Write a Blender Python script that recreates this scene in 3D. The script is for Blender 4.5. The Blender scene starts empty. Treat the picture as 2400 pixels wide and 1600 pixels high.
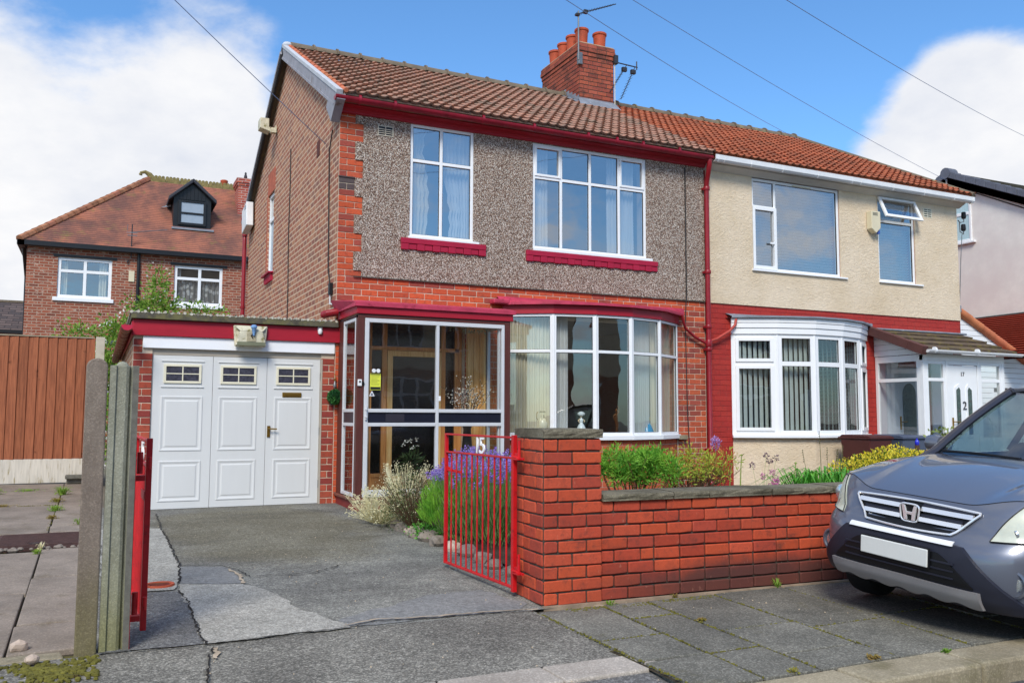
import bpy, math, random
from mathutils import Vector, Matrix, noise as mnoise
rnd = random.Random(11)
PI = math.pi
scene = bpy.context.scene
col = scene.collection

# ------------------------------------------------------------------ camera
cam_d = bpy.data.cameras.new("camera")
cam = bpy.data.objects.new("camera", cam_d)
col.objects.link(cam)
cam_d.sensor_width = 36.0
cam_d.lens = 30.66
cam_d.clip_start = 0.05
cam_d.clip_end = 2000
yaw, pitch, roll = math.radians(25.4), math.radians(4.8), math.radians(0.216)
F0 = Vector((math.sin(yaw), math.cos(yaw), 0)); R0 = Vector((math.cos(yaw), -math.sin(yaw), 0)); U0 = Vector((0, 0, 1))
FW = F0 * math.cos(pitch) + U0 * math.sin(pitch)
UP = U0 * math.cos(pitch) - F0 * math.sin(pitch)
RT = R0 * math.cos(roll) + UP * math.sin(roll)
UP = UP * math.cos(roll) - R0 * math.sin(roll)
CAM = Vector((-2.781, -11.249, 1.24))
m = Matrix((RT, UP, -FW)).transposed().to_4x4()
m.translation = CAM
cam.matrix_world = m
scene.camera = cam

# ------------------------------------------------------------------ sky and sun
SUN_EL, SUN_AZ = math.radians(43), math.radians(214)      # azimuth clockwise from +Y
world = bpy.data.worlds.new("World")
scene.world = world
world.use_nodes = True
wt = world.node_tree
wt.nodes.clear()
def wn(t, **kw):
    n = wt.nodes.new(t)
    for k, v in kw.items():
        setattr(n, k, v)
    return n
def wmath(op, a, b=None, clamp=False):
    n = wn('ShaderNodeMath', operation=op)
    n.use_clamp = clamp
    for i, v in enumerate((a, b)):
        if v is None: continue
        if isinstance(v, (int, float)): n.inputs[i].default_value = v
        else: wt.links.new(v, n.inputs[i])
    return n.outputs[0]
sky = wn('ShaderNodeTexSky')
sky.sky_type = 'NISHITA'
sky.sun_disc = False
sky.sun_elevation = SUN_EL
sky.sun_rotation = SUN_AZ
sky.air_density = 1.0
sky.dust_density = 0.5
sky.ozone_density = 3.2
tc = wn('ShaderNodeTexCoord')
D = tc.outputs['Generated']
sep = wn('ShaderNodeSeparateXYZ'); wt.links.new(D, sep.inputs[0])
# direction flattened towards the horizon, as a cloud layer is
zz = wmath('ADD', wmath('MAXIMUM', sep.outputs[2], 0.0), 0.32)
comb = wn('ShaderNodeCombineXYZ')
wt.links.new(wmath('DIVIDE', sep.outputs[0], zz), comb.inputs[0])
wt.links.new(wmath('DIVIDE', sep.outputs[1], zz), comb.inputs[1])
def wnoise(scale, detail, rough, vec, w=0.0, dist=0.0):
    n = wn('ShaderNodeTexNoise')
    n.noise_dimensions = '4D'
    n.inputs['Scale'].default_value = scale; n.inputs['Detail'].default_value = detail
    n.inputs['Roughness'].default_value = rough; n.inputs['W'].default_value = w
    n.inputs['Distortion'].default_value = dist
    wt.links.new(vec, n.inputs['Vector'])
    return n.outputs[0]
n1 = wnoise(1.55, 8, 0.56, comb.outputs[0], 3.1, 0.25)
n2 = wnoise(3.6, 6, 0.6, comb.outputs[0], 7.7)
n3 = wnoise(9.0, 6, 0.6, comb.outputs[0], 2.7)
acc = wmath('ADD', wmath('MULTIPLY', wmath('SUBTRACT', n1, 0.40), 1.1), wmath('MULTIPLY', wmath('SUBTRACT', n3, 0.5), 0.30))
# cloud banks: (direction x, y, z, tightness, weight)
BANKS = [(-0.04, 0.962, 0.271, 45, 0.14), (0.077, 0.942, 0.327, 70, 0.16), (-0.06, 0.98, 0.19, 45, 0.18), (0.096, 0.97, 0.222, 60, 0.15), (0.037, 0.988, 0.147, 60, 0.12), (0.126, 0.948, 0.29, 200, 0.09), (0.773, 0.587, 0.242, 160, 0.36), (0.801, 0.543, 0.252, 160, 0.24), (0.728, 0.642, 0.242, 240, 0.24), (0.766, 0.554, 0.327, 600, 0.34), (0.786, 0.533, 0.314, 600, 0.24), (0.739, 0.585, 0.333, 1200, 0.16), (0.774, 0.51, 0.375, 200, -0.34), (0.784, 0.551, 0.286, 1500, -0.12), (0.287, 0.876, 0.387, 900, 0.12), (0.389, 0.821, 0.418, 22, -0.32), (0.572, 0.729, 0.374, 30, -0.34), (0.688, 0.647, 0.328, 160, -0.16), (0.24, 0.879, 0.412, 80, -0.18), (-0.007, 0.915, 0.403, 220, -0.3), (-0.076, 0.924, 0.376, 300, -0.12), (0.141, 0.899, 0.414, 300, 0.08), (-0.037, 0.948, 0.317, 900, -0.14), (-0.009, 0.961, 0.275, 1200, -0.08), (0.42, -0.84, 0.34, 12, -0.16)]
for dx, dy, dz, k, wgt in BANKS:
    dp = wn('ShaderNodeVectorMath', operation='DOT_PRODUCT')
    nrm = wn('ShaderNodeVectorMath', operation='NORMALIZE'); wt.links.new(D, nrm.inputs[0])
    wt.links.new(nrm.outputs[0], dp.inputs[0]); dp.inputs[1].default_value = Vector((dx, dy, dz)).normalized()
    e = wmath('EXPONENT', wmath('MULTIPLY', wmath('SUBTRACT', dp.outputs['Value'], 1.0), k))
    acc = wmath('ADD', acc, wmath('MULTIPLY', e, wgt))
mask = wn('ShaderNodeMapRange', interpolation_type='SMOOTHSTEP')
wt.links.new(acc, mask.inputs[0])
mask.inputs[1].default_value = 0.0; mask.inputs[2].default_value = 0.24
shade = wn('ShaderNodeMapRange'); wt.links.new(n2, shade.inputs[0])
shade.inputs[1].default_value = 0.3; shade.inputs[2].default_value = 0.62
cl = wn('ShaderNodeMix', data_type='RGBA')
wt.links.new(shade.outputs[0], cl.inputs[0])
cl.inputs[6].default_value = (6.2, 6.5, 7.2, 1); cl.inputs[7].default_value = (8.0, 8.0, 8.1, 1)
gain = wn('ShaderNodeMix', data_type='RGBA', blend_type='MULTIPLY'); gain.inputs[0].default_value = 1
hs = wn('ShaderNodeHueSaturation'); hs.inputs['Saturation'].default_value = 1.04; wt.links.new(sky.outputs[0], hs.inputs['Color']); wt.links.new(hs.outputs[0], gain.inputs[6]); gain.inputs[7].default_value = (1.10, 1.50, 1.74, 1)
mixc = wn('ShaderNodeMix', data_type='RGBA')
wt.links.new(mask.outputs[0], mixc.inputs[0]); wt.links.new(gain.outputs[2], mixc.inputs[6]); wt.links.new(cl.outputs[2], mixc.inputs[7])
bg = wn('ShaderNodeBackground'); bg.inputs[1].default_value = 0.10
wt.links.new(mixc.outputs[2], bg.inputs[0])
wo = wn('ShaderNodeOutputWorld'); wt.links.new(bg.outputs[0], wo.inputs[0])

sun_d = bpy.data.lights.new("sun", 'SUN')
sun_d.energy = 2.8
sun_d.angle = math.radians(20)
sun_d.color = (1.0, 0.93, 0.82)
sun = bpy.data.objects.new("sun", sun_d)
col.objects.link(sun)
sd = Vector((math.sin(SUN_AZ) * math.cos(SUN_EL), math.cos(SUN_AZ) * math.cos(SUN_EL), math.sin(SUN_EL)))
sun.rotation_euler = sd.to_track_quat('Z', 'Y').to_euler()
sun.location = sd * 60
vs = scene.view_settings
vs.view_transform = 'Standard'; vs.look = 'None'; vs.gamma = 1.0; vs.exposure = 0.3
vs.use_curve_mapping = False
scene.cycles.max_bounces = 8
scene.cycles.transparent_max_bounces = 16
scene.cycles.caustics_reflective = False
scene.cycles.caustics_refractive = False

# ------------------------------------------------------------------ helpers
def lin(c):
    return tuple(((v / 255.0) / 12.92 if v <= 10.3 else ((v / 255.0 + 0.055) / 1.055) ** 2.4) for v in c)

def tag(o, label=None, cat=None, group=None, kind=None):
    if label: o["label"] = label
    if cat: o["category"] = cat
    if group: o["group"] = group
    if kind: o["kind"] = kind
    return o

def empty(name, loc=(0, 0, 0), rz=0, label=None, cat=None, group=None):
    o = bpy.data.objects.new(name, None)
    col.objects.link(o)
    o.location = loc; o.rotation_euler = (0, 0, rz); o.empty_display_size = 0.1
    return tag(o, label, cat, group)

class MB:
    def __init__(s):
        s.v = []; s.f = []; s.m = []
    def add(s, vs, fs, m=0):
        b = len(s.v)
        s.v += [tuple(p) for p in vs]
        for f in fs:
            s.f.append(tuple(b + i for i in f)); s.m.append(m)
        return s
    def box(s, x0, x1, y0, y1, z0, z1, m=0):
        if x0 > x1: x0, x1 = x1, x0
        if y0 > y1: y0, y1 = y1, y0
        if z0 > z1: z0, z1 = z1, z0
        vs = [(x0, y0, z0), (x1, y0, z0), (x1, y1, z0), (x0, y1, z0), (x0, y0, z1), (x1, y0, z1), (x1, y1, z1), (x0, y1, z1)]
        return s.add(vs, [(0, 3, 2, 1), (4, 5, 6, 7), (0, 1, 5, 4), (1, 2, 6, 5), (2, 3, 7, 6), (3, 0, 4, 7)], m)
    def bar(s, a, b, w, h, m=0, up=(0, 0, 1)):
        a = Vector(a); b = Vector(b); d = (b - a).normalized(); u = Vector(up)
        sd_ = d.cross(u)
        if sd_.length < 1e-4: sd_ = d.cross(Vector((1, 0, 0)))
        sd_.normalize(); u = sd_.cross(d).normalized()
        vs = [p + sd_ * (i * w / 2) + u * (j * h / 2) for p in (a, b) for i, j in ((-1, -1), (1, -1), (1, 1), (-1, 1))]
        return s.add(vs, [(0, 3, 2, 1), (4, 5, 6, 7), (0, 1, 5, 4), (1, 2, 6, 5), (2, 3, 7, 6), (3, 0, 4, 7)], m)
    def ext(s, pts, vec, m=0, cap=True):
        n = len(pts); v = Vector(vec)
        vs = [Vector(p) for p in pts] + [Vector(p) + v for p in pts]
        fs = [(i, (i + 1) % n, n + (i + 1) % n, n + i) for i in range(n)]
        if cap: fs += [tuple(reversed(range(n))), tuple(range(n, 2 * n))]
        return s.add(vs, fs, m)
    def tube(s, pts, r, n=8, m=0, cap=True):
        pts = [Vector(p) for p in pts]; k = len(pts)
        rs = r if isinstance(r, (list, tuple)) else [r] * k
        vs = []; prev = None
        for i, p in enumerate(pts):
            d = (pts[min(i + 1, k - 1)] - pts[max(i - 1, 0)]).normalized()
            if prev is None:
                a = d.cross(Vector((0, 0, 1)))
                if a.length < 1e-3: a = d.cross(Vector((1, 0, 0)))
            else:
                a = prev - d * prev.dot(d)
            a.normalize(); prev = a; b = d.cross(a)
            for j in range(n):
                t = 2 * PI * j / n
                vs.append(p + (a * math.cos(t) + b * math.sin(t)) * rs[i])
        fs = [(i * n + j, i * n + (j + 1) % n, (i + 1) * n + (j + 1) % n, (i + 1) * n + j) for i in range(k - 1) for j in range(n)]
        if cap: fs += [tuple(reversed(range(n))), tuple((k - 1) * n + j for j in range(n))]
        return s.add(vs, fs, m)
    def lathe(s, prof, c, n=16, m=0, axis='z'):
        vs = []
        for r, z in prof:
            for j in range(n):
                t = 2 * PI * j / n
                if axis == 'z': vs.append((c[0] + r * math.cos(t), c[1] + r * math.sin(t), c[2] + z))
                elif axis == 'y': vs.append((c[0] + r * math.cos(t), c[1] + z, c[2] + r * math.sin(t)))
                else: vs.append((c[0] + z, c[1] + r * math.cos(t), c[2] + r * math.sin(t)))
        k = len(prof)
        fs = [(i * n + j, i * n + (j + 1) % n, (i + 1) * n + (j + 1) % n, (i + 1) * n + j) for i in range(k - 1) for j in range(n)]
        fs += [tuple(reversed(range(n))), tuple((k - 1) * n + j for j in range(n))]
        return s.add(vs, fs, m)
    def grid(s, fn, nu, nv, m=0):
        vs = [fn(i / nu, j / nv) for j in range(nv + 1) for i in range(nu + 1)]
        fs = [(j * (nu + 1) + i, j * (nu + 1) + i + 1, (j + 1) * (nu + 1) + i + 1, (j + 1) * (nu + 1) + i) for j in range(nv) for i in range(nu)]
        return s.add(vs, fs, m)
    def quad(s, a, b, c, d, m=0):
        return s.add([a, b, c, d], [(0, 1, 2, 3)], m)
    def mesh(s, name, mats):
        me = bpy.data.meshes.new(name)
        me.from_pydata(s.v, [], s.f)
        if not isinstance(mats, (list, tuple)): mats = [mats]
        for x in mats: me.materials.append(x)
        if len(mats) > 1: me.polygons.foreach_set('material_index', s.m)
        me.update()
        return me
    def build(s, name, mats, parent=None, smooth=False, bevel=0, loc=None, fix=False):
        me = s.mesh(name, mats)
        if fix:
            import bmesh
            bm = bmesh.new(); bm.from_mesh(me); bmesh.ops.recalc_face_normals(bm, faces=bm.faces); bm.to_mesh(me); bm.free()
        if smooth:
            me.shade_smooth()
            try: me.set_sharp_from_angle(angle=math.radians(38))
            except Exception: pass
        o = bpy.data.objects.new(name, me)
        col.objects.link(o)
        if parent: o.parent = parent
        if loc: o.location = loc
        if bevel:
            b = o.modifiers.new('bevel', 'BEVEL'); b.width = bevel; b.segments = 2; b.limit_method = 'ANGLE'; b.angle_limit = math.radians(40)
        return o

def link(name, me, parent, loc=(0, 0, 0), rot=(0, 0, 0), scale=None):
    o = bpy.data.objects.new(name, me)
    col.objects.link(o)
    if parent: o.parent = parent
    o.location = loc; o.rotation_euler = rot
    if scale: o.scale = scale
    return o

# ------------------------------------------------------------------ materials
class NT:
    def __init__(s, name):
        s.mat = bpy.data.materials.new(name); s.mat.use_nodes = True
        s.t = s.mat.node_tree; s.t.nodes.clear()
        s.out = s.t.nodes.new('ShaderNodeOutputMaterial')
        s.pos = s.n('ShaderNodeNewGeometry').outputs['Position']
    def n(s, t, **kw):
        x = s.t.nodes.new(t)
        for k, v in kw.items(): setattr(x, k, v)
        return x
    def put(s, sock, v):
        if v is None: return
        if hasattr(v, 'is_output'): s.t.links.new(v, sock)
        elif isinstance(v, (tuple, list)): sock.default_value = (*v[:3], 1) if len(sock.default_value) == 4 else v
        else: sock.default_value = v
    def noise(s, scale, detail=4, rough=.5, vec=None, w=0.0, dist=0, st=None):
        x = s.n('ShaderNodeTexNoise'); x.noise_dimensions = '4D'
        x.inputs['Scale'].default_value = scale; x.inputs['Detail'].default_value = detail
        x.inputs['Roughness'].default_value = rough; x.inputs['Distortion'].default_value = dist
        s.put(x.inputs['W'], w)
        v = vec or s.pos
        if st: v = s.vmul(v, st)
        s.put(x.inputs['Vector'], v)
        return x.outputs[0]
    def vmul(s, v, k):
        x = s.n('ShaderNodeVectorMath', operation='MULTIPLY'); s.put(x.inputs[0], v); x.inputs[1].default_value = k
        return x.outputs[0]
    def math(s, op, a, b=None, c=None, clamp=False):
        x = s.n('ShaderNodeMath', operation=op); x.use_clamp = clamp
        s.put(x.inputs[0], a); s.put(x.inputs[1], b)
        if c is not None: s.put(x.inputs[2], c)
        return x.outputs[0]
    def ramp(s, f, a, b, smooth=True):
        x = s.n('ShaderNodeMapRange', interpolation_type='SMOOTHSTEP' if smooth else 'LINEAR')
        s.put(x.inputs[0], f); x.inputs[1].default_value = a; x.inputs[2].default_value = b
        return x.outputs[0]
    def mix(s, f, a, b, mode='MIX'):
        x = s.n('ShaderNodeMix', data_type='RGBA', blend_type=mode)
        s.put(x.inputs[0], f); s.put(x.inputs[6], a); s.put(x.inputs[7], b)
        return x.outputs[2]
    def rand(s):
        return s.n('ShaderNodeObjectInfo').outputs['Random']
    def hsv(s, c, h=0.5, sa=1.0, v=1.0):
        x = s.n('ShaderNodeHueSaturation'); s.put(x.inputs['Color'], c)
        s.put(x.inputs['Hue'], h); s.put(x.inputs['Saturation'], sa); s.put(x.inputs['Value'], v)
        return x.outputs[0]
    def colramp(s, f, stops, const=False):
        x = s.n('ShaderNodeValToRGB'); s.put(x.inputs[0], f)
        cr = x.color_ramp
        if const: cr.interpolation = 'CONSTANT'
        while len(cr.elements) < len(stops): cr.elements.new(0.5)
        for e, (p, c) in zip(cr.elements, stops): e.position = p; e.color = (*c[:3], 1)
        return x.outputs[0]
    def bump(s, h, strength=.5, dist=.01, normal=None):
        x = s.n('ShaderNodeBump'); x.inputs['Strength'].default_value = strength; x.inputs['Distance'].default_value = dist
        s.put(x.inputs['Height'], h)
        if normal is not None: s.put(x.inputs['Normal'], normal)
        return x.outputs[0]
    def bsdf(s, base, rough=.7, normal=None, spec=.4, metal=0, coat=0, **kw):
        x = s.n('ShaderNodeBsdfPrincipled')
        s.put(x.inputs['Base Color'], base); s.put(x.inputs['Roughness'], rough); s.put(x.inputs['Metallic'], metal)
        s.put(x.inputs['Specular IOR Level'], spec); s.put(x.inputs['Coat Weight'], coat)
        if normal is not None: s.put(x.inputs['Normal'], normal)
        for k, v in kw.items(): s.put(x.inputs[k.replace('_', ' ')], v)
        s.t.links.new(x.outputs[0], s.out.inputs[0])
        return x
    def done(s): return s.mat

def M(name, c, rough=.7, var=.10, scale=5, fine=0.06, fscale=90, bump=0, bscale=80, bdist=.003, spec=.35, rand=0, metal=0, coat=0, blot=None, bthr=(.55, .7), bls=3, st=None, srgb=True):
    """painted / plain surface: colour with slow and fine variation, optional blotches of a second colour and fine relief"""
    if srgb: c = lin(c)
    t = NT(name)
    a = tuple(v * (1 - var) for v in c); b = tuple(min(1, v * (1 + var)) for v in c)
    k = t.mix(t.ramp(t.noise(scale, 5, .6, st=st), .3, .7), a, b)
    if fine:
        g = t.noise(fscale, 3, .6)
        k = t.hsv(k, v=t.math('MULTIPLY_ADD', g, fine * 2, 1 - fine))
    if blot:
        bc = lin(blot) if srgb else blot
        k = t.mix(t.ramp(t.noise(bls, 7, .65, w=4.0, st=st), *bthr), k, bc)
    if rand:
        r = t.rand()
        k = t.hsv(k, h=t.math('MULTIPLY_ADD', r, rand * .05, .5 - rand * .025), v=t.math('MULTIPLY_ADD', t.math('FRACT', t.math('MULTIPLY', r, 17.3)), rand, 1 - rand * .5))
    nm = None
    if bump: nm = t.bump(t.noise(bscale, 5, .65, st=st), bump, bdist)
    t.bsdf(k, rough, nm, spec, metal, coat)
    return t.done()

def brick_mat(name, cols, rand=.35, soot=None, st_=(.5, .72), eff=0, rough=.85, seed=0, zsoot=None):
    """one brick: its own tint by object, mottling, soot or efflorescence by place"""
    t = NT(name)
    r = t.rand()
    n = len(cols)
    base = t.colramp(r, [(i / n, lin(c)) for i, c in enumerate(cols)], const=True)
    base = t.hsv(base, v=t.math('MULTIPLY_ADD', t.math('FRACT', t.math('MULTIPLY', r, 31.7)), rand, 1 - rand / 2))
    base = t.hsv(base, v=t.math('MULTIPLY_ADD', t.noise(38, 5, .65, w=seed), .5, .75))
    base = t.hsv(base, v=t.math('MULTIPLY_ADD', t.noise(220, 3, .6), .4, .8))
    if soot:
        f = t.ramp(t.noise(2.6, 8, .72, w=seed + 2.0, st=(1, 1, 1.7)), *st_)
        if zsoot:
            z = t.n('ShaderNodeSeparateXYZ'); t.put(z.inputs[0], t.pos)
            lo = t.math('SUBTRACT', 1.0, t.ramp(t.math('ADD', z.outputs[2], t.math('MULTIPLY', t.math('SUBTRACT', t.noise(3.4, 5, .6, w=9.0), .5), .36)), zsoot[0], zsoot[1]))
            x1 = t.ramp(z.outputs[0], zsoot[2], zsoot[3])
            f = t.math('MAXIMUM', f, t.math('MULTIPLY', lo, x1), clamp=True)
        base = t.mix(t.math('MULTIPLY', f, .86), base, lin(soot))
    base = t.mix(t.math('MULTIPLY', t.ramp(t.noise(14, 7, .78, w=seed + 7.0), .50, .68), .55), base, lin((84, 56, 50)))
    base = t.mix(t.math('MULTIPLY', t.ramp(t.noise(30, 5, .7, w=seed + 3.0, st=(1, 1, .5)), .60, .72), .28), base, lin((206, 150, 126)))
    if eff:
        f = t.ramp(t.noise(9, 8, .75, w=5.5, st=(1, 1, .6)), .66, .80)
        base = t.mix(t.math('MULTIPLY', f, eff), base, lin((196, 172, 168)))
    nm = t.bump(t.noise(120, 6, .7), .45, .004)
    t.bsdf(base, rough, nm, .25)
    return t.done()

def glass_mat(name, base=.14, tint=(.93, .96, .96), grazing=.85):
    t = NT(name)
    lw = t.n('ShaderNodeLayerWeight'); lw.inputs[0].default_value = .5
    fac = t.math('MULTIPLY_ADD', t.math('POWER', lw.outputs['Facing'], 3.5), grazing, base, clamp=True)
    tr = t.n('ShaderNodeBsdfTransparent'); tr.inputs[0].default_value = (*tint, 1)
    gl = t.n('ShaderNodeBsdfGlossy'); gl.inputs['Roughness'].default_value = 0.0
    t.put(gl.inputs['Normal'], t.bump(t.noise(1.7, 2, .5), .12, .02))
    mx = t.n('ShaderNodeMixShader'); t.put(mx.inputs[0], fac)
    t.t.links.new(tr.outputs[0], mx.inputs[1]); t.t.links.new(gl.outputs[0], mx.inputs[2])
    t.t.links.new(mx.outputs[0], t.out.inputs[0])
    return t.done()

def leaf_mat(name, c1, c2, trans=.25, rough=.55, spec=.3):
    t = NT(name)
    k = t.mix(t.ramp(t.noise(7, 3, .6), .35, .65), lin(c1), lin(c2))
    k = t.hsv(k, v=t.math('MULTIPLY_ADD', t.noise(60, 2, .5), .8, .6))
    p = t.n('ShaderNodeBsdfPrincipled'); t.put(p.inputs['Base Color'], k); p.inputs['Roughness'].default_value = rough
    p.inputs['Specular IOR Level'].default_value = spec
    tl = t.n('ShaderNodeBsdfTranslucent'); t.put(tl.inputs[0], k)
    mx = t.n('ShaderNodeMixShader'); mx.inputs[0].default_value = trans
    t.t.links.new(p.outputs[0], mx.inputs[1]); t.t.links.new(tl.outputs[0], mx.inputs[2]); t.t.links.new(mx.outputs[0], t.out.inputs[0])
    return t.done()

def course_mat(name, axes, cols, mortar, bw, rh, ms, rough=.85, bstr=.7, off=.5, nvar=.35, white=0):
    """far or grazing brickwork: bond laid out on real wall coordinates (axes = which world axes run along and up)"""
    t = NT(name)
    sp = t.n('ShaderNodeSeparateXYZ'); t.put(sp.inputs[0], t.pos)
    cb = t.n('ShaderNodeCombineXYZ'); t.put(cb.inputs[0], sp.outputs[axes[0]]); t.put(cb.inputs[1], sp.outputs[axes[1]])
    b = t.n('ShaderNodeTexBrick'); t.put(b.inputs['Vector'], cb.outputs[0])
    b.offset = off
    b.inputs['Scale'].default_value = 1.0
    b.inputs['Color1'].default_value = (0, 0, 0, 1); b.inputs['Color2'].default_value = (1, 1, 1, 1); b.inputs['Mortar'].default_value = (.5, .5, .5, 1)
    b.inputs['Mortar Size'].default_value = ms; b.inputs['Mortar Smooth'].default_value = .15
    b.inputs['Brick Width'].default_value = bw; b.inputs['Row Height'].default_value = rh; b.inputs['Bias'].default_value = 0
    n = len(cols)
    ra = t.math('FRACT', t.math('ADD', b.outputs['Color'], t.math('MULTIPLY', t.noise(1.3, 2, .5), .5)))
    base = t.colramp(ra, [(i / n, lin(c)) for i, c in enumerate(cols)])
    base = t.hsv(base, v=t.math('MULTIPLY_ADD', t.noise(14, 6, .7), nvar * 2, 1 - nvar))
    if white:
        base = t.mix(t.math('MULTIPLY', t.ramp(t.noise(6.5, 7, .85, w=1.7, st=(.7, .7, 1.6)), .55, .62), white), base, lin((206, 186, 168)))
    base = t.mix(b.outputs['Fac'], base, lin(mortar))
    h = t.math('SUBTRACT', 1.0, b.outputs['Fac'])
    nm = t.bump(t.math('ADD', h, t.math('MULTIPLY', t.noise(60, 4, .6), .3)), bstr, .008)
    t.bsdf(base, rough, nm, .25)
    return t.done()

# --- palette
m_upvc = M('white_upvc', (236, 238, 240), .35, .02, fine=.01, spec=.5)
m_upvc_old = M('white_metal_frame', (226, 228, 230), .4, .05, fine=.02, spec=.5)
m_cream_frame = M('cream_frame', (226, 220, 196), .45, .04, fine=.02)
m_door = M('garage_white_paint', (212, 213, 212), .45, .02, fine=.015, bump=.06, bscale=150, st=(1, 1, .15))
m_lintel = M('white_painted_concrete', (238, 240, 244), .6, .02, bump=.2)
m_red = M('crimson_gloss_paint', (146, 26, 46), .42, .18, fine=.03, spec=.5, blot=(104, 18, 34), bls=5, bthr=(.48, .75))
m_fascia = M('crimson_fascia_board', (164, 24, 44), .5, .07, fine=.04, spec=.4, blot=(140, 20, 38), bthr=(.5, .8), st=(.5, 1, 2))
m_lead_red = M('pink_faded_lead', (182, 58, 84), .6, .2, blot=(140, 34, 56), bls=9, bump=.3, bscale=30)
m_sill_red = M('crimson_sill_paint', (164, 26, 58), .5, .08, bump=.2)
m_gate = M('gate_red_paint', (192, 18, 26), .45, .14, fine=.08, blot=(138, 20, 22), bls=16, bthr=(.50, .72), spec=.5)
m_pipe = M('maroon_pipe_paint', (140, 22, 34), .38, .12, spec=.5, blot=(96, 20, 26), bls=10, bthr=(.56, .8))
m_gutbrown = M('worn_brown_red_gutter', (110, 36, 30), .5, .25, blot=(126, 74, 40), bls=12, bthr=(.45, .6))
m_black = M('black_gloss', (26, 27, 30), .4, .1)
m_blackrub = M('black_rubber', (24, 24, 25), .8, .1)
m_lead = M('grey_lead', (128, 134, 144), .6, .18, bump=.3, bscale=40, blot=(168, 172, 178), bls=8)
m_mortar = M('pale_mortar', (184, 150, 122), .95, .15, fine=.15, bump=.4, bscale=150)
m_mortar_dk = M('dark_mortar', (70, 64, 58), .95, .25, fine=.25, bump=.6, bscale=120, blot=(150, 142, 130), bls=20, bthr=(.60, .72))
m_mortar_white = M('light_pointing', (196, 178, 158), .95, .1, fine=.1, bump=.3, bscale=150)
m_bargeboard = M('weathered_grey_bargeboard', (150, 150, 158), .75, .12, blot=(118, 108, 104), bls=6, bthr=(.56, .7), bump=.3, bscale=40)
m_verge = M('white_verge_mortar', (186, 190, 196), .85, .08, bump=.5, bscale=50, blot=(150, 150, 150), bls=9, bthr=(.6, .75))
m_dark = M('dark_interior', (42, 40, 38), .9, .1)
m_room = M('room_wall', (150, 140, 124), .9, .06)
m_floor = M('room_floor', (96, 84, 72), .9, .1)
m_brown_frame = M('brown_stained_frame', (88, 46, 40), .5, .15, st=(6, 6, .4), scale=14, spec=.4)
m_alu = M('silver_aluminium', (206, 208, 212), .35, .04, spec=.6)
m_chrome = M('chrome', (238, 239, 240), .18, .02, fine=0, metal=.55, spec=.9)
m_brass = M('aged_brass', (150, 116, 48), .35, .15, metal=.8)
m_steel = M('galvanised_steel', (120, 124, 126), .45, .15, metal=.6)
m_aerial = M('aerial_metal', (62, 62, 66), .5, .1, metal=.4)
m_cable = M('cable_black', (48, 46, 48), .6, .05)
m_wire = M('overhead_wire_grey', (130, 150, 186), .6, .05)
m_potclay = M('terracotta_pot', (176, 78, 48), .7, .12, blot=(120, 60, 44), bls=9, bump=.15)

def wood(name, c1, c2, st=(9, 9, .6), knots=True, rough=.5, spec=.35, scale=6):
    t = NT(name)
    a = t.noise(scale, 6, .6, st=st, dist=.6)
    k = t.mix(t.ramp(a, .3, .7), lin(c1), lin(c2))
    if knots:
        k = t.mix(t.math('MULTIPLY', t.ramp(t.noise(7, 2, .5, w=3.3, st=(1, 1, .7)), .70, .78), .8), k, lin(tuple(v * .35 for v in c1)))
    k = t.hsv(k, v=t.math('MULTIPLY_ADD', t.rand(), .24, .88))
    t.bsdf(k, rough, t.bump(a, .15, .003), spec)
    return t.done()
m_pine = wood('varnished_pine', (222, 168, 100), (244, 204, 140), spec=.5, rough=.35)
m_oak = wood('varnished_door_wood', (196, 128, 72), (222, 160, 96), spec=.5, rough=.35, knots=False)
m_fence = wood('rust_stained_fence_board', (128, 76, 54), (164, 100, 70), st=(7, 7, .5), rough=.8, spec=.2)

# pebble dash: small stones of mixed colour standing out of dark render
def pebble():
    t = NT('pebble_dash')
    v = t.n('ShaderNodeTexVoronoi'); v.feature = 'F1'; t.put(v.inputs['Vector'], t.pos); v.inputs['Scale'].default_value = 92
    v.inputs['Randomness'].default_value = 1
    sc = t.n('ShaderNodeSeparateColor'); t.put(sc.inputs[0], v.outputs['Color'])
    k = t.colramp(sc.outputs[0], [(0, lin((108, 80, 68))), (.2, lin((152, 124, 108))), (.42, lin((176, 154, 136))), (.62, lin((206, 192, 178))), (.82, lin((236, 228, 216)))], const=True)
    gap = t.ramp(v.outputs['Distance'], .50, .74)
    k = t.mix(gap, k, lin((84, 68, 58)))
    k = t.mix(.08, k, lin((182, 166, 150)))
    k = t.hsv(k, v=t.math('MULTIPLY_ADD', t.noise(2.2, 6, .7, st=(1.6, 1, .35)), .50, .76))
    h = t.math('SUBTRACT', 1.0, v.outputs['Distance'])
    t.bsdf(k, .8, t.bump(h, .9, .012), .3)
    return t.done()
m_pebble = pebble()

def cream_render(name, c, c2, amp=1.0, dist=.012):
    t = NT(name)
    a = t.noise(17, 6, .68, dist=1.1, st=(1, 1, 1.5)); b = t.noise(60, 4, .6)
    h = t.math('ADD', a, t.math('MULTIPLY', b, .35))
    k = t.mix(t.ramp(t.noise(1.1, 6, .65), .35, .7), lin(c), lin(c2))
    k = t.hsv(k, v=t.math('MULTIPLY_ADD', a, .44, .79))
    t.bsdf(k, .85, t.bump(h, amp, dist), .25)
    return t.done()
m_cream = cream_render('cream_roughcast', (228, 210, 184), (216, 196, 166), 1.0, .022)
m_greyrend = M('grey_smooth_render', (228, 224, 218), .85, .05, fine=.03, blot=(220, 212, 208), bls=1.1, bthr=(.40, .70), bump=.2, bscale=60)

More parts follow.
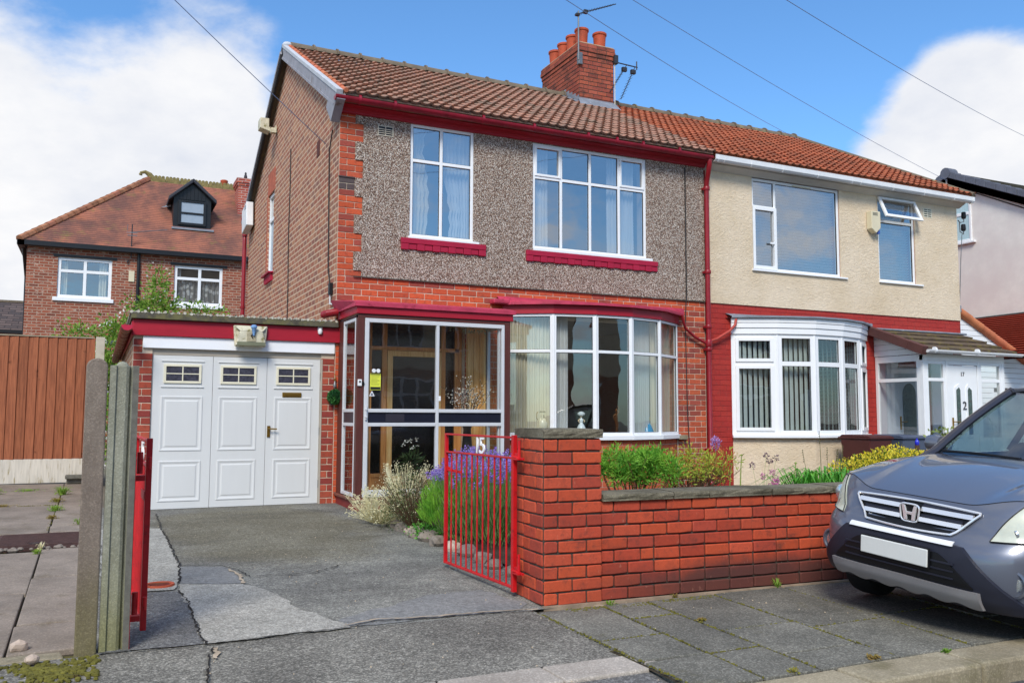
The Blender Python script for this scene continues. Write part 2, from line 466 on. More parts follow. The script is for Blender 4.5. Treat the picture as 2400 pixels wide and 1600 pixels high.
m_gable = course_mat('gable_common_brick', (1, 2), [(158, 98, 78), (168, 110, 86), (142, 98, 82), (178, 124, 94), (160, 98, 78), (136, 96, 84), (184, 132, 102), (154, 96, 78)], (206, 178, 152), .222, .0826, .011, white=.35)
m_garside = course_mat('garage_side_brick', (1, 2), [(176, 130, 96), (150, 104, 80), (188, 146, 108), (138, 96, 80)], (196, 176, 150), .222, .0826, .008)
m_farbrick = course_mat('far_red_brick', (0, 2), [(136, 70, 52), (156, 86, 64), (114, 64, 52), (166, 98, 74), (142, 78, 58)], (168, 140, 122), .23, .08, .012, white=.9)
m_farbrick_side = course_mat('far_red_brick_side', (1, 2), [(150, 74, 50), (128, 68, 52), (176, 100, 72)], (178, 150, 128), .23, .08, .009, white=.5)
m_oppbrick = course_mat('opposite_brick', (0, 2), [(160, 80, 56), (140, 70, 50)], (180, 160, 140), .23, .08, .009)

m_brick = brick_mat('orange_red_brick', [(178, 84, 58), (186, 92, 62), (170, 80, 60), (158, 78, 64), (182, 88, 58), (144, 74, 64)], rand=.26, soot=(96, 68, 64), st_=(.52, .76))
m_brick_quoin = brick_mat('quoin_brick', [(192, 86, 54), (186, 84, 56), (196, 90, 56), (156, 74, 62), (184, 86, 60)], rand=.22, soot=(96, 68, 62), st_=(.54, .76), seed=5)
m_brick_garage = brick_mat('garage_pier_brick', [(160, 74, 56), (170, 82, 62), (150, 66, 54), (142, 62, 56)], rand=.2, soot=(90, 54, 50), st_=(.64, .8), seed=3)
m_brick_wall = brick_mat('garden_wall_brick', [(180, 76, 50), (190, 82, 52), (172, 70, 50), (184, 80, 56), (162, 68, 52)], rand=.26, soot=(70, 52, 50), st_=(.54, .72), eff=.75, seed=8, zsoot=(.10, .30, -.2, 1.1))
m_brick_paint = brick_mat('red_painted_brick', [(166, 50, 44), (170, 54, 46)], rand=.08, rough=.55, seed=2)
m_brick_chim = brick_mat('chimney_brick', [(156, 80, 60), (166, 86, 64), (146, 74, 60), (160, 84, 66)], rand=.26, soot=(72, 54, 50), st_=(.46, .66), seed=6)
m_brick_soot = brick_mat('sooty_brick', [(92, 80, 80), (84, 74, 74)], rand=.2, seed=1)
m_paint_mortar = M('red_painted_joint', (140, 40, 38), .7, .1)

def tile_mat(name, cols, dark, moss=.5, thr=(.5, .72), seed=0):
    t = NT(name)
    r = t.rand()
    # tiles joined in one mesh have no own random number, so a cell pattern laid along rows and columns varies both kinds alike
    k = t.colramp(t.noise(11, 3, .7, w=seed, st=(1.2, .8, .8)), [(.26 + .48 * i / (len(cols) - 1), lin(c)) for i, c in enumerate(cols)])
    k = t.hsv(k, v=t.math('MULTIPLY_ADD', t.math('FRACT', t.math('MULTIPLY', r, 13.7)), .22, .89))
    k = t.mix(t.math('MULTIPLY', t.ramp(t.noise(2.4, 8, .7, w=seed + 1), *thr), moss), k, lin(dark))
    k = t.mix(t.math('MULTIPLY', t.ramp(t.noise(17, 6, .7, w=seed + 5), .62, .74), .5), k, lin((70, 62, 56)))
    t.bsdf(k, .85, t.bump(t.noise(90, 5, .7), .35, .004), .25)
    return t.done()
m_tile15 = tile_mat('weathered_pantile', [(116, 98, 88), (164, 122, 102), (136, 110, 96), (184, 132, 108), (126, 106, 96), (192, 138, 112), (152, 116, 98)], (118, 106, 92), .8, (.44, .66))
m_tile17 = tile_mat('orange_pantile', [(112, 72, 56), (176, 96, 66), (134, 80, 58), (188, 104, 70), (124, 76, 58), (194, 106, 72)], (86, 66, 54), .65, (.46, .68), 3)
m_ridge = M('mossy_ridge_tile', (112, 100, 84), .85, .2, blot=(134, 128, 92), bls=4, bump=.4, bscale=50)
m_verge_tile = M('terracotta_verge_tile', (190, 112, 78), .8, .15, rand=.25, bump=.3)

# ================================================================== THE SETTING
def gz(y):
    if y <= -6.1: return 0.0
    if y <= 0: return 0.10 * (y + 6.1) / 6.1
    if y <= 3.7: return 0.10 + 0.10 * y / 3.7
    return 0.20

def sheet(name, poly, dz, mat, parent=None, step=.0, kind=None, rough=0.0):
    """a flat outline laid on the sloping ground; rough > 0 frays its outline"""
    pts = []
    n = len(poly)
    for i in range(n):
        a = poly[i]; b = poly[(i + 1) % n]
        L = math.hypot(b[0] - a[0], b[1] - a[1]); k = max(1, int(L / .07)) if rough else max(1, int(L / .8))
        for j in range(k):
            f = j / k
            x = a[0] + (b[0] - a[0]) * f; y = a[1] + (b[1] - a[1]) * f
            if rough and 0 < f:
                x += (mnoise.noise(Vector((x * 9, y * 9, 1.3)))) * rough; y += (mnoise.noise(Vector((x * 9, y * 9, 7.3)))) * rough
            pts.append((x, y, gz(y) + dz))
    o = MB().add(pts, [tuple(range(len(pts)))]).build(name, mat, parent)
    if kind: o["kind"] = kind
    return o

def tarmac(name, base, light, agg=.5, moss=None, mthr=(.5, .7), scale=1.0, stain=None):
    t = NT(name)
    k = t.mix(t.ramp(t.noise(1.6, 7, .65, w=scale), .34, .68), lin(base), lin(light))
    if moss: k = t.mix(t.math('MULTIPLY', t.ramp(t.noise(1.5, 8, .7, w=6.0, st=(.8, 2.2, 1)), *mthr), .75), k, lin(moss))
    if stain:
        cx_, cy_ = stain; sp_ = t.n('ShaderNodeSeparateXYZ'); t.put(sp_.inputs[0], t.pos)
        dx_ = t.math('MULTIPLY', t.math('SUBTRACT', sp_.outputs[0], cx_), .85); dy_ = t.math('MULTIPLY', t.math('SUBTRACT', sp_.outputs[1], cy_), .42)
        rr_ = t.math('ADD', t.math('ADD', t.math('MULTIPLY', dx_, dx_), t.math('MULTIPLY', dy_, dy_)), t.math('MULTIPLY', t.math('SUBTRACT', t.noise(1.3, 6, .65, w=11.0), .5), 1.8))
        k = t.mix(t.math('MULTIPLY', t.ramp(rr_, 1.15, .35), .55), k, lin((108, 100, 74)))
        k = t.mix(t.math('MULTIPLY', t.ramp(t.noise(1.1, 6, .7, w=5.0, st=(.7, 2.4, 1)), .50, .66), .45), k, lin((78, 76, 70)))
    v = t.n('ShaderNodeTexVoronoi'); t.put(v.inputs['Vector'], t.pos); v.inputs['Scale'].default_value = 120
    sc = t.n('ShaderNodeSeparateColor'); t.put(sc.inputs[0], v.outputs['Color'])
    k = t.hsv(k, v=t.math('MULTIPLY_ADD', t.math('POWER', sc.outputs[0], 2.2), agg * 1.6, 1 - agg * .5))
    k = t.hsv(k, v=t.math('MULTIPLY_ADD', t.noise(24, 3, .85), 1.5, .25))
    k = t.hsv(k, v=t.math('MULTIPLY_ADD', t.noise(75, 2, .9), 1.5, .25))
    h = t.math('ADD', t.math('MULTIPLY', sc.outputs[0], .7), t.noise(45, 5, .7))
    t.bsdf(k, .9, t.bump(h, .8, .006), .25)
    return t.done()

m_tar_drive = tarmac('worn_drive_tarmac', (108, 107, 102), (140, 139, 131), .6, stain=(-1.25, -1.9))
m_tar_dark = tarmac('dark_patch_tarmac', (96, 96, 96), (118, 118, 116), .6)
m_tar_pale = tarmac('pale_concrete_patch', (150, 148, 140), (172, 169, 160), .4)
m_tar_smooth = tarmac('smooth_grey_patch', (120, 121, 120), (136, 136, 134), .12)
m_tar_apron = tarmac('crossing_tarmac', (108, 105, 98), (134, 131, 122), .75, scale=2.0)
m_road = tarmac('road_tarmac', (84, 84, 84), (110, 108, 106), .6)
m_slab = None
def slab_mat(name, a, b, moss, mt=(.56, .72), fleck=.4):
    t = NT(name)
    k = t.mix(t.ramp(t.noise(2.2, 6, .65), .32, .68), lin(a), lin(b))
    k = t.hsv(k, v=t.math('MULTIPLY_ADD', t.rand(), .22, .89))
    k = t.mix(t.math('MULTIPLY', t.ramp(t.noise(3.1, 8, .75, w=2.0), *mt), .7), k, lin(moss))
    v = t.n('ShaderNodeTexVoronoi'); t.put(v.inputs['Vector'], t.pos); v.inputs['Scale'].default_value = 130
    sc = t.n('ShaderNodeSeparateColor'); t.put(sc.inputs[0], v.outputs['Color'])
    k = t.hsv(k, v=t.math('MULTIPLY_ADD', t.math('POWER', sc.outputs[0], 3), fleck * 2, 1 - fleck * .45))
    t.bsdf(k, .9, t.bump(t.math('ADD', t.noise(70, 5, .7), t.math('MULTIPLY', sc.outputs[0], .4)), .25, .004), .25)
    return t.done()
m_slab = slab_mat('grey_concrete_flag', (96, 95, 88), (122, 120, 111), (94, 88, 56), (.56, .74), fleck=.5)
m_slab_brown = slab_mat('brown_concrete_flag', (122, 112, 102), (148, 136, 124), (104, 92, 70), (.52, .72), .2)
m_kerb = slab_mat('stone_kerb', (138, 128, 106), (164, 154, 132), (104, 98, 70), (.48, .7), .2)
m_kerb_pale = slab_mat('pale_kerb', (150, 142, 132), (172, 164, 154), (130, 122, 110), (.6, .8), .25)
m_joint = M('joint_soil', (62, 54, 42), .95, .3, fine=.3, blot=(96, 92, 44), bls=7, bthr=(.5, .62), bump=.6)
m_soil = M('garden_soil', (74, 60, 48), .95, .3, fine=.3, bump=1, bscale=40, bdist=.02)
m_grass = leaf_mat('grass_blade', (96, 128, 52), (128, 150, 66), .2)
m_moss = M('green_moss', (104, 100, 40), .95, .4, scale=14, fine=.3, blot=(72, 58, 30), bls=12, bump=1, bscale=60, bdist=.01)
m_stone = M('grey_rock', (132, 122, 112), .85, .2, scale=14, bump=.6, bscale=40, blot=(96, 88, 80), bls=9)
m_stone_pink = M('pinkish_rock', (184, 166, 150), .85, .15, scale=14, bump=.5, bscale=40)
m_crack = M('dark_crack_grit', (38, 34, 30), .95, .3)  # dark mottled colour of the crack strips
m_grit = M('crack_grit', (176, 160, 138), .95, .25, fine=.2, bump=.6)
m_ground = M('bare_ground', (108, 104, 94), .95, .2, scale=.6, blot=(92, 100, 62), bls=.5)

ground = MB().grid(lambda u, v: (-140 + 280 * u, -6.1 + 0 * v + (156 * v if v > 0 else 0), (gz(-6.1 + 156 * v) - .05)), 14, 39)
ground.v = [(x, y, z) for x, y, z in ground.v]
g = ground.build('ground', m_ground); g["kind"] = 'structure'
far = MB().quad((-140, -150, -.16), (140, -150, -.16), (140, -6.1, -.16), (-140, -6.1, -.16)).build('ground', m_ground); far["kind"] = 'structure'
road = MB().quad((-90, -14.4, -.115), (90, -14.4, -.115), (90, -7.62, -.115), (-90, -7.62, -.115)).build('road', m_road); road["kind"] = 'structure'
m_fp = slab_mat('opposite_flag', (110, 110, 106), (128, 126, 120), (100, 94, 70))
op = MB().box(-60, 60, -16.6, -14.4, -.2, 0).build('opposite_pavement', m_fp); op["kind"] = 'structure'
# crossing, drive and its patches
cross = MB()
cross.quad((-12, -7.25, -.02), (-.22, -7.25, -.02), (-.22, -6.17, .0), (-12, -6.17, .0))
crossing = cross.build('driveway_crossing', m_tar_apron); crossing["kind"] = 'structure'
apr = MB().quad((-12, -8.3, -.105), (.02, -8.3, -.105), (-.1, -7.5, -.03), (-12, -7.5, -.03)).build('road_apron', tarmac('apron_tarmac', (98, 97, 96), (120, 118, 116), .6, scale=4.0)); apr["kind"] = 'structure'
drive = MB()
N = 14
for i in range(N):
    y0 = -6.17 + 6.6 * i / N; y1 = -6.17 + 6.6 * (i + 1) / N
    drive.quad((-2.75, y0, gz(y0)), (.35, y0, gz(y0)), (.35, y1, gz(y1)), (-2.75, y1, gz(y1)))
drive_o = drive.build('driveway', m_tar_drive); drive_o["kind"] = 'structure'
sheet('pale_patch', [(-2.2, -4.52), (-1.79, -4.69), (-1.71, -4.82), (-1.62, -5.12), (-1.58, -5.6), (-1.49, -5.82), (-1.41, -6.03), (-1.39, -6.16), (-1.83, -6.17), (-2.15, -6.2), (-2.21, -6.19), (-2.2, -5.55), (-2.22, -4.74)], .008, m_tar_pale, drive_o, rough=.035)
sheet('pale_strip', [(-2.7, -1.5), (-2.14, -1.63), (-2.14, -3.83), (-2.21, -4.47), (-2.25, -4.7), (-2.7, -4.66)], .008, m_tar_pale, drive_o, rough=.03)
sheet('smooth_patch', [(-2.14, -3.83), (-1.82, -3.96), (-1.77, -4.2), (-1.78, -4.67), (-2.2, -4.5)], .006, m_tar_smooth, drive_o, rough=.03)
sheet('dark_patch', [(-2.7, -4.68), (-2.22, -4.76), (-2.2, -5.55), (-2.21, -6.18), (-2.72, -6.17)], .006, m_tar_dark, drive_o, rough=.03)
sheet('worn_patch', [(-1.38, -6.12), (-1.42, -5.95), (-1.05, -5.75), (-.68, -5.5), (-.28, -5.5), (-.17, -6.0), (-.3, -6.14), (-.9, -6.12)], .004, m_tar_smooth, drive_o, rough=.06)

def crack(parent, pts, w, mat, dz=.012, name='crack', jit=.012):
    mb = MB(); P = []
    for i in range(len(pts) - 1):
        a = pts[i]; b = pts[i + 1]; L = math.hypot(b[0] - a[0], b[1] - a[1]); k = max(2, int(L / .035))
        for j in range(k): P.append((a[0] + (b[0] - a[0]) * j / k + rnd.uniform(-jit, jit), a[1] + (b[1] - a[1]) * j / k + rnd.uniform(-jit, jit)))
    P.append(pts[-1])
    vs = []
    for i, p in enumerate(P):
        q = P[min(i + 1, len(P) - 1)]; o = P[max(i - 1, 0)]
        d = Vector((q[0] - o[0], q[1] - o[1])); d.normalize() if d.length else None
        n_ = Vector((-d.y, d.x)); ww = w * rnd.uniform(.25, 1.0)
        for sg in (-1, 1): vs.append((p[0] + n_.x * ww * sg / 2, p[1] + n_.y * ww * sg / 2, gz(p[1]) + dz))
    mb.add(vs, [(2 * i, 2 * i + 1, 2 * i + 3, 2 * i + 2) for i in range(len(P) - 1)])
    return mb.build(name, mat, parent)
crack(drive_o, [(-2.12, -.4), (-2.14, -1.63), (-2.13, -2.49), (-2.14, -3.83), (-2.2, -4.5)], .018, m_crack)
crack(drive_o, [(-2.22, -4.74), (-2.19, -5.2), (-2.21, -5.8), (-2.2, -6.2)], .016, m_crack)
crack(drive_o, [(-2.14, -3.83), (-1.82, -3.96), (-1.75, -4.15), (-1.70, -4.44), (-1.23, -4.47), (-.9, -4.2)], .016, m_crack)
crack(drive_o, [(-1.80, -4.1), (-1.76, -4.4), (-1.79, -4.68)], .04, m_grit)
crack(drive_o, [(-2.74, -6.18), (-2.2, -6.22), (-1.83, -6.19), (-1.38, -6.17), (-1.23, -6.08), (-.9, -6.13), (-.53, -6.15), (-.2, -6.2)], .015, m_crack, .013)
crack(drive_o, [(-1.42, -6.12), (-1.23, -6.05), (-.9, -6.12), (-.53, -6.15), (-.2, -6.21)], .028, m_grit, .016)
crack(crossing, [(-2.17, -6.25), (-2.23, -6.57), (-2.26, -6.82), (-2.3, -7.2)], .014, m_crack, .003)
crack(crossing, [(-2.15, -6.28), (-2.18, -6.5)], .03, m_grit, .005)
crack(drive_o, [(-.75, -.4), (-.35, -.7), (-.05, -1.3)], .014, m_crack)
# round clay gully let into the drive
dr = empty('drain_gully', (-2.33, -4.52, gz(-4.52) + .006), 0, 'round terracotta drain grate let into the drive beside the open left gate', 'drain')
MB().lathe([(.0, .0), (.075, .0), (.078, .012), (.098, .014), (.102, 0)], (0, 0, 0), 28).build('rim', m_potclay, dr, smooth=True)
for i in range(5): MB().box(-.066 + 0, .066, -.052 + i * .024, -.044 + i * .024, .004, .011).build('grate_bar', m_gutbrown, dr)

# ---- paved footway on the right, flag by flag
pave = MB().quad((-.25, -7.95, -.018), (14, -7.95, -.018), (14, -6.1, -.018), (-.25, -6.1, -.018)).build('pavement', m_joint); pave["kind"] = 'structure'
colsA = [(-.215, -.24), (.262, .14), (.60, .50), (1.16, 1.04), (1.78, 1.60), (2.40, 2.2), (3.02, 2.82), (3.65, 3.45), (4.3, 4.1), (5.0, 4.8), (5.8, 5.6), (6.6, 6.4), (7.4, 7.2)]
joints = [[-7.0, -7.44], [-6.62, -7.45], [-7.09, -7.62], [-7.24], [-7.17], [-6.9, -7.5], [-7.2], [-6.9], [-7.2], [-6.9], [-7.2], [-6.9]]
for c in range(len(colsA) - 1):
    ys = [-6.22] + joints[c] + [-7.925]
    for k in range(len(ys) - 1):
        ya, yb = ys[k], ys[k + 1]
        fx = lambda pr, y: pr[0] + (pr[1] - pr[0]) * (-6.22 - y) / 1.7
        gp_ = .010
        P4 = [(fx(colsA[c], ya) + gp_, ya - gp_), (fx(colsA[c + 1], ya) - gp_, ya - gp_), (fx(colsA[c + 1], yb) - gp_, yb + gp_), (fx(colsA[c], yb) + gp_, yb + gp_)]
        dz = [rnd.uniform(-.004, .004) for _ in range(4)]
        vs = [(x, y, z) for (x, y), z in zip(P4, dz)] + [(x, y, -.05) for x, y in P4]
        ins = []
        o = MB().add(vs, [(3, 2, 1, 0), (0, 1, 5, 4), (1, 2, 6, 5), (2, 3, 7, 6), (3, 0, 4, 7)]).build('paving_slab', m_slab, pave, bevel=.006)
# ---- kerb stones
kerb = MB().quad((-3, -8.1, -.06), (9, -8.1, -.06), (9, -8.0, -.06), (-3, -8.0, -.06)).build('kerb', m_joint); kerb["kind"] = 'structure'
def stone_prism(parent, P4, z0, z1, mat, name='kerb_stone', bev=.018):
    vs = [(x, y, z1) for x, y in P4] + [(x, y, z0) for x, y in P4]
    return MB().add(vs, [(0, 1, 2, 3), (0, 4, 5, 1), (1, 5, 6, 2), (2, 6, 7, 3), (3, 7, 4, 0)]).build(name, mat, parent, bevel=bev, fix=True)
xs = [-.08, .56, 1.30, 1.98, 2.7, 3.4, 4.1, 4.8, 5.6, 6.4, 7.2]
for i in range(len(xs) - 1):
    dy = rnd.uniform(-.012, .012)
    stone_prism(kerb, [(xs[i] + .006, -7.935), (xs[i + 1] - .006, -7.935), (xs[i + 1] - .006, -8.19 + dy), (xs[i] + .006, -8.19 + dy)], -.16, rnd.uniform(-.004, .006), m_kerb)
xs = [-8.0, -6.2, -4.6, -3.1, -1.9, -1.28, -.72, -.235]
for i in range(len(xs) - 1):
    stone_prism(kerb, [(xs[i] + .004, -7.26), (xs[i + 1] - .004, -7.26), (xs[i + 1] - .004, -7.515), (xs[i] + .004, -7.515)], -.12, -.013, m_kerb_pale, bev=.01)
stone_prism(kerb, [(-.228, -7.26), (-.15, -7.30), (-.03, -7.93), (-.16, -7.95), (-.228, -7.5)], -.16, -.008, m_kerb_pale, bev=.01) if False else None
stone_prism(kerb, [(-.228, -7.27), (-.165, -7.29), (-.085, -7.94), (-.19, -7.94)], -.16, -.006, m_kerb_pale, bev=.01)

# ---- left path of brown flags
path = MB()
for i in range(12):
    y0 = -6.12 + 9.8 * i / 12; y1 = -6.12 + 9.8 * (i + 1) / 12
    path.quad((-7, y0, gz(y0) - .03), (-2.73, y0, gz(y0) - .03), (-2.73, y1, gz(y1) - .03), (-7, y1, gz(y1) - .03))
path_o = path.build('side_path', m_joint); path_o["kind"] = 'structure'
def flag(P4, mat, parent, j=.006, dz0=0):
    vs = [(x, y, gz(y) + rnd.uniform(-j, j) + dz0) for x, y in P4] + [(x, y, gz(y) - .08) for x, y in P4]
    return MB().add(vs, [(3, 2, 1, 0), (0, 1, 5, 4), (1, 2, 6, 5), (2, 3, 7, 6), (3, 0, 4, 7)]).build('paving_slab', mat, parent, bevel=.008)
colx = [(-2.76, -3.162, [3.55, 2.55, .72, -.95, -1.45], [-2.5, -3.86, -5.35, -6.0]),
        (-3.172, -4.12, [3.55, 2.6, .9, -.35, -1.47], [-2.62, -4.4, -6.02]),
        (-4.15, -5.1, [3.55, 2.2, .6, -.7, -1.47, -2.5, -4.1, -6.02], []), (-5.13, -6.1, [3.55, 1.9, .2, -1.3, -2.9, -4.5, -6.02], [])]
for xr_, xl_, ya, yb in colx:
    for ys in (ya, yb):
        for k in range(len(ys) - 1):
            a, b = ys[k] - .02, ys[k + 1] + .02
            flag([(xl_, a), (xr_, a), (xr_ + .01, b), (xl_ + .01, b)], m_slab_brown, path_o)
stone_prism(path_o, [(-7, -6.03), (-2.9, -6.03), (-2.88, -6.16), (-7, -6.16)], -.1, .004, m_kerb, 'edging_kerb', .01)
moss = MB()
for i in range(2600):
    x, y = rnd.uniform(-4.3, -2.72), rnd.gauss(-6.38, .11)
    if y > -6.18 or mnoise.noise(Vector((x * 5, y * 8, 2))) < rnd.uniform(-.5, .1): continue
    s_ = rnd.uniform(.006, .018); moss.lathe([(s_, -.004), (s_ * .8, s_ * .45), (0, s_ * .65)], (x, y, 0), 6)
moss = moss.build('moss_patch', m_moss, None, smooth=True)
tag(moss, 'patch of green and brown moss along the foot of the path edging', 'moss', kind='stuff')
# inspection cover in the path
cov = empty('manhole_cover', (-3.2, -2.0, gz(-2.0)), 0, 'dark rusty oblong manhole cover set into the brown flagged path', 'manhole cover')
m_rust = M('rusty_iron', (76, 54, 50), .7, .25, scale=20, fine=.15, bump=.4)
MB().box(-.38, .36, -.44, .46, -.03, .006).build('frame', m_rust, cov)
pl = MB().box(-.35, .33, -.41, .43, .0, .014)
for i in range(26): pl.box(-.33, .31, -.40 + i * .032, -.385 + i * .032, .014, .019)
pl.build('cover_plate', m_rust, cov)
MB().lathe([(0, .0), (.05, .0), (.05, .004)], (-.03, -.3, .018), 14).build('lifting_hole', m_black, cov)

def rock(name, loc, r, mat, label, group=None, cat='stone', sq=.7, seed=0, parent=None):
    import bmesh
    bm = bmesh.new(); bmesh.ops.create_icosphere(bm, subdivisions=2, radius=r)
    for v in bm.verts:
        d = 1 + .35 * mnoise.noise(v.co / r * 1.3 + Vector((seed, seed * 2, 3))); v.co *= d; v.co.z *= sq
    me = bpy.data.meshes.new(name); bm.to_mesh(me); bm.free(); me.materials.append(mat)
    o = bpy.data.objects.new(name, me); col.objects.link(o); o.location = loc
    if parent: o.parent = parent
    else: tag(o, label, cat, group)
    return o
rock('pale_stone', (-3.10, -5.90, .02), .045, m_stone_pink, 'white stone wedged in the gap between two brown flags of the left path', seed=1)
rock('pink_stone', (-3.02, -6.24, .03), .034, m_stone_pink, 'pale pink stone lying on the moss in front of the left path', seed=2)
rubble = []
for i in range(26):
    a = rnd.random()
    rubble.append((-3.62 + .78 * a, -2.52 + rnd.uniform(-.07, .06)))
rb = MB()
for x, y in rubble:
    s = rnd.uniform(.012, .035)
    rb.lathe([(s * .6, -s * .2), (s, s * .3), (s * .5, s * .8)], (x, y, gz(y)), 6)
tag(rb.build('rubble', m_stone, None), 'crumbled mortar rubble along the near edge of the manhole cover', 'rubble', kind='stuff')

# front gardens
gb = MB()
for i in range(10):
    y0 = -6.0 + 6.1 * i / 10; y1 = -6.0 + 6.1 * (i + 1) / 10
    gb.quad((.22 if y1 < -1.2 else .4, y0, gz(y0) + .03), (13.5, y0, gz(y0) + .03), (13.5, y1, gz(y1) + .03), (.22 if y1 < -1.2 else .4, y1, gz(y1) + .03))
gb_o = gb.build('garden_bed', m_soil); gb_o["kind"] = 'structure'
path17 = MB().box(7.6, 13.4, -5.9, -.9, .05, .16).build('garden_path', m_slab); path17["kind"] = 'structure'

# ================================================================== BRICK PIECES
brick_cache = {}
def brick_mesh(L, H, Dp, mat, ch=.005, var=5):
    """a brick face with slightly uneven, worn arrises; a few variants of each size are shared"""
    vi = rnd.randrange(var); key = (round(L, 3), round(H, 3), round(Dp, 3), mat.name, vi)
    if key not in brick_cache:
        r_ = random.Random(vi * 7 + int(L * 1000))
        x, z = L / 2, H / 2; q = ch * r_.uniform(.5, 1.3); jt = ch * .34
        ol = [(-x + q, -z), (0, -z), (x - q, -z), (x, -z + q), (x, z - q), (x - q, z), (0, z), (-x + q, z), (-x, z - q), (-x, -z + q)]
        ol = [(a + r_.uniform(-jt, jt), b + r_.uniform(-jt, jt)) for a, b in ol]
        n = len(ol); sh = lambda a, b: ((abs(a) - ch * .8) * (1 if a > 0 else -1) if abs(a) > ch else a, (abs(b) - ch * .8) * (1 if b > 0 else -1))
        A = [(*sh(a, b)[:1], r_.uniform(-.0006, .0006), sh(a, b)[1]) for a, b in ol]; B = [(a, ch * .7, b) for a, b in ol]; C2 = [(a, Dp, b) for a, b in ol]
        fs = [tuple(range(n))] + [(i, n + i, n + (i + 1) % n, (i + 1) % n) for i in range(n)] + [(n + i, 2 * n + i, 2 * n + (i + 1) % n, n + (i + 1) % n) for i in range(n)]
        me = bpy.data.meshes.new('brick'); me.from_pydata(A + B + C2, [], fs); me.materials.append(mat); me.update()
        brick_cache[key] = me
    return brick_cache[key]
BR_H = .0830
def lay(parent, x0, x1, z0, rows, mat, y=0.0, rz=0.0, org=(0, 0), L=.222, phase=0, joint=.010, dp=.03, skip=None, zlist=None, half_every=None, soot=None, rel=.006, joined=None, jit=.0015, H=BR_H):
    """stretcher-bond bricks, each its own object, standing a few mm proud of the mortar behind them"""
    c_, s_ = math.cos(rz), math.sin(rz)
    for r in range(rows):
        zc = z0 + H * (r + .5)
        off = (L / 2 if (r + phase) % 2 else 0)
        x = x0 - off
        while x < x1 - .012:
            a = max(x, x0); b = min(x + L, x1); x += L
            if b - a < .03: continue
            if skip:
                segs = skip(a, b, zc)
            else: segs = [(a, b)]
            for (a2, b2) in segs:
                w = b2 - a2 - joint
                if w < .025: continue
                mt = mat
                if joined is not None and joined.get('on'):
                    joined['mb'].box(a2 + joint / 2, b2 - joint / 2, y - rel, y + dp, zc - H / 2 + joint / 2, zc + H / 2 - joint / 2)
                    continue
                me = brick_mesh(w, H - joint, dp, mt)
                xc = (a2 + b2) / 2; yy = y - rel + rnd.uniform(-jit, jit)
                link('brick', me, parent, (org[0] + xc * c_ - yy * s_, org[1] + xc * s_ + yy * c_, zc + rnd.uniform(-.0008, .0008)), (rnd.uniform(-.006, .006), 0, rz + rnd.uniform(-.004, .004)))

def wall_y(mb, x0, x1, z0, z1, y0, y1, holes=(), m=0):
    """wall in the XZ plane from y0 (front) to y1 (back) with rectangular holes (x0,x1,z0,z1) and their reveals"""
    xs = sorted({x0, x1, *[min(max(h[i], x0), x1) for h in holes for i in (0, 1)]}); zs = sorted({z0, z1, *[min(max(h[i], z0), z1) for h in holes for i in (2, 3)]})
    for i in range(len(xs) - 1):
        for k in range(len(zs) - 1):
            cx = (xs[i] + xs[i + 1]) / 2; cz = (zs[k] + zs[k + 1]) / 2
            if any(h[0] < cx < h[1] and h[2] < cz < h[3] for h in holes): continue
            mb.quad((xs[i], y0, zs[k]), (xs[i + 1], y0, zs[k]), (xs[i + 1], y0, zs[k + 1]), (xs[i], y0, zs[k + 1]), m)
            mb.quad((xs[i + 1], y1, zs[k]), (xs[i], y1, zs[k]), (xs[i], y1, zs[k + 1]), (xs[i + 1], y1, zs[k + 1]), m)
    for a, b, c, d in list(holes) + [(x0, x1, z0, z1)]:
        mb.quad((a, y0, c), (b, y0, c), (b, y1, c), (a, y1, c), m); mb.quad((a, y0, d), (a, y1, d), (b, y1, d), (b, y0, d), m)
        mb.quad((a, y0, c), (a, y1, c), (a, y1, d), (a, y0, d), m); mb.quad((b, y0, c), (b, y0, d), (b, y1, d), (b, y1, c), m)
    return mb

g_up = glass_mat('upstairs_glass', .44)
g_low = glass_mat('window_glass', .16)
g_porch = glass_mat('porch_glass', .08)
g_far = glass_mat('far_glass', .30)
m_seal = M('window_gasket', (58, 60, 64), .6, .05)

def pane(parent, a, b, z0, z1, mat, seal=True):
    """glass pane between two plan points a, b"""
    (xa, ya), (xb, yb) = a, b
    o = MB().quad((xa, ya, z0), (xb, yb, z0), (xb, yb, z1), (xa, ya, z1)).build('pane', mat, parent)
    return o

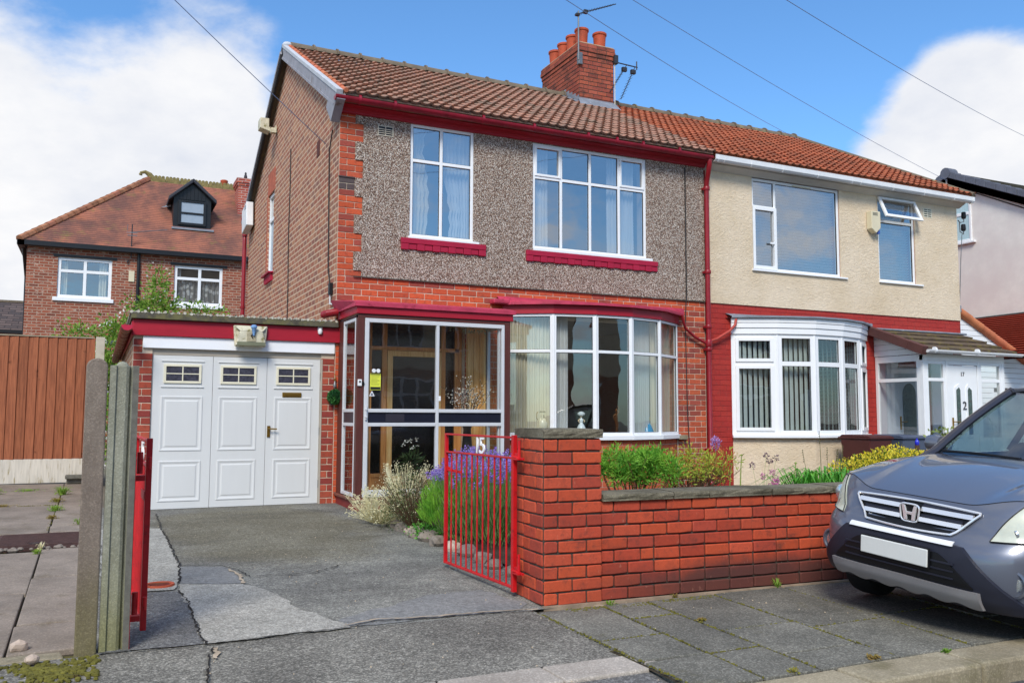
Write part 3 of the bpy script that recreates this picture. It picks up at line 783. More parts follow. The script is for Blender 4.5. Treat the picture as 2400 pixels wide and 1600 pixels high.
def frame_y(parent, x0, x1, z0, z1, y, cols_, zsplit, mat, glass, w=.05, dep=.06, seal=.006, open_=()):
    """window frame in the XZ plane: cols_ = inner mullion centres, zsplit = transom height; returns the window part"""
    mb = MB()
    mb.box(x0, x0 + w, y, y + dep, z0, z1); mb.box(x1 - w, x1, y, y + dep, z0, z1)
    mb.box(x0 + w, x1 - w, y, y + dep, z1 - w, z1); mb.box(x0 + w, x1 - w, y, y + dep, z0, z0 + w)
    for c in cols_: mb.box(c - w / 2, c + w / 2, y + .001, y + dep, z0 + w, z1 - w)
    xs_ = [x0 + w] + [v for c in cols_ for v in (c - w / 2, c + w / 2)] + [x1 - w]
    bays = [(xs_[i], xs_[i + 1]) for i in range(0, len(xs_), 2)]
    if zsplit:
        for a, b in bays: mb.box(a, b, y + .001, y + dep, zsplit - w / 2, zsplit + w / 2)
    win = mb.build('window', mat, parent, bevel=.006)
    for a, b in bays:
        for (c, d) in ([(z0 + w, zsplit - w / 2), (zsplit + w / 2, z1 - w)] if zsplit else [(z0 + w, z1 - w)]):
            s = MB(); t = seal
            s.box(a, a + t, y + .012, y + .03, c, d); s.box(b - t, b, y + .012, y + .03, c, d); s.box(a + t, b - t, y + .012, y + .03, c, c + t); s.box(a + t, b - t, y + .012, y + .03, d - t, d)
            s.build('gasket', m_seal, win)
            pane(win, (a, y + .022), (b, y + .022), c, d, glass)
    return win

def curtain(name, x0, x1, z0, z1, y, mat, label, folds=8, amp=.02, group=None, edge=None, topw=None, cat='curtain'):
    """hanging cloth with folds; edge(v) pulls the inner side of the cloth"""
    def fn(u, v):
        xa, xb = x0, x1
        if edge: xa, xb = edge(v)
        x = xa + (xb - xa) * u
        a = amp * (math.sin(u * folds * 2 * PI + .6 * math.sin(v * 3)) + .4 * math.sin(u * folds * 4.7 * PI + 1.3))
        return (x, y + a, z0 + (z1 - z0) * v)
    o = MB().grid(fn, max(24, folds * 8), 14).build(name, mat, None, smooth=True)
    return tag(o, label, cat, group)
def net_mat(name, c, tr=.35, lace=0):
    t = NT(name)
    d = t.n('ShaderNodeBsdfDiffuse'); d.inputs[0].default_value = (*lin(c), 1)
    tl = t.n('ShaderNodeBsdfTranslucent'); tl.inputs[0].default_value = (*lin(c), 1)
    tp = t.n('ShaderNodeBsdfTransparent')
    m1 = t.n('ShaderNodeMixShader'); m1.inputs[0].default_value = .4
    t.t.links.new(d.outputs[0], m1.inputs[1]); t.t.links.new(tl.outputs[0], m1.inputs[2])
    m2 = t.n('ShaderNodeMixShader')
    if lace:
        v = t.n('ShaderNodeTexVoronoi'); t.put(v.inputs['Vector'], t.pos); v.inputs['Scale'].default_value = lace
        t.put(m2.inputs[0], t.math('MULTIPLY', t.ramp(v.outputs['Distance'], .30, .5), .6))
    else: m2.inputs[0].default_value = tr
    t.t.links.new(m1.outputs[0], m2.inputs[1]); t.t.links.new(tp.outputs[0], m2.inputs[2]); t.t.links.new(m2.outputs[0], t.out.inputs[0])
    return t.done()
m_net = net_mat('white_net', (250, 251, 250), .03)
m_net2 = net_mat('cream_drape', (250, 244, 222), .02)
m_net3 = net_mat('sheer_net', (228, 234, 234), .22)
m_lace = net_mat('lace_net', (250, 250, 250), 0, 7)

# ================================================================== shared house pieces
RIDGE_Y, RIDGE_Z, EAVE_Y, EAVE_Z = 3.68, 7.56, -.30, 5.40
S_LEN = math.hypot(RIDGE_Y - EAVE_Y, RIDGE_Z - EAVE_Z)
S_ANG = math.atan2(RIDGE_Z - EAVE_Z, RIDGE_Y - EAVE_Y)
def slope_pt(x, s, n=0.0):
    return (x, EAVE_Y + s * math.cos(S_ANG) - n * math.sin(S_ANG), EAVE_Z + s * math.sin(S_ANG) + n * math.cos(S_ANG))
TW = .150; ROWS = 17; GA = S_LEN / ROWS
def tile_geo(mb=None, x=0, s=0, j=0):
    """one pantile: a shallow pan and a round roll, lapping the one below"""
    us = [0, .16, .34, .50, .62, .73, .84, .93, 1.0]
    pr = [.010, .003, .0, .002, .010, .024, .029, .021, .009]
    w = TW; L = GA + .035
    top = []; bot = []; low = []
    for u, h in zip(us, pr):
        low.append((x + u * w, s, .050 + h + j)); top.append((x + u * w, s + L, .006 + h + j)); bot.append((x + u * w, s + .012, .022 + h * .85 + j))
    n = len(us)
    vs = low + top + bot
    fs = [(i, i + 1, n + i + 1, n + i) for i in range(n - 1)] + [(2 * n + i, 2 * n + i + 1, i + 1, i) for i in range(n - 1)]
    return vs, fs
tile_cache = {}
def tile_obj(parent, mat, x, row):
    if mat.name not in tile_cache:
        vs, fs = tile_geo()
        me = bpy.data.meshes.new('roof_tile'); me.from_pydata(vs, [], fs); me.materials.append(mat); me.update(); me.shade_smooth()
        try: me.set_sharp_from_angle(angle=math.radians(50))
        except Exception: pass
        tile_cache[mat.name] = me
    o = link('roof_tile', tile_cache[mat.name], parent, slope_pt(x, row * GA, rnd.uniform(-.003, .004)), (S_ANG + rnd.uniform(-.01, .01), rnd.uniform(-.012, .012), rnd.uniform(-.008, .008)))
    return o
def lay_roof(roof, x0, x1, mat, skip=None):
    cols_n = int(round((x1 - x0) / TW)); cnt = 0
    rest = MB()
    for r in range(ROWS):
        for c in range(cols_n):
            x = x0 + c * TW
            if skip and skip(x, r): continue
            if cnt < 298:
                tile_obj(roof, mat, x, r); cnt += 1
            else:
                vs, fs = tile_geo(None, 0, 0, rnd.uniform(-.003, .004))
                k = rnd.uniform(-.008, .008)
                rest.add([slope_pt(x + px_ + k * 0, r * GA + py_, pz_) for px_, py_, pz_ in vs], fs)
    o = rest.build('roof_tiles', mat, roof, smooth=True); o["kind"] = 'stuff'
def ridge(parent, x0, x1, mat, pitch=.43, y=RIDGE_Y, z=RIDGE_Z, r=.115):
    n = int(round((x1 - x0) / pitch)); p = (x1 - x0) / n
    for i in range(n):
        mb = MB(); a = x0 + i * p; b = a + p - .004
        def fn(rr, xx): return [(xx, y + rr * math.cos(t) * 1.05, z + .0 + rr * math.sin(t)) for t in [PI * k / 10 for k in range(11)]]
        A = fn(r, a); B = fn(r * .97, b - .03); C_ = fn(r * 1.22, b - .03); Dd = fn(r * 1.22, b)
        vs = A + B + C_ + Dd
        fs = [(q * 11 + k, q * 11 + k + 1, (q + 1) * 11 + k + 1, (q + 1) * 11 + k) for q in range(3) for k in range(10)] + [tuple(range(33, 44)), tuple(reversed(range(11)))]
        mb.add(vs, fs)
        o = mb.build('ridge_tile', mat, parent, smooth=True, fix=True); o.location.z = rnd.uniform(-.004, .006)
def half_gutter(parent, pts, r, mat, name='gutter', thick=.006, n=10):
    """open half-round gutter running through pts"""
    mb = MB(); P = [Vector(p) for p in pts]; vs = []
    for i, p in enumerate(P):
        d = (P[min(i + 1, len(P) - 1)] - P[max(0, i - 1)]); d.z = 0; d.normalize(); s_ = Vector((-d.y, d.x, 0))
        for rr in (r, r - thick):
            for k in range(n + 1):
                t = PI + PI * k / n
                vs.append(p + s_ * math.cos(t) * rr + Vector((0, 0, math.sin(t) * rr)))
    m_ = 2 * (n + 1)
    fs = []
    for i in range(len(P) - 1):
        for k in range(n): fs.append((i * m_ + k, i * m_ + k + 1, (i + 1) * m_ + k + 1, (i + 1) * m_ + k)); fs.append((i * m_ + n + 1 + k + 1, i * m_ + n + 1 + k, (i + 1) * m_ + n + 1 + k, (i + 1) * m_ + n + 1 + k + 1))
        for e in (0, n): fs.append((i * m_ + e, i * m_ + n + 1 + e, (i + 1) * m_ + n + 1 + e, (i + 1) * m_ + e))
    fs += [tuple(range(n + 1)), tuple((len(P) - 1) * m_ + k for k in reversed(range(n + 1)))]
    mb.add(vs, fs)
    return mb.build(name, mat, parent, smooth=True, fix=True)
def arc_off(V, off):
    """offset an open plan polyline outwards (towards -Y)"""
    out = []
    for i, p in enumerate(V):
        a = Vector(V[max(i - 1, 0)]); b = Vector(V[min(i + 1, len(V) - 1)]); d = (b - a).normalized()
        nn = Vector((d.y, -d.x))
        out.append((p[0] + nn.x * off, p[1] + nn.y * off))
    return out
def band(V, o0, o1, z0, z1, dz_in=0.0, m=0, mb=None):
    """solid following plan polyline V between offsets o0 (inner) and o1 (outer); inner top raised by dz_in"""
    A = arc_off(V, o0); B = arc_off(V, o1); mb = mb or MB(); n = len(V)
    vs = [(x, y, z0) for x, y in A] + [(x, y, z0) for x, y in B] + [(x, y, z1) for x, y in B] + [(x, y, z1 + dz_in) for x, y in A]
    fs = []
    for i in range(n - 1):
        for q in range(4): fs.append((q * n + i, q * n + i + 1, ((q + 1) % 4) * n + i + 1, ((q + 1) % 4) * n + i))
    fs += [(0, n, 2 * n, 3 * n), (n - 1, 2 * n - 1, 3 * n - 1, 4 * n - 1)]
    mb.add(vs, fs, m); return mb
def to_wall(V, off, z0, z1, wall_z, mb=None):
    """lead roof from an offset edge back to the wall"""
    B = arc_off(V, off); n = len(V); mb = mb or MB()
    W = [(V[0][0] - off * .9 + (V[-1][0] - V[0][0] + off * 1.8) * i / (n - 1), 0) for i in range(n)]
    vs = [(x, min(y, 0), z0) for x, y in B] + [(x, min(y, 0), z1) for x, y in B] + [(x, y, wall_z) for x, y in W] + [(x, y, z0) for x, y in W]
    fs = []
    for i in range(n - 1):
        for q in range(4): fs.append((q * n + i, q * n + i + 1, ((q + 1) % 4) * n + i + 1, ((q + 1) % 4) * n + i))
    mb.add(vs, fs); return mb
def fan_to_wall(V, z, thick, mb=None):
    mb = mb or MB(); n = len(V)
    pts = [(x, y, z) for x, y in V] + [(V[-1][0], .3, z), (V[0][0], .3, z)]
    return mb.ext(pts, (0, 0, -thick))

def bay_window(house, V, zb, zt, ztr, mat, glass, w=.06, openers=(), name='bay_window'):
    mb = MB(); n = len(V)
    win = None
    for i in range(n - 1):
        a = Vector(V[i]); b = Vector(V[i + 1]); d = (b - a).normalized(); nn = Vector((d.y, -d.x)); L = (b - a).length
        def bx(u0, u1, z0, z1, y0=0.0, y1=.055):
            c = [a + d * u0 + nn * y1 - nn * .03, a + d * u1 + nn * y1 - nn * .03, a + d * u1 + nn * y0 - nn * .03, a + d * u0 + nn * y0 - nn * .03]
            mb.ext([(p.x, p.y, z0) for p in c], (0, 0, z1 - z0))
        bx(0, w, zb, zt); bx(L - w, L, zb, zt); bx(w, L - w, zb, zb + w); bx(w, L - w, zt - w * .9, zt); bx(w, L - w, ztr - w / 2, ztr + w / 2)
        if i in openers:
            for (c, e) in ((zb + w, ztr - w / 2), (ztr + w / 2, zt - w * .9)):
                t = .045; g_ = (.045, .075)
                bx(w - .01, w + t, c - .01, e + .01, *g_); bx(L - w - t, L - w + .01, c - .01, e + .01, *g_); bx(w + t, L - w - t, c - .01, c + t, *g_); bx(w + t, L - w - t, e - t, e + .01, *g_)
        # corner post
    for v in V[1:-1]:
        mb.lathe([(.034, zb), (.034, zt)], (v[0], v[1], 0), 8)
    win = mb.build(name, mat, house, bevel=.005, fix=True)
    for i in range(n - 1):
        a = Vector(V[i]); b = Vector(V[i + 1]); d = (b - a).normalized(); nn = Vector((d.y, -d.x)); L = (b - a).length
        for (c, e) in ((zb + w, ztr - w / 2), (ztr + w / 2, zt - w * .9)):
            p = a + d * w; q = b - d * w
            pane(win, (p.x, p.y), (q.x, q.y), c, e, glass)
            s = MB(); t = .006 + (.0 if i not in openers else .0)
            for (f0, f1, z0, z1) in ((0, t, c, e), (1, -t, c, e)):
                o_ = p if f0 == 0 else q; o2 = o_ + d * f1
                s.ext([(o_.x + nn.x * k, o_.y + nn.y * k, z0) for k in (.012,)] + [(o2.x + nn.x * .012, o2.y + nn.y * .012, z0), (o2.x, o2.y, z0), (o_.x, o_.y, z0)], (0, 0, z1 - z0))
            for z0 in (c, e - t):
                s.ext([(p.x + nn.x * .012, p.y + nn.y * .012, z0), (q.x + nn.x * .012, q.y + nn.y * .012, z0), (q.x, q.y, z0), (p.x, p.y, z0)], (0, 0, t))
            s.build('gasket', m_seal, win)
    return win

def interior(house, x0, x1, y1=3.4):
    mb = MB()
    mb.box(x0 + .02, x1 - .02, y1, y1 + .1, 0, 5.34)
    mb.box(x0 + .26, x1 - .02, .26, y1, 2.72, 2.92, 1); mb.box(x0 + .26, x1 - .02, .26, y1, .06, .12, 1); mb.box(x0 + .02, x1 - .02, .24, y1, 5.28, 5.34)
    return mb.build('interior', [m_room, m_floor], house)

# ================================================================== HOUSE 15
h15 = empty('semi_detached_house', (0, 0, 0), 0, 'left half of the brick semi with grey pebble-dashed upper front and crimson gutters', 'house', 'pair of semi-detached houses')
W1 = (.99, 1.94, 3.66, 5.25); W2 = (2.88, 4.87, 3.66, 5.24); DOOR = (.47, 1.80, .12, 2.50); BAY = (2.46, 5.38, .93, 2.66)
fw = wall_y(MB(), .003, 5.99, -.1, 5.36, 0, .25, [W1, W2, DOOR, BAY])
wall15 = fw.build('front_wall', m_mortar_white, h15)
# pebble dash slab, toothed against the quoins
z_pb = 3.058
pb = MB(); rows_q = 27
left_edge = []
for r in range(rows_q):
    k = rows_q - 1 - r                       # from the top
    narrow = ((k + 1) // 3) % 2 == 0 if k >= 2 else True
    narrow = ((k + 4) // 3) % 2 == 1
    left_edge.append(.222 if narrow else .333)
def pebble_cells():
    xs_b = [.222, .333, W1[0], W1[1], W2[0], W2[1], 5.985]
    for r in range(rows_q + 1):
        za = z_pb + r * BR_H; zb_ = min(z_pb + (r + 1) * BR_H, 5.33)
        le = left_edge[min(r, rows_q - 1)]
        zs_ = sorted({za, zb_, *[h for h in (W1[2], W1[3], W2[2], W2[3]) if za < h < zb_]})
        for zi in range(len(zs_) - 1):
            zc = (zs_[zi] + zs_[zi + 1]) / 2
            spans = [(le, 5.985)]
            for h in (W1, W2):
                if h[2] < zc < h[3]:
                    nsp = []
                    for a, b in spans:
                        if h[0] > a and h[1] < b: nsp += [(a, h[0]), (h[1], b)]
                        else: nsp.append((a, b))
                    spans = nsp
            for a, b in spans:
                pb.quad((a, -.022, zs_[zi]), (b, -.022, zs_[zi]), (b, -.022, zs_[zi + 1]), (a, -.022, zs_[zi + 1]))
                pb.quad((a, -.022, zs_[zi]), (a, -.022, zs_[zi + 1]), (a, 0, zs_[zi + 1]), (a, 0, zs_[zi]))
                pb.quad((b, -.022, zs_[zi]), (b, 0, zs_[zi]), (b, 0, zs_[zi + 1]), (b, -.022, zs_[zi + 1]))
                pb.quad((a, -.022, zs_[zi]), (a, 0, zs_[zi]), (b, 0, zs_[zi]), (b, -.022, zs_[zi]))
                pb.quad((a, -.022, zs_[zi + 1]), (b, -.022, zs_[zi + 1]), (b, 0, zs_[zi + 1]), (a, 0, zs_[zi + 1]))
pebble_cells()
pbo = pb.build('pebble_dash_render', m_pebble, h15)
MB().box(.222, 5.985, -.03, -.0225, z_pb - .012, z_pb + .006).build('render_stop_bead', m_mortar_dk, h15)
MB().box(5.62, 5.628, -.024, -.0222, z_pb, 5.3).build('render_joint', m_dark, h15)
# quoin bricks, row by row
for r in range(rows_q):
    le = left_edge[r]; z0 = z_pb + r * BR_H; soot_row = r in (14, 15)
    if le > .3: parts = [(.006, .222), (.222, le)] if r % 2 else [(.006, .111), (.111, le)]
    else: parts = [(.006, .222)] if r % 2 else [(.006, .111), (.111, le)]
    for a, b in parts:
        link('brick', brick_mesh(b - a - .008, BR_H - .009, .03, m_brick_soot if soot_row else m_brick_quoin), h15, ((a + b) / 2, -.007 + rnd.uniform(-.0015, .0015), z0 + BR_H / 2), (0, 0, 0))
MB().box(.0, .225, -.018, -.004, z_pb + 16 * BR_H - .006, z_pb + 16 * BR_H + .010).build('string_course', m_brick_soot, h15)
lay(h15, .006, 5.985, z_pb - 4 * BR_H, 4, m_brick_quoin)
lay(h15, 5.44, 5.985, z_pb - 36 * BR_H, 32, m_brick, L=.222)
jn = {'on': True, 'mb': MB()}
lay(h15, 1.83, 2.42, z_pb - 36 * BR_H, 32, m_brick, joined=jn)
lay(h15, .006, .46, z_pb - 36 * BR_H, 32, m_brick, joined=jn)
bw_ = jn['mb'].build('brickwork', m_brick_quoin, h15); bw_["kind"] = 'stuff'
# gable wall with one narrow window
GW = (4.72, 5.35, 3.81, 5.32)
gm = MB()
ys = [0.0, GW[0], GW[1], 7.62]; zs = [-.1, GW[2], GW[3], 5.40]
for i in range(3):
    for k in range(3):
        if i == 1 and k == 1: continue
        for xx in (0.0, .25):
            q = [(xx, ys[i], zs[k]), (xx, ys[i + 1], zs[k]), (xx, ys[i + 1], zs[k + 1]), (xx, ys[i], zs[k + 1])]
            gm.quad(*(q if xx else q[::-1]))
for xx in (0.0, .25): gm.add([(xx, 0, 5.4), (xx, 7.62, 5.4), (xx, RIDGE_Y + .1, 7.50)], [(0, 1, 2)] if xx else [(2, 1, 0)])
a, b, c, d = GW
gm.quad((0, a, c), (.25, a, c), (.25, b, c), (0, b, c)); gm.quad((0, a, d), (0, b, d), (.25, b, d), (.25, a, d)); gm.quad((0, a, c), (0, a, d), (.25, a, d), (.25, a, c)); gm.quad((0, b, c), (.25, b, c), (.25, b, d), (0, b, d))
gm.build('gable_wall', m_gable, h15)
m_redrub = M('red_rubbed_brick', (178, 96, 72), .85, .15, bump=.3, scale=9, blot=(150, 90, 70))
MB().box(-.004, 0, 4.66, 5.40, 5.32, 5.74).box(-.004, 0, 5.35, 5.46, 3.9, 5.32).build('window_arch', m_redrub, h15)
gwn = MB(); gx = .03
gwn.box(gx, gx + .06, 4.72, 4.77, 3.81, 5.32); gwn.box(gx, gx + .06, 5.30, 5.35, 3.81, 5.32); gwn.box(gx, gx + .06, 4.77, 5.30, 3.81, 3.87); gwn.box(gx, gx + .06, 4.77, 5.30, 5.26, 5.32); gwn.box(gx, gx + .06, 4.77, 5.30, 4.80, 4.86)
gwo = gwn.build('window', m_upvc, h15, bevel=.005)
m_obsc = M('obscured_glass', (150, 168, 180), .25, .05, spec=.6)
MB().quad((gx + .03, 4.77, 3.87), (gx + .03, 5.30, 3.87), (gx + .03, 5.30, 4.80), (gx + .03, 4.77, 4.80)).build('pane', m_obsc, gwo)
MB().quad((gx + .03, 4.77, 4.86), (gx + .03, 5.30, 4.86), (gx + .03, 5.30, 5.26), (gx + .03, 4.77, 5.26)).build('pane', g_up, gwo)
sl = MB().box(-.09, .02, 4.64, 5.46, 3.775, 3.80)
for i in range(6): sl.box(-.05, 0, 4.68 + i * .12, 4.74 + i * .12, 3.64, 3.775)
sl.build('sill', m_sill_red, h15)
# remaining shell
MB().box(.25, 5.99, 7.37, 7.62, -.1, 5.36).build('rear_wall', m_greyrend, h15)
interior(h15, 0, 6.0)
MB().box(5.80, 5.99, .25, 7.37, -.1, 5.36).build('party_wall', m_room, h15)
# air brick, vent in gable
m_vent = M('cream_vent', (206, 196, 176), .6, .1)
av = MB(); av.box(.52, .74, -.032, -.022, 5.01, 5.022).box(.52, .74, -.032, -.022, 5.138, 5.15).box(.52, .532, -.032, -.022, 5.022, 5.138).box(.728, .74, -.032, -.022, 5.022, 5.138).box(.624, .636, -.030, -.022, 5.022, 5.138)
for i in range(3): av.box(.532, .728, -.030, -.022, 5.043 + i * .028, 5.052 + i * .028)
av.build('air_brick', m_vent, h15); MB().box(.53, .73, -.0245, -.0225, 5.02, 5.14).build('air_brick_recess', m_black, h15)
gv = MB().box(-.008, 0, 1.12, 1.30, 4.98, 5.21)
gv.build('gable_vent', M('dark_terracotta', (92, 50, 44), .8, .2), h15)
# windows upstairs
def painted_sill(house, x0, x1, z0, z1, nb):
    mb = MB().box(x0, x1, -.06, -.015, z0 + .085, z1)
    o = mb.build('sill', m_sill_red, house, bevel=.006)
    w = (x1 - x0) / nb
    for i in range(nb):
        dz = .014 if i % 2 else 0
        MB().box(x0 + i * w + .003, x0 + (i + 1) * w - .003, -.055 + (.008 if i % 2 else 0), -.015, z0 + (.008 if i % 2 else 0), z0 + .083).build('brick', m_sill_red, o, bevel=.004)
w1 = frame_y(h15, .99, 1.94, 3.66, 5.25, -.005, [1.45], 4.735, m_upvc, g_up, w=.045)
MB().box(.97, 2.02, -.05, .04, 3.635, 3.668).build('window_sill', m_upvc, w1, bevel=.005)
w2 = frame_y(h15, 2.88, 4.87, 3.66, 5.24, -.005, [3.36, 3.86, 4.375], 4.73, m_upvc, g_up, w=.045)
MB().box(2.88, 4.96, -.055, .04, 3.625, 3.668).build('window_sill', m_upvc, w2, bevel=.005)
for x0, x1 in ((2.915, 3.35), (4.385, 4.835)):   # opening top lights carry a second frame
    s = MB(); z0, z1 = 4.75, 5.205; t = .035; y0, y1 = -.018, .02
    s.box(x0, x0 + t, y0, y1, z0, z1); s.box(x1 - t, x1, y0, y1, z0, z1); s.box(x0 + t, x1 - t, y0, y1, z0, z0 + t); s.box(x0 + t, x1 - t, y0, y1, z1 - t, z1)
    s.build('opening_light', m_upvc, w2, bevel=.004)
painted_sill(h15, .865, 2.125, 3.475, 3.635, 11)
painted_sill(h15, 2.765, 5.055, 3.465, 3.625, 20)
# eaves: moulded fascia, gutter and brackets
fa = MB()
prof = [(-.02, 5.245), (-.052, 5.25), (-.058, 5.275), (-.075, 5.285), (-.085, 5.31), (-.17, 5.325), (-.175, 5.405), (0.0, 5.405), (0, 5.245)]
fa.ext([(-.01, y, z) for y, z in prof], (6.0, 0, 0)); fa.build('fascia', m_fascia, h15, fix=True)
MB().box(-.02, 5.98, -.285, -.02, 5.405, 5.452).build('eaves_filler', m_tile15, h15)
half_gutter(h15, [(-.13, -.25, 5.385), (2.0, -.25, 5.38), (5.97, -.25, 5.372)], .062, m_red)
for x in (.18, .66, 1.95, 2.75, 3.65, 4.15, 4.62, 5.3):
    MB().lathe([(.067, 0), (.067, .035)], (x, -.25, 5.378), 16, axis='x').build('gutter_union', m_red, h15, smooth=True)
# downpipe between the houses with its branches
dp = empty('downpipe', (0, 0, 0)); dp.parent = h15
dpm = MB().tube([(5.93, -.25, 5.33), (5.93, -.25, 5.25), (5.955, -.18, 5.12), (5.985, -.10, 4.98), (5.99, -.085, 4.8), (5.99, -.085, 2.6), (5.995, -.085, .22), (5.99, -.12, .16)], .040, 12)
for z in (4.86, 3.50, 2.62, 2.26, .68): dpm.lathe([(.05, 0), (.055, .01), (.055, .05), (.05, .06)], (5.99, -.085, z), 14).box(5.93, 6.05, -.07, -.02, z + .012, z + .045)
dpm.tube([(5.42, -.16, 2.80), (5.46, -.14, 2.70), (5.53, -.1, 2.60), (5.72, -.08, 2.48), (5.97, -.08, 2.37)], .022, 10)
dpm.lathe([(.052, 0), (.056, .01), (.056, .1), (.05, .11)], (5.99, -.085, 2.33), 14)
dpm.build('pipe', m_pipe, dp, smooth=True)
MB().tube([(6.52, -.12, 2.80), (6.50, -.12, 2.70), (6.40, -.1, 2.60), (6.15, -.08, 2.46), (6.0, -.08, 2.42)], .022, 10).build('branch_pipe', M('faded_red_pipe', (176, 70, 60), .5, .15), dp, smooth=True)
# roof
roof15 = MB().ext([slope_pt(-.1, 0, -.05), slope_pt(-.1, S_LEN, -.05), (-.1, 7.72, 5.36), (-.1, 7.60, 5.31), slope_pt(-.1, S_LEN, -.13), slope_pt(-.1, .1, -.13)], (6.1, 0, 0)).build('roof', m_ridge, h15, fix=True)
CH = (5.44, 6.22, 3.06, 4.62)
def skip_ch(x, r):
    X = x + TW / 2; Y = EAVE_Y + (r + .5) * GA * math.cos(S_ANG)
    return CH[0] - .05 < X < CH[1] + .05 and Y > CH[2] - .02
lay_roof(roof15, .0, 6.0, m_tile15, skip_ch)
ridge(roof15, .02, 5.42, m_ridge)
for r in range(ROWS):       # verge tiles
    mb = MB().tube([slope_pt(0.0, r * GA, .055), slope_pt(0.0, (r + 1) * GA + .02, .035)], .032, 8)
    mb.build('verge_tile', m_verge_tile, roof15, smooth=True)
vm = MB()
vm.ext([slope_pt(-.12, .02, .0), slope_pt(-.12, .02, .050), slope_pt(-.035, .02, .050), slope_pt(-.035, .02, .0)], Vector(slope_pt(0, S_LEN, 0)) - Vector(slope_pt(0, .02, 0)))
vm.build('verge_mortar', m_verge, roof15, fix=True)
MB().lathe([(0.0, -.03), (.08, -.03), (.10, .02), (.07, .07), (0, .09)], (-.03, RIDGE_Y, RIDGE_Z + .02), 14).build('ridge_end_mortar', m_verge, roof15, smooth=True)
bb = MB()
def bslope(s, n): return slope_pt(-.11, s, n)
bb.ext([bslope(.05, .0), bslope(S_LEN, .0), bslope(S_LEN + .05, -.17), bslope(.12, -.17)], (.03, 0, 0))
bb.ext([(-.118, y, z) for _, y, z in (bslope(.1, -.15), bslope(S_LEN, -.15), bslope(S_LEN + .05, -.185), bslope(.14, -.185))], (.02, 0, 0))
bb.ext([(-.115, .02, 5.12), (-.115, -.18, 5.27), (-.115, -.29, 5.33), (-.115, -.30, 5.40), (-.115, .1, 5.56), (-.115, .30, 5.40)], (.115, 0, 0))
bb.build('bargeboard', m_bargeboard, roof15, fix=True)
b2 = MB(); back_ang = math.atan2(RIDGE_Z - 5.36, 7.72 - RIDGE_Y)
def bk(s, n, x=-.12): return (x, 7.78 - s * math.cos(back_ang) + n * math.sin(back_ang) * 1, 5.33 + s * math.sin(back_ang) + n * math.cos(back_ang))
bl = math.hypot(RIDGE_Z - 5.36, 7.72 - RIDGE_Y)
b2.ext([bk(0, .05), bk(bl + .05, .05), bk(bl + .05, -.15), bk(0, -.15)], (.04, 0, 0))
b2.build('rear_bargeboard', m_black, roof15, fix=True)
MB().ext([bk(0, -.04, -.15), bk(bl, -.04, -.15), bk(bl, -.10, -.15), bk(0, -.10, -.15)], (.03, 0, 0)).build('rear_moulding', m_bargeboard, roof15, fix=True)
# rear gutter end and red pipe down the rear corner
rp = empty('rear_downpipe', (0, 0, 0)); rp.parent = h15
MB().tube([(-.04, 7.9, 5.38), (-.05, 7.9, 5.22), (-.07, 7.78, 5.1), (-.07, 7.74, 4.9), (-.07, 7.74, 3.55), (-.07, 7.74, 3.2)], .045, 12).lathe([(.06, 0), (.085, .04), (.09, .12)], (-.05, 7.9, 5.3), 12).lathe([(.055, 0), (.055, .06)], (-.07, 7.74, 5.0), 12).lathe([(.055, 0), (.06, .05)], (-.07, 7.74, 3.45), 12).build('pipe', m_pipe, rp, smooth=True)
# cables clipped to the gable
MB().tube([(-.012, 3.24, 5.66), (-.012, 3.22, 5.0), (-.012, 3.26, 4.2), (-.012, 3.2, 3.4), (-.012, 3.19, 2.5)], .008, 6).build('wall_cable', m_cable, h15, smooth=True)
cb1 = MB(); cb1.tube([(-.02, .30, 5.10), (-.02, .46, 4.85), (-.015, .44, 4.0), (-.015, .40, 3.2), (-.015, .28, 2.95), (-.015, .26, 2.75)], .009, 6)
cb1.build('wall_cable', m_cable, h15, smooth=True)
MB().box(-.05, -.002, .16, .24, 2.82, 2.98).build('cable_box', m_black, h15, bevel=.004)
MB().tube([(-.03, .2, 2.84), (-.03, .2, 2.70), (.02, -.03, 2.66)], .012, 8).build('cable_tail', m_alu, h15, smooth=True)
MB().tube([(5.60, -.035, 5.2), (5.60, -.035, 3.1), (5.58, -.03, 2.7), (5.60, -.03, 1.3), (5.62, -.03, .95), (5.66, -.04, .3)], .007, 6).build('front_cable', m_cable, h15, smooth=True)
# bay window
V15 = [(2.42, 0), (3.02, -.39), (3.62, -.54), (4.22, -.54), (4.82, -.39), (5.42, 0)]
bay = bay_window(h15, V15, .95, 2.67, 2.14, m_upvc, g_low, w=.042)
band(V15, -.04, .065, .885, .95).build('sill', m_upvc, bay, bevel=.006, fix=True)
MB().box(5.38, 5.56, -.09, -.0, .87, .935).build('stone_sill_end', m_kerb, bay, bevel=.006)
band(V15, -.02, .05, 2.672, 2.80).build('fascia', m_fascia, bay, fix=True)
Vs = []
for i in range(len(V15) - 1):
    for k in range(5):
        f = k / 5; Vs.append((V15[i][0] + (V15[i + 1][0] - V15[i][0]) * f, V15[i][1] + (V15[i + 1][1] - V15[i][1]) * f))
Vs.append(V15[-1])
to_wall(Vs, .12, 2.795, 2.83, 2.93).build('lead_roof', m_lead_red, bay, fix=True)
MB().box(2.2, 2.46, -.16, -.0, 2.80, 2.87).build('lead_flashing', m_lead_red, bay, bevel=.02)
MB().box(5.40, 5.55, -.05, -.0, 2.80, 2.92).build('lead_flashing', m_lead_red, bay, bevel=.015)
fan_to_wall(arc_off(V15, -.05), .945, .04).build('window_board', m_upvc, bay, fix=True)
fan_to_wall(arc_off(V15, -.02), 2.70, .02).build('bay_ceiling', m_room, bay, fix=True)
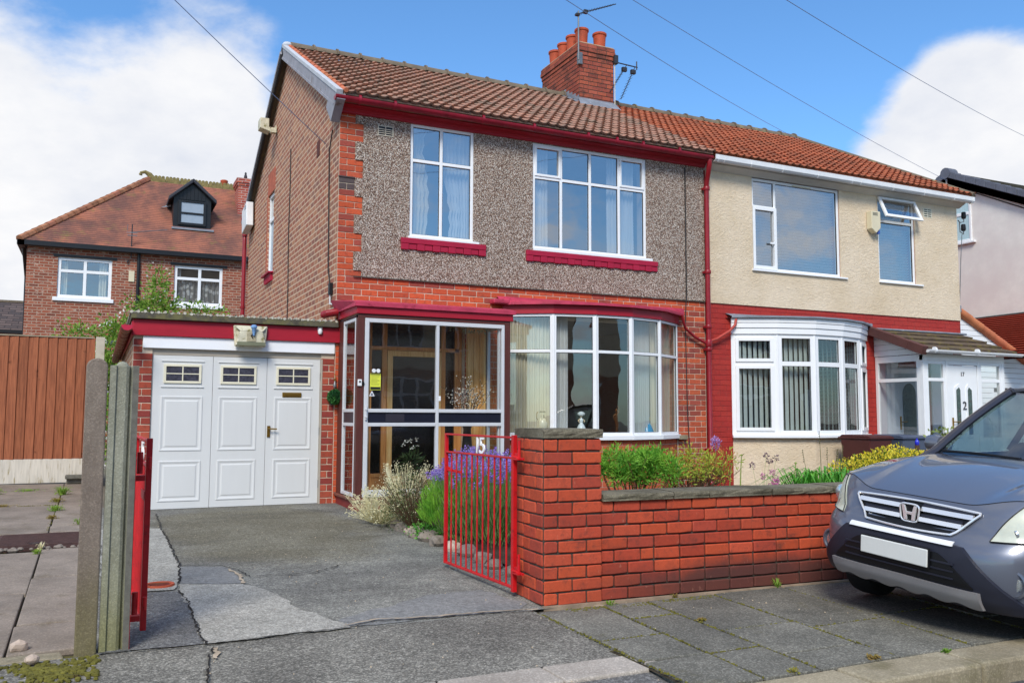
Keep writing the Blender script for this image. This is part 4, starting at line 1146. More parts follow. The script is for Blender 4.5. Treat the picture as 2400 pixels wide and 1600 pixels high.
def bay_base(V, z0, z1, mat_m, brick):
    o = band(V, -.08, -.004, z0, z1).build('bay_base', mat_m, bay if brick else None, fix=True)
    if brick:
        mb = MB()
        for i in range(len(V) - 1):
            a = Vector(V[i]); b = Vector(V[i + 1]); d = (b - a).normalized(); nn = Vector((d.y, -d.x)); L = (b - a).length
            for r in range(int((z1 - z0) / BR_H)):
                x = -(.11 if r % 2 else 0)
                while x < L - .01:
                    u0 = max(x, 0) + .005; u1 = min(x + .222, L) - .005; x += .222
                    if u1 - u0 < .03: continue
                    c = [a + d * u0 + nn * .002, a + d * u1 + nn * .002, a + d * u1 - nn * .02, a + d * u0 - nn * .02]
                    zt_ = z1 - r * BR_H
                    mb.ext([(p.x, p.y, zt_ - BR_H + .009) for p in c], (0, 0, BR_H - .009))
        s = mb.build('brickwork', brick, o, fix=True); s["kind"] = 'stuff'
    return o
bay_base(V15, .05, .885, m_mortar_white, m_brick)
# chimney stack
chm = MB().box(CH[0], CH[1], CH[2], CH[3], 6.6, 8.30).build('chimney', m_mortar_dk, roof15)
zt0 = 6.98
for r in range(15):
    z0 = zt0 + r * BR_H
    for face in ('front', 'side'):
        L_ = (CH[1] - CH[0]) if face == 'front' else (CH[3] - CH[2])
        x = -(.105 if r % 2 else 0) - (0 if face == 'front' else .105)
        while x < L_ - .02:
            a_, b_ = max(x, 0), min(x + .205, L_); x += .205
            if b_ - a_ < .04: continue
            if face == 'side':
                roofz = EAVE_Z + (CH[2] + (a_ + b_) / 2 - EAVE_Y) * math.tan(S_ANG) if CH[2] + (a_ + b_) / 2 < RIDGE_Y else RIDGE_Z
                if z0 + BR_H < roofz - .02: continue
                yb_ = CH[2] + (a_ + b_) / 2
                link('brick', brick_mesh(b_ - a_ - .01, BR_H - .012, .03, m_brick_chim), chm, (CH[0] - .006, yb_, z0 + BR_H / 2), (0, 0, -PI / 2))
            else:
                link('brick', brick_mesh(b_ - a_ - .01, BR_H - .012, .03, m_brick_chim), chm, (CH[0] + (a_ + b_) / 2, CH[2] - .006, z0 + BR_H / 2), (0, 0, 0))
jn2 = MB()
for r, (o_, zz0) in enumerate([(.012, 8.225), (.03, 8.305), (.022, 8.385)]):
    MB().box(CH[0] - o_, CH[1] + o_, CH[2] - o_, CH[3] + o_, zz0, zz0 + .082).build('chimney_course', m_mortar_dk, chm)
    n_ = 4
    for k in range(n_):
        w_ = (CH[1] - CH[0] + 2 * o_) / n_
        link('brick', brick_mesh(w_ - .01, BR_H - .012, .03, m_brick_chim), chm, (CH[0] - o_ + w_ * (k + .5), CH[2] - o_ - .006, zz0 + BR_H / 2), (0, 0, 0))
    for k in range(8):
        w_ = (CH[3] - CH[2] + 2 * o_) / 8
        link('brick', brick_mesh(w_ - .01, BR_H - .012, .03, m_brick_chim), chm, (CH[0] - o_ - .006, CH[2] - o_ + w_ * (k + .5), zz0 + BR_H / 2), (0, 0, -PI / 2))
MB().box(CH[0] - .01, CH[1] + .01, CH[2] - .01, CH[3] + .01, 8.467, 8.50).build('flaunching', m_mortar, chm, bevel=.015)
for (px_, py_, hh) in [(5.62, 3.28, .36), (5.62, 3.64, .36), (5.62, 4.0, .34), (5.62, 4.38, .33), (6.02, 3.26, .34), (6.02, 3.7, .26), (6.02, 4.2, .30)]:
    MB().lathe([(.115, 0), (.112, .04), (.128, hh - .06), (.145, hh - .045), (.145, hh - .01), (.135, hh), (.105, hh), (.09, hh - .1)], (px_, py_, 8.49), 20).build('chimney_pot', m_potclay, chm, smooth=True)
fl = MB()
tz = lambda y: EAVE_Z + (y - EAVE_Y) * math.tan(S_ANG)
fl.ext([(CH[0] - .07, CH[2] - .16, tz(CH[2] - .16) + .06), (CH[1] + .07, CH[2] - .16, tz(CH[2] - .16) + .06), (CH[1] + .03, CH[2] - .012, tz(CH[2]) + .14), (CH[0] - .03, CH[2] - .012, tz(CH[2]) + .14)], (0, 0, -.012))
fl.box(CH[0] - .01, CH[1] + .01, CH[2] - .016, CH[2] - .008, tz(CH[2]) - .05, tz(CH[2]) + .15)
for i in range(5):
    y = CH[2] + i * .13; fl.box(CH[0] - .018, CH[0] - .008, y, y + .125, tz(y) - .02, tz(y) + .20)
fl.ext([(CH[0] - .10, CH[2] - .1, tz(CH[2] - .1) + .07), (CH[0] - .01, CH[2] - .1, tz(CH[2] - .1) + .07), (CH[0] - .01, RIDGE_Y, tz(RIDGE_Y) + .07), (CH[0] - .10, RIDGE_Y, tz(RIDGE_Y) + .07)], (0, 0, -.01))
fl.build('lead_flashing', m_lead, chm, fix=True)
MB().box(CH[0] - .04, CH[0] + .05, CH[2] - .05, CH[2] + .03, 8.02, 8.26).build('aerial_bracket', m_steel, chm, bevel=.01)
MB().tube([(CH[1] + .015, CH[2] - .02, 8.3), (CH[1] + .015, CH[2] - .02, 7.12)], .010, 6).build('chimney_cable', m_vent, chm)

# ================================================================== curtains in number 15
def frill(x_in):
    pass
curtain('curtain', 1.02, 1.30, 3.70, 5.22, .14, m_net2, 'frilled cream curtain on the left side of the narrow upstairs window', 5, .018,
        edge=lambda v: (1.02, 1.22 + .10 * abs(math.sin(v * 3.2 + .5)) + .018 * math.sin(v * 46)), group='curtains in the upstairs windows of number 15')
curtain('curtain', 1.6, 1.92, 3.70, 5.22, .14, m_net, 'frilled white curtain on the right side of the narrow upstairs window', 7, .018,
        edge=lambda v: (1.62 - .10 * v + .04 * math.sin(v * 6) + .016 * math.sin(v * 50), 1.92), group='curtains in the upstairs windows of number 15')
curtain('curtain', 2.93, 3.20, 3.70, 5.2, .13, m_net, 'pleated white curtain at the left end of the wide upstairs window', 5, .02, group='curtains in the upstairs windows of number 15')
curtain('curtain', 4.24, 4.72, 3.70, 5.2, .13, m_net, 'pleated white curtain at the right end of the wide upstairs window', 8, .02, group='curtains in the upstairs windows of number 15')
def path_curtain(pts, z0, z1, mat, label, folds=20, amp=.018, group=None):
    P = [Vector(p) for p in pts]; L = [0]
    for i in range(1, len(P)): L.append(L[-1] + (P[i] - P[i - 1]).length)
    def fn(u, v):
        s = u * L[-1]; i = 0
        while i < len(P) - 2 and L[i + 1] < s: i += 1
        f = (s - L[i]) / (L[i + 1] - L[i]); p = P[i].lerp(P[i + 1], f); d = (P[i + 1] - P[i]).normalized(); nn = Vector((d.y, -d.x))
        a = amp * (math.sin(u * folds * 2 * PI + .5 * math.sin(v * 2)) + .5 * math.sin(u * folds * 5.1 * PI + 1))
        return (p.x + nn.x * a, p.y + nn.y * a, z0 + (z1 - z0) * v)
    o = MB().grid(fn, folds * 8, 6).build('curtain', mat, None, smooth=True)
    return tag(o, label, 'curtain', group)
inn = arc_off(V15, -.17)
GC = 'curtains hanging in the bay of number 15'
path_curtain([(2.52, -.0), inn[1]], .96, 2.66, m_net2, 'cream ribbed curtain in the leftmost pane of the bay beside the porch', 12, group=GC)
path_curtain([inn[1], (3.32, -.27)], .96, 2.66, m_net, 'white net pulled to the left half of the second bay pane', 8, group=GC)
path_curtain([(4.32, -.34), inn[4]], .96, 2.66, m_net3, 'sheer net behind the bay pane with the blue figurine', 10, group=GC)
path_curtain([inn[4], (5.30, .02)], .96, 2.66, m_net2, 'cream curtain in the narrow right end pane of the bay', 7, group=GC)

# ================================================================== HOUSE 17
h17 = empty('semi_detached_house', (6, 0, 0), 0, 'right half of the brick semi with cream roughcast upper front and white gutters', 'house', 'pair of semi-detached houses')
def P17(o): o.matrix_parent_inverse = h17.matrix_world.inverted(); return o
h17.location = (0, 0, 0)
B1 = (6.98, 8.95, 3.66, 5.22); B2 = (9.88, 10.83, 3.66, 5.22); BAY2 = (6.54, 9.46, .9, 2.6); DR2 = (10.25, 11.15, .12, 2.15)
wall_y(MB(), 6.01, 12.0, -.1, 5.36, 0, .25, [B1, B2, BAY2, DR2]).build('front_wall', m_paint_mortar, h17)
wall_y(MB(), 6.03, 11.985, 3.05, 5.27, -.024, -.001, [B1, B2]).build('roughcast_render', m_cream, h17)
MB().box(11.75, 12.0, .25, 7.62, -.1, 5.40).build('gable_wall', m_gable, h17)
MB().box(6.01, 12, 7.37, 7.62, -.1, 5.36).build('rear_wall', m_greyrend, h17)
interior(h17, 6, 12)
lay(h17, 6.03, 11.985, 3.05 - 4 * BR_H, 4, m_brick_paint, joint=.007, rel=.003)
lay(h17, 6.03, 6.52, 3.05 - 36 * BR_H, 32, m_brick_paint, joint=.007, rel=.003, L=.245)
lay(h17, 9.5, 9.74, 3.05 - 36 * BR_H, 32, m_brick_paint, joint=.007, rel=.003, L=.245)
wa = frame_y(h17, 6.98, 8.95, 3.66, 5.22, .005, [7.49], None, m_upvc, g_up, w=.05)
s = MB(); s.box(7.03, 7.465, .006, .06, 4.70, 4.76)
s.box(7.0, 7.05, -.02, .03, 3.68, 4.74); s.box(7.45, 7.51, -.02, .03, 3.68, 4.74); s.box(7.05, 7.45, -.02, .03, 3.68, 3.74); s.box(7.05, 7.45, -.02, .03, 4.68, 4.74)
s.build('opening_light', m_upvc, wa, bevel=.004)
MB().box(7.36, 7.45, -.03, -.015, 4.12, 4.15).build('window_handle', m_upvc, wa)
MB().box(7.9, 8.3, -.012, .004, 5.175, 5.195).build('trickle_vent', m_cream_frame, wa)
MB().box(6.95, 9.08, -.06, .03, 3.635, 3.662).build('window_sill', m_upvc, wa, bevel=.004)
wb = frame_y(h17, 9.88, 10.83, 3.66, 5.22, .005, [], 4.78, m_upvc, g_up, w=.05)
MB().box(9.86, 10.98, -.06, .03, 3.635, 3.662).build('window_sill', m_upvc, wb, bevel=.004)
sa = MB(); hh = .43; an = math.radians(24)
def sp(x, t, o): return (x, -.02 - t * math.sin(an) - o * math.cos(an), 5.20 - t * math.cos(an) + o * math.sin(an))
def sbar(x0, x1, t0, t1):
    sa.add([sp(x0, t0, 0), sp(x1, t0, 0), sp(x1, t1, 0), sp(x0, t1, 0), sp(x0, t0, .035), sp(x1, t0, .035), sp(x1, t1, .035), sp(x0, t1, .035)], [(0, 1, 2, 3), (7, 6, 5, 4), (0, 4, 5, 1), (1, 5, 6, 2), (2, 6, 7, 3), (3, 7, 4, 0)])
sbar(9.88, 9.94, 0, hh); sbar(10.77, 10.83, 0, hh); sbar(9.94, 10.77, 0, .05); sbar(9.94, 10.77, hh - .055, hh)
so = sa.build('opening_light', m_upvc, wb, bevel=.004, fix=True)
MB().quad(sp(9.94, hh - .05, .018), sp(10.77, hh - .05, .018), sp(10.77, .05, .018), sp(9.94, .05, .018)).build('top_pane', g_up, wb)
# blinds behind
m_blind = M('white_slat', (226, 228, 232), .5, .03)
def venetian(x0, x1, z0, z1, y, label, pitch=.05):
    mb = MB(); n = int((z1 - z0) / pitch)
    for i in range(n):
        z = z0 + i * pitch
        mb.add([(x0, y, z + .03), (x1, y, z + .03), (x1, y + .035, z), (x0, y + .035, z), (x0, y, z + .032), (x1, y, z + .032), (x1, y + .035, z + .002), (x0, y + .035, z + .002)], [(0, 3, 2, 1), (4, 5, 6, 7), (0, 1, 5, 4), (2, 3, 7, 6)])
    tag(mb.build('venetian_blind', m_blind), label, 'blind', 'venetian blinds at number 17')
venetian(7.02, 8.92, 3.7, 5.2, .12, 'white venetian blind filling the wide upstairs window of the cream house')
venetian(9.92, 10.8, 3.7, 4.75, .12, 'white venetian blind behind the small upstairs window of the cream house')
av = MB()
for c in range(2):
    for r in range(4): av.box(11.09 + c * .1, 11.17 + c * .1, -.03, -.024, 4.975 + r * .04, 4.99 + r * .04)
av.build('air_brick', m_black, h17)
MB().box(11.07, 11.29, -.0265, -.0245, 4.955, 5.13).build('air_brick_plate', m_cream_frame, h17)
# alarm box on number 17
al = empty('alarm_box', (9.7, -.03, 4.5), 0, 'cream burglar alarm box on the roughcast wall beside the propped open window', 'alarm box')
m_alarm = M('yellowed_plastic', (216, 206, 176), .5, .06)
MB().ext([(-.11, 0, .08), (.0, 0, 0), (.11, 0, .10), (.11, 0, .40), (-.11, 0, .40)], (0, -.12, 0)).build('case', m_alarm, al, bevel=.01, fix=True)
MB().box(.111, .116, -.11, -.01, .13, .36).build('sounder_cover', M('faded_orange_plastic', (222, 176, 120), .5, .1), al)
MB().lathe([(.03, 0), (.03, .05), (.015, .07)], (.1, -.07, .0), 12).build('strobe', M('blue_strobe', (60, 90, 170), .3, .1), al)
for i in range(3): MB().box(-.08, .04, -.123, -.121, .32 + i * .02, .328 + i * .02).build('slot', m_black, al)
# eaves of 17
MB().ext([(6.0, -.03, 5.22), (6.0, -.17, 5.29), (6.0, -.17, 5.405), (6.0, 0, 5.405), (6.0, 0, 5.22)], (6.06, 0, 0)).build('fascia', M('off_white_soffit', (206, 204, 198), .5, .05), h17, fix=True)
gq = MB(); pr = [(-.19, 5.42), (-.19, 5.34), (-.21, 5.315), (-.27, 5.315), (-.30, 5.345), (-.305, 5.42), (-.29, 5.42), (-.285, 5.35), (-.265, 5.33), (-.215, 5.33), (-.2, 5.35), (-.2, 5.42)]
gq.ext([(6.02, y, z - .01) for y, z in pr], (6.13, 0, -.02)); gq.build('gutter', m_upvc_old, h17, fix=True)
for x in (6.08, 6.2, 6.75, 7.42, 8.2, 9.0, 9.2, 10.0, 10.8, 11.6, 12.1):
    MB().ext([(x, y - (.006 if y < -.25 else 0), z - .012 - (.006 if z < 5.34 else 0) - .02 * (x - 6) / 6) for y, z in pr[:6] ], (.022, 0, 0)).build('gutter_bracket', m_upvc_old, h17, fix=True)
MB().box(6.02, 12.08, -.285, -.02, 5.405, 5.452).build('eaves_filler', m_tile17, h17)
# roof of 17 (hipped end)
XR = lambda s: 12.12 - .66 * s / S_LEN
rf = MB()
A_ = slope_pt(6.0, 0, -.05); B_ = slope_pt(12.12, 0, -.05); C_ = slope_pt(11.46, S_LEN, -.05); D_ = slope_pt(6.0, S_LEN, -.05); E_ = (6.0, 7.72, 5.36); F_ = (12.12, 7.72, 5.36)
rf.add([A_, B_, C_, D_, E_, F_], [(0, 1, 2, 3), (3, 2, 5, 4), (1, 5, 2), (0, 3, 4), (0, 4, 5, 1)])
roof17 = rf.build('roof', m_tile17, h17, fix=True)
def skip17(x, r):
    X = x + TW / 2; Y = EAVE_Y + (r + .5) * GA * math.cos(S_ANG)
    return X > XR(r * GA) - .02 or (X < CH[1] + .05 and Y > CH[2] - .02)
lay_roof(roof17, 6.0, 12.1, m_tile17, skip17)
ridge(roof17, 6.24, 11.45, m_ridge)
hp = MB()
hp.tube([slope_pt(12.10, 0, .03), slope_pt(11.46, S_LEN, .06)], .045, 8); hp.build('hip_tile', m_ridge, roof17, smooth=True)
MB().box(12.0, 12.22, -.22, -.19, 5.40, 5.45).build('fascia_return', m_upvc, roof17)
# bay of 17
V17 = [(6.5, 0), (7.16, -.34), (7.78, -.52), (8.4, -.50), (8.98, -.32), (9.48, 0)]
bay2 = bay_window(h17, V17, .93, 2.56, 2.08, m_upvc, g_low, w=.075, openers=(0, 4))
band(V17, -.04, .08, .885, .93).build('sill', m_upvc, bay2, bevel=.006, fix=True)
Vf = []
for i in range(len(V17) - 1):
    for k in range(4):
        f = k / 4; Vf.append((V17[i][0] + (V17[i + 1][0] - V17[i][0]) * f, V17[i][1] + (V17[i + 1][1] - V17[i][1]) * f))
Vf.append(V17[-1])
for i, (za, zb_, oo) in enumerate([(2.56, 2.655, .05), (2.66, 2.74, .065), (2.745, 2.82, .075)]):
    band(Vf, -.02, oo, za, zb_).build('cladding_board', m_upvc, bay2, fix=True, bevel=.004)
to_wall(Vf, .12, 2.822, 2.85, 2.90).build('lead_roof', m_lead, bay2, fix=True)
fan_to_wall(arc_off(V17, -.05), .925, .04).build('window_board', m_upvc, bay2, fix=True)
fan_to_wall(arc_off(V17, -.02), 2.62, .02).build('bay_ceiling', m_room, bay2, fix=True)
band(Vf, -.2, -.006, .0, .885).build('bay_base', m_cream, bay2, fix=True)
# vertical blind: every slat its own piece
vb = empty('vertical_blind', (0, 0, 0), 0, 'grey green vertical slat blind hanging in the bay of the cream house', 'blind')
m_vslat = M('vertical_slat', (196, 206, 200), .7, .06)
inn2 = arc_off(V17, -.16)
for i in range(5):
    a = Vector(inn2[i] if i else (6.6, -.02)); b = Vector(inn2[i + 1] if i < 4 else (9.38, -.02)); d = b - a; L = d.length; n = int(L / .082)
    for k in range(n):
        p = a + d * ((k + .5) / n); ang = math.atan2(d.y, d.x) + (.45 if i != 2 else 1.0) + rnd.uniform(-.08, .08)
        so_ = MB().box(-.042, .042, -.001, .001, 0, 1.60).build('slat', m_vslat, vb); so_.location = (p.x, p.y, .96); so_.rotation_euler = (0, 0, ang)

# ================================================================== GARAGE OF 15
ga = empty('garage', (0, 0, 0), 0, 'small brick garage with white panelled door and crimson fascia left of the house', 'garage')
MB().box(-2.41, -2.20, .01, .24, -.05, 2.30).box(-.17, -.005, .01, .24, -.05, 2.30).box(-2.2, -.17, .02, .24, 2.16, 2.32).build('front_wall', m_mortar_white, ga)
GH = .0852
for r in range(25):
    z0 = .085 + r * GH
    for side in (0, 1):
        xa, xb = ((-2.415, -2.195), (-.175, .035))[side]
        if z0 + GH > 2.03:
            xa, xb = ((-2.415, -2.31), (.0, .035))[side] if side == 0 else (.0, .035)
            if side == 1: continue
        if z0 + GH > 2.18: continue
        pieces = [(xa, xb)] if (r % 2 or xb - xa < .15) else [(xa, (xa + xb) / 2), ((xa + xb) / 2, xb)]
        for a, b in pieces:
            link('brick', brick_mesh(b - a - .009, GH - .010, .03, m_brick_garage), ga, ((a + b) / 2, .004 + rnd.uniform(-.001, .001), z0 + GH / 2))
MB().box(-2.41, -2.16, .24, 5.6, -.05, 2.32).build('side_wall', m_garside, ga)
MB().box(-.28, -.02, .25, 5.6, -.05, 2.3).box(-2.4, -.02, 5.4, 5.6, -.05, 2.3).build('inner_wall', m_greyrend, ga)
MB().box(-2.31, -.005, -.022, .24, 2.02, 2.165).build('lintel', m_lintel, ga, bevel=.005)
MB().box(-2.43, .06, -.05, -.02, 2.165, 2.355).build('fascia', m_fascia, ga, bevel=.004)
m_felt = M('mossy_roof_felt', (84, 80, 70), .9, .3, scale=7, fine=.2, blot=(108, 104, 70), bls=6, bthr=(.45, .62), bump=.6, bscale=50)
m_lichen = M('pale_lichen_edge', (190, 186, 172), .9, .2, scale=20, bump=.8, bscale=50, blot=(96, 92, 78), bls=22, bthr=(.5, .58))
MB().ext([(-2.45, -.10, 2.36), (-2.45, -.10, 2.435), (-2.45, 5.8, 2.38), (-2.45, 5.8, 2.30)], (2.47, 0, 0)).build('roof_slab', m_felt, ga, fix=True, bevel=.006)
rg = MB()
for i in range(34):
    x = -2.45 + i * .074
    rg.tube([(x, -.105, 2.437 + .004 * (i % 3)), (x, 5.8, 2.383)], .018, 8)
for i in range(60):
    x = -2.44 + 2.5 * rnd.random(); rg.lathe([(.02, -.004), (.014, .008), (0, .012)], (x, -.09 + rnd.random() * .08, 2.44), 6)
rg.build('corrugated_sheet', m_lichen, ga, smooth=True)
half_gutter(ga, [(-2.50, -.42, 2.245), (-2.505, 1.0, 2.225), (-2.51, 5.6, 2.17)], .062, m_gutbrown)
MB().box(-2.56, -2.44, -.425, -.418, 2.18, 2.245).build('gutter_stop', m_red, ga) if False else None
MB().ext([(-2.5 + .062 * math.cos(PI + PI * k / 12), -.424, 2.245 + .062 * math.sin(PI + PI * k / 12)) for k in range(13)], (0, .004, 0)).build('gutter_stop_end', M('pink_red_plastic', (186, 36, 66), .5, .05), ga, fix=True)
for k in range(11): MB().lathe([(.066, 0), (.066, .03)], (-2.503, .1 + k * .48, 2.235 - k * .006), 12, axis='y').build('gutter_joint', m_gutbrown, ga)
MB().box(-2.44, -2.42, -.03, 5.5, 2.16, 2.33).build('side_fascia', m_fascia, ga)
# frame and door leaves
MB().box(-2.2, -.165, .028, .10, 1.945, 2.02).box(-2.205, -2.19, .02, .1, .085, 1.945).box(-.178, -.155, .0, .1, .085, 1.945).build('door_frame', M('beige_frame', (176, 166, 152), .6, .06), ga)
gd = MB()
YD = .03
for a, b in ((-2.19, -1.502), (-1.498, -.852), (-.848, -.18)): gd.box(a, b, YD, YD + .045, .105, 1.94)
gdo = gd.build('garage_door', m_door, ga, bevel=.003)
def raised_panel(parent, x0, x1, z0, z1, y):
    steps = [(0, 0), (.004, -.007), (.014, -.008), (.036, -.001), (.050, -.001), (.062, -.006), (.066, -.0065)]
    vs = []; fs = []
    for i, (ins, dy) in enumerate(steps): vs += [(x0 + ins, y + dy, z0 + ins), (x1 - ins, y + dy, z0 + ins), (x1 - ins, y + dy, z1 - ins), (x0 + ins, y + dy, z1 - ins)]
    for i in range(len(steps) - 1):
        for k in range(4): fs.append((i * 4 + k, i * 4 + (k + 1) % 4, (i + 1) * 4 + (k + 1) % 4, (i + 1) * 4 + k))
    n = len(steps) - 1; fs.append(tuple(n * 4 + k for k in range(4)))
    return MB().add(vs, fs).build('panel', m_door, parent)
m_obs = M('dark_bottle_glass', (62, 62, 74), .25, .4, scale=30, bump=.5, bscale=60, spec=.6)
for (xa, xb) in ((-2.09, -1.61), (-1.425, -.965), (-.755, -.285)):
    raised_panel(gdo, xa, xb, .79, 1.45, YD); raised_panel(gdo, xa, xb, .19, .675, YD)
    c = (xa + xb) / 2; wv = MB()
    x0, x1, z0, z1 = c - .215, c + .215, 1.605, 1.835; t = .028
    wv.box(x0, x1, YD - .016, YD, z0, z0 + t).box(x0, x1, YD - .016, YD, z1 - t, z1).box(x0, x0 + t, YD - .016, YD, z0 + t, z1 - t).box(x1 - t, x1, YD - .016, YD, z0 + t, z1 - t)
    wv.box(c - .007, c + .007, YD - .014, YD, z0 + t, z1 - t).box(x0 + t, c - .007, YD - .013, YD, (z0 + z1) / 2 - .006, (z0 + z1) / 2 + .006).box(c + .007, x1 - t, YD - .013, YD, (z0 + z1) / 2 - .006, (z0 + z1) / 2 + .006)
    wo_ = wv.build('door_window', m_cream_frame, gdo, bevel=.003)
    MB().box(x0 + t, x1 - t, YD - .006, YD - .002, z0 + t, z1 - t).build('obscured_panes', m_obs, gdo)
    for zq in (z0 - .05, z1 + .032): MB().box(x0 - .03, x1 + .03, YD - .012, YD, zq, zq + .012).build('window_moulding', m_door, gdo, bevel=.003)
lb = MB().box(-.655, -.415, YD - .016, YD, 1.452, 1.512).build('letterbox', m_brass, gdo, bevel=.004)
MB().box(-.63, -.44, YD - .022, YD - .014, 1.466, 1.500).build('letterbox_flap', M('dull_brass_flap', (120, 92, 40), .45, .1, metal=.7), gdo, bevel=.003)
MB().box(-.832, -.796, YD - .012, YD, .95, 1.09).tube([(-.815, YD - .01, 1.055), (-.815, YD - .05, 1.055), (-.72, YD - .052, 1.05)], .009, 8).build('door_handle', m_brass, gdo)
for z in (.35, 1.02, 1.72): MB().lathe([(.011, -.05), (.011, .05)], (-.172, .012, z), 8).build('hinge', m_steel, gdo)
MB().box(-2.2, -.16, -.0, .1, .06, .1).build('threshold', M('threshold_concrete', (128, 120, 104), .9, .2, blot=(96, 92, 66), bls=5), ga)
# floodlight and sensor on the fascia
fd = empty('flood_light', (-1.09, -.05, 2.2), 0, 'weathered cream floodlight with fins fixed over the garage lintel', 'floodlight')
m_oldpl = M('mossy_cream_plastic', (206, 200, 176), .6, .15, scale=12, blot=(128, 120, 70), bls=14, bthr=(.52, .68))
MB().ext([(-.20, 0, .13), (.21, 0, .13), (.19, 0, -.13), (-.18, 0, -.13)], (0, -.05, 0)).ext([(-.13, -.05, .06), (.14, -.05, .06), (.19, -.05, -.12), (-.18, -.05, -.12)], (0, -.07, 0)).build('case', m_oldpl, fd, bevel=.012, fix=True)
MB().add([(-.19, -.05, .12), (.20, -.05, .12), (.14, -.12, .06), (-.13, -.12, .06), (-.19, -.05, .13), (.2, -.05, .13)], [(0, 1, 2, 3), (4, 5, 1, 0)]).build('hood', m_oldpl, fd)
MB().box(-.165, .175, -.125, -.10, -.125, -.075).build('lens', M('greenish_lens', (120, 122, 100), .3, .2), fd, bevel=.005)
MB().box(-.05, .06, -.128, -.118, -.07, .05).build('reflector', M('aged_plastic_panel', (176, 166, 138), .4, .2, scale=30), fd)
MB().lathe([(.012, -.06), (.03, .03), (.04, .04), (.04, .06), (.02, .075)], (.03, -.14, .06), 14).build('sensor_dome', M('pale_blue_plastic', (120, 160, 206), .3, .1), fd, smooth=True)
MB().tube([(.03, -.13, .04), (.0, -.14, -.0), (.02, -.13, -.03)], .008, 6).build('cable', m_cable, fd)
for s_ in (-1, 1):
    for i in range(4): MB().box(s_ * .155 + .003 - .02, s_ * .155 + .003 + .02, -.122, -.118 + .0, -.01 + i * .02 - .02, -.005 + i * .02 - .02).build('vent_slot', m_oldpl, fd)
se = empty('motion_sensor', (-.21, -.06, 2.31), 0, 'small white motion sensor on the crimson fascia near the porch', 'sensor')
MB().lathe([(.02, -.045), (.03, -.03), (.03, 0), (.02, .03)], (0, 0, 0), 12).build('dome', m_upvc_old, se, smooth=True)
MB().box(-.03, .03, .0, .03, .0, .05).build('bracket', m_upvc_old, se, bevel=.004)
# topiary ball and ornament on the right pier
GRASS_BALL = leaf_mat('topiary_leaf', (38, 92, 50), (70, 128, 60), .1)
def leaf_verts(p, d, up, ln, wd, fold=.2):
    d = d.normalized(); s_ = d.cross(up)
    if s_.length < 1e-4: s_ = d.cross(Vector((1, 0, 0)))
    s_.normalize(); n_ = s_.cross(d)
    return [p, p + d * ln * .5 + s_ * wd / 2 + n_ * fold * wd, p + d * ln, p + d * ln * .5 - s_ * wd / 2 + n_ * fold * wd]
def rvec():
    while True:
        v = Vector((rnd.uniform(-1, 1), rnd.uniform(-1, 1), rnd.uniform(-1, 1)))
        if .05 < v.length < 1: return v.normalized()
def foliage(mb, c, r, n, ln, wd, m=0, shell=.55, upb=.3, lump=.25, seed=0, mats=1):
    """leaves spread through an uneven ellipsoid, denser towards its outside"""
    c = Vector(c); r = Vector(r)
    for _ in range(n):
        d = rvec(); k = 1 + lump * mnoise.noise(d * 2.3 + Vector((seed, 0, 0))) * 2
        rad = (shell + (1 - shell) * rnd.random()) * k
        p = c + Vector((d.x * r.x, d.y * r.y, d.z * r.z)) * rad
        dd = (d + rvec() * .9 + Vector((0, 0, upb))).normalized()
        s_ = rnd.uniform(.6, 1.3)
        mb.add(leaf_verts(p, dd, rvec(), ln * s_, wd * s_), [(0, 1, 2, 3)], m if mats == 1 else rnd.randrange(mats))
    return mb
tb = empty('topiary_ball', (.0, -.06, 1.46), 0, 'round green artificial topiary ball hanging on the brick pier beside the porch', 'topiary ball')
foliage(MB(), (0, 0, 0), (.092, .092, .092), 1500, .022, .014, shell=.75, lump=.05).build('leaves', GRASS_BALL, tb)
MB().lathe([(0, -.08), (.06, -.05), (.08, 0), (.06, .05), (0, .08)], (0, 0, 0), 14).build('core', M('dark_green_core', (28, 56, 34), .9, .1), tb, smooth=True)
orn = empty('bird_ornament', (.0, -.02, 1.62), 0, 'small hanging metal bell ornament on the brick pier above the topiary ball', 'ornament')
MB().lathe([(.0, -.035), (.022, -.03), (.024, .0), (.012, .025), (.006, .05)], (0, -.02, 0), 10).build('bell', m_steel, orn, smooth=True)
MB().tube([(0, -.02, .05), (0.005, -.03, .09), (0, 0, .14)], .004, 6).box(-.012, .012, -.025, .0, .05, .075).build('hook', m_brass, orn)

# ================================================================== PORCH OF 15
po = empty('glazed_porch', (0, 0, 0), 0, 'aluminium glazed porch of number 15 with brown corner posts and crimson roof edge', 'porch')
X0, X1, YF = .05, 2.10, -.92
MB().box(X0, X1, YF, -.0, .0, .20).build('plinth', M('dark_red_plinth', (126, 44, 42), .7, .15, bump=.3), po, bevel=.008)
MB().box(X0 - .03, X1 + .02, YF - .03, -.0, .20, .235).build('base_rail', M('brown_sill_board', (116, 70, 58), .6, .15), po, bevel=.01)
cp = MB()
cp.box(X0, X0 + .085, YF, YF + .085, .235, 2.45); cp.box(X1 - .085, X1, YF, YF + .085, .235, 2.45)
cp.box(X0 + .03, X0 + .034, YF - .003, YF, .235, 2.45).box(X1 - .05, X1 - .046, YF - .003, YF, .235, 2.45)
cp.box(X0, X1, YF - .002, YF + .07, 2.415, 2.46); cp.box(X0, X0 + .07, YF + .07, -.02, 2.43, 2.46); cp.box(X1 - .07, X1, YF + .07, -.02, 2.43, 2.46)
cp.build('timber_frame', m_brown_frame, po, bevel=.004)
fr = MB(); fa_, fb_ = .140, 2.012; zc0, zc1 = .245, 2.41
def bx(mb, *a): mb.box(*a)
yo, yi = YF - .012, YF + .045
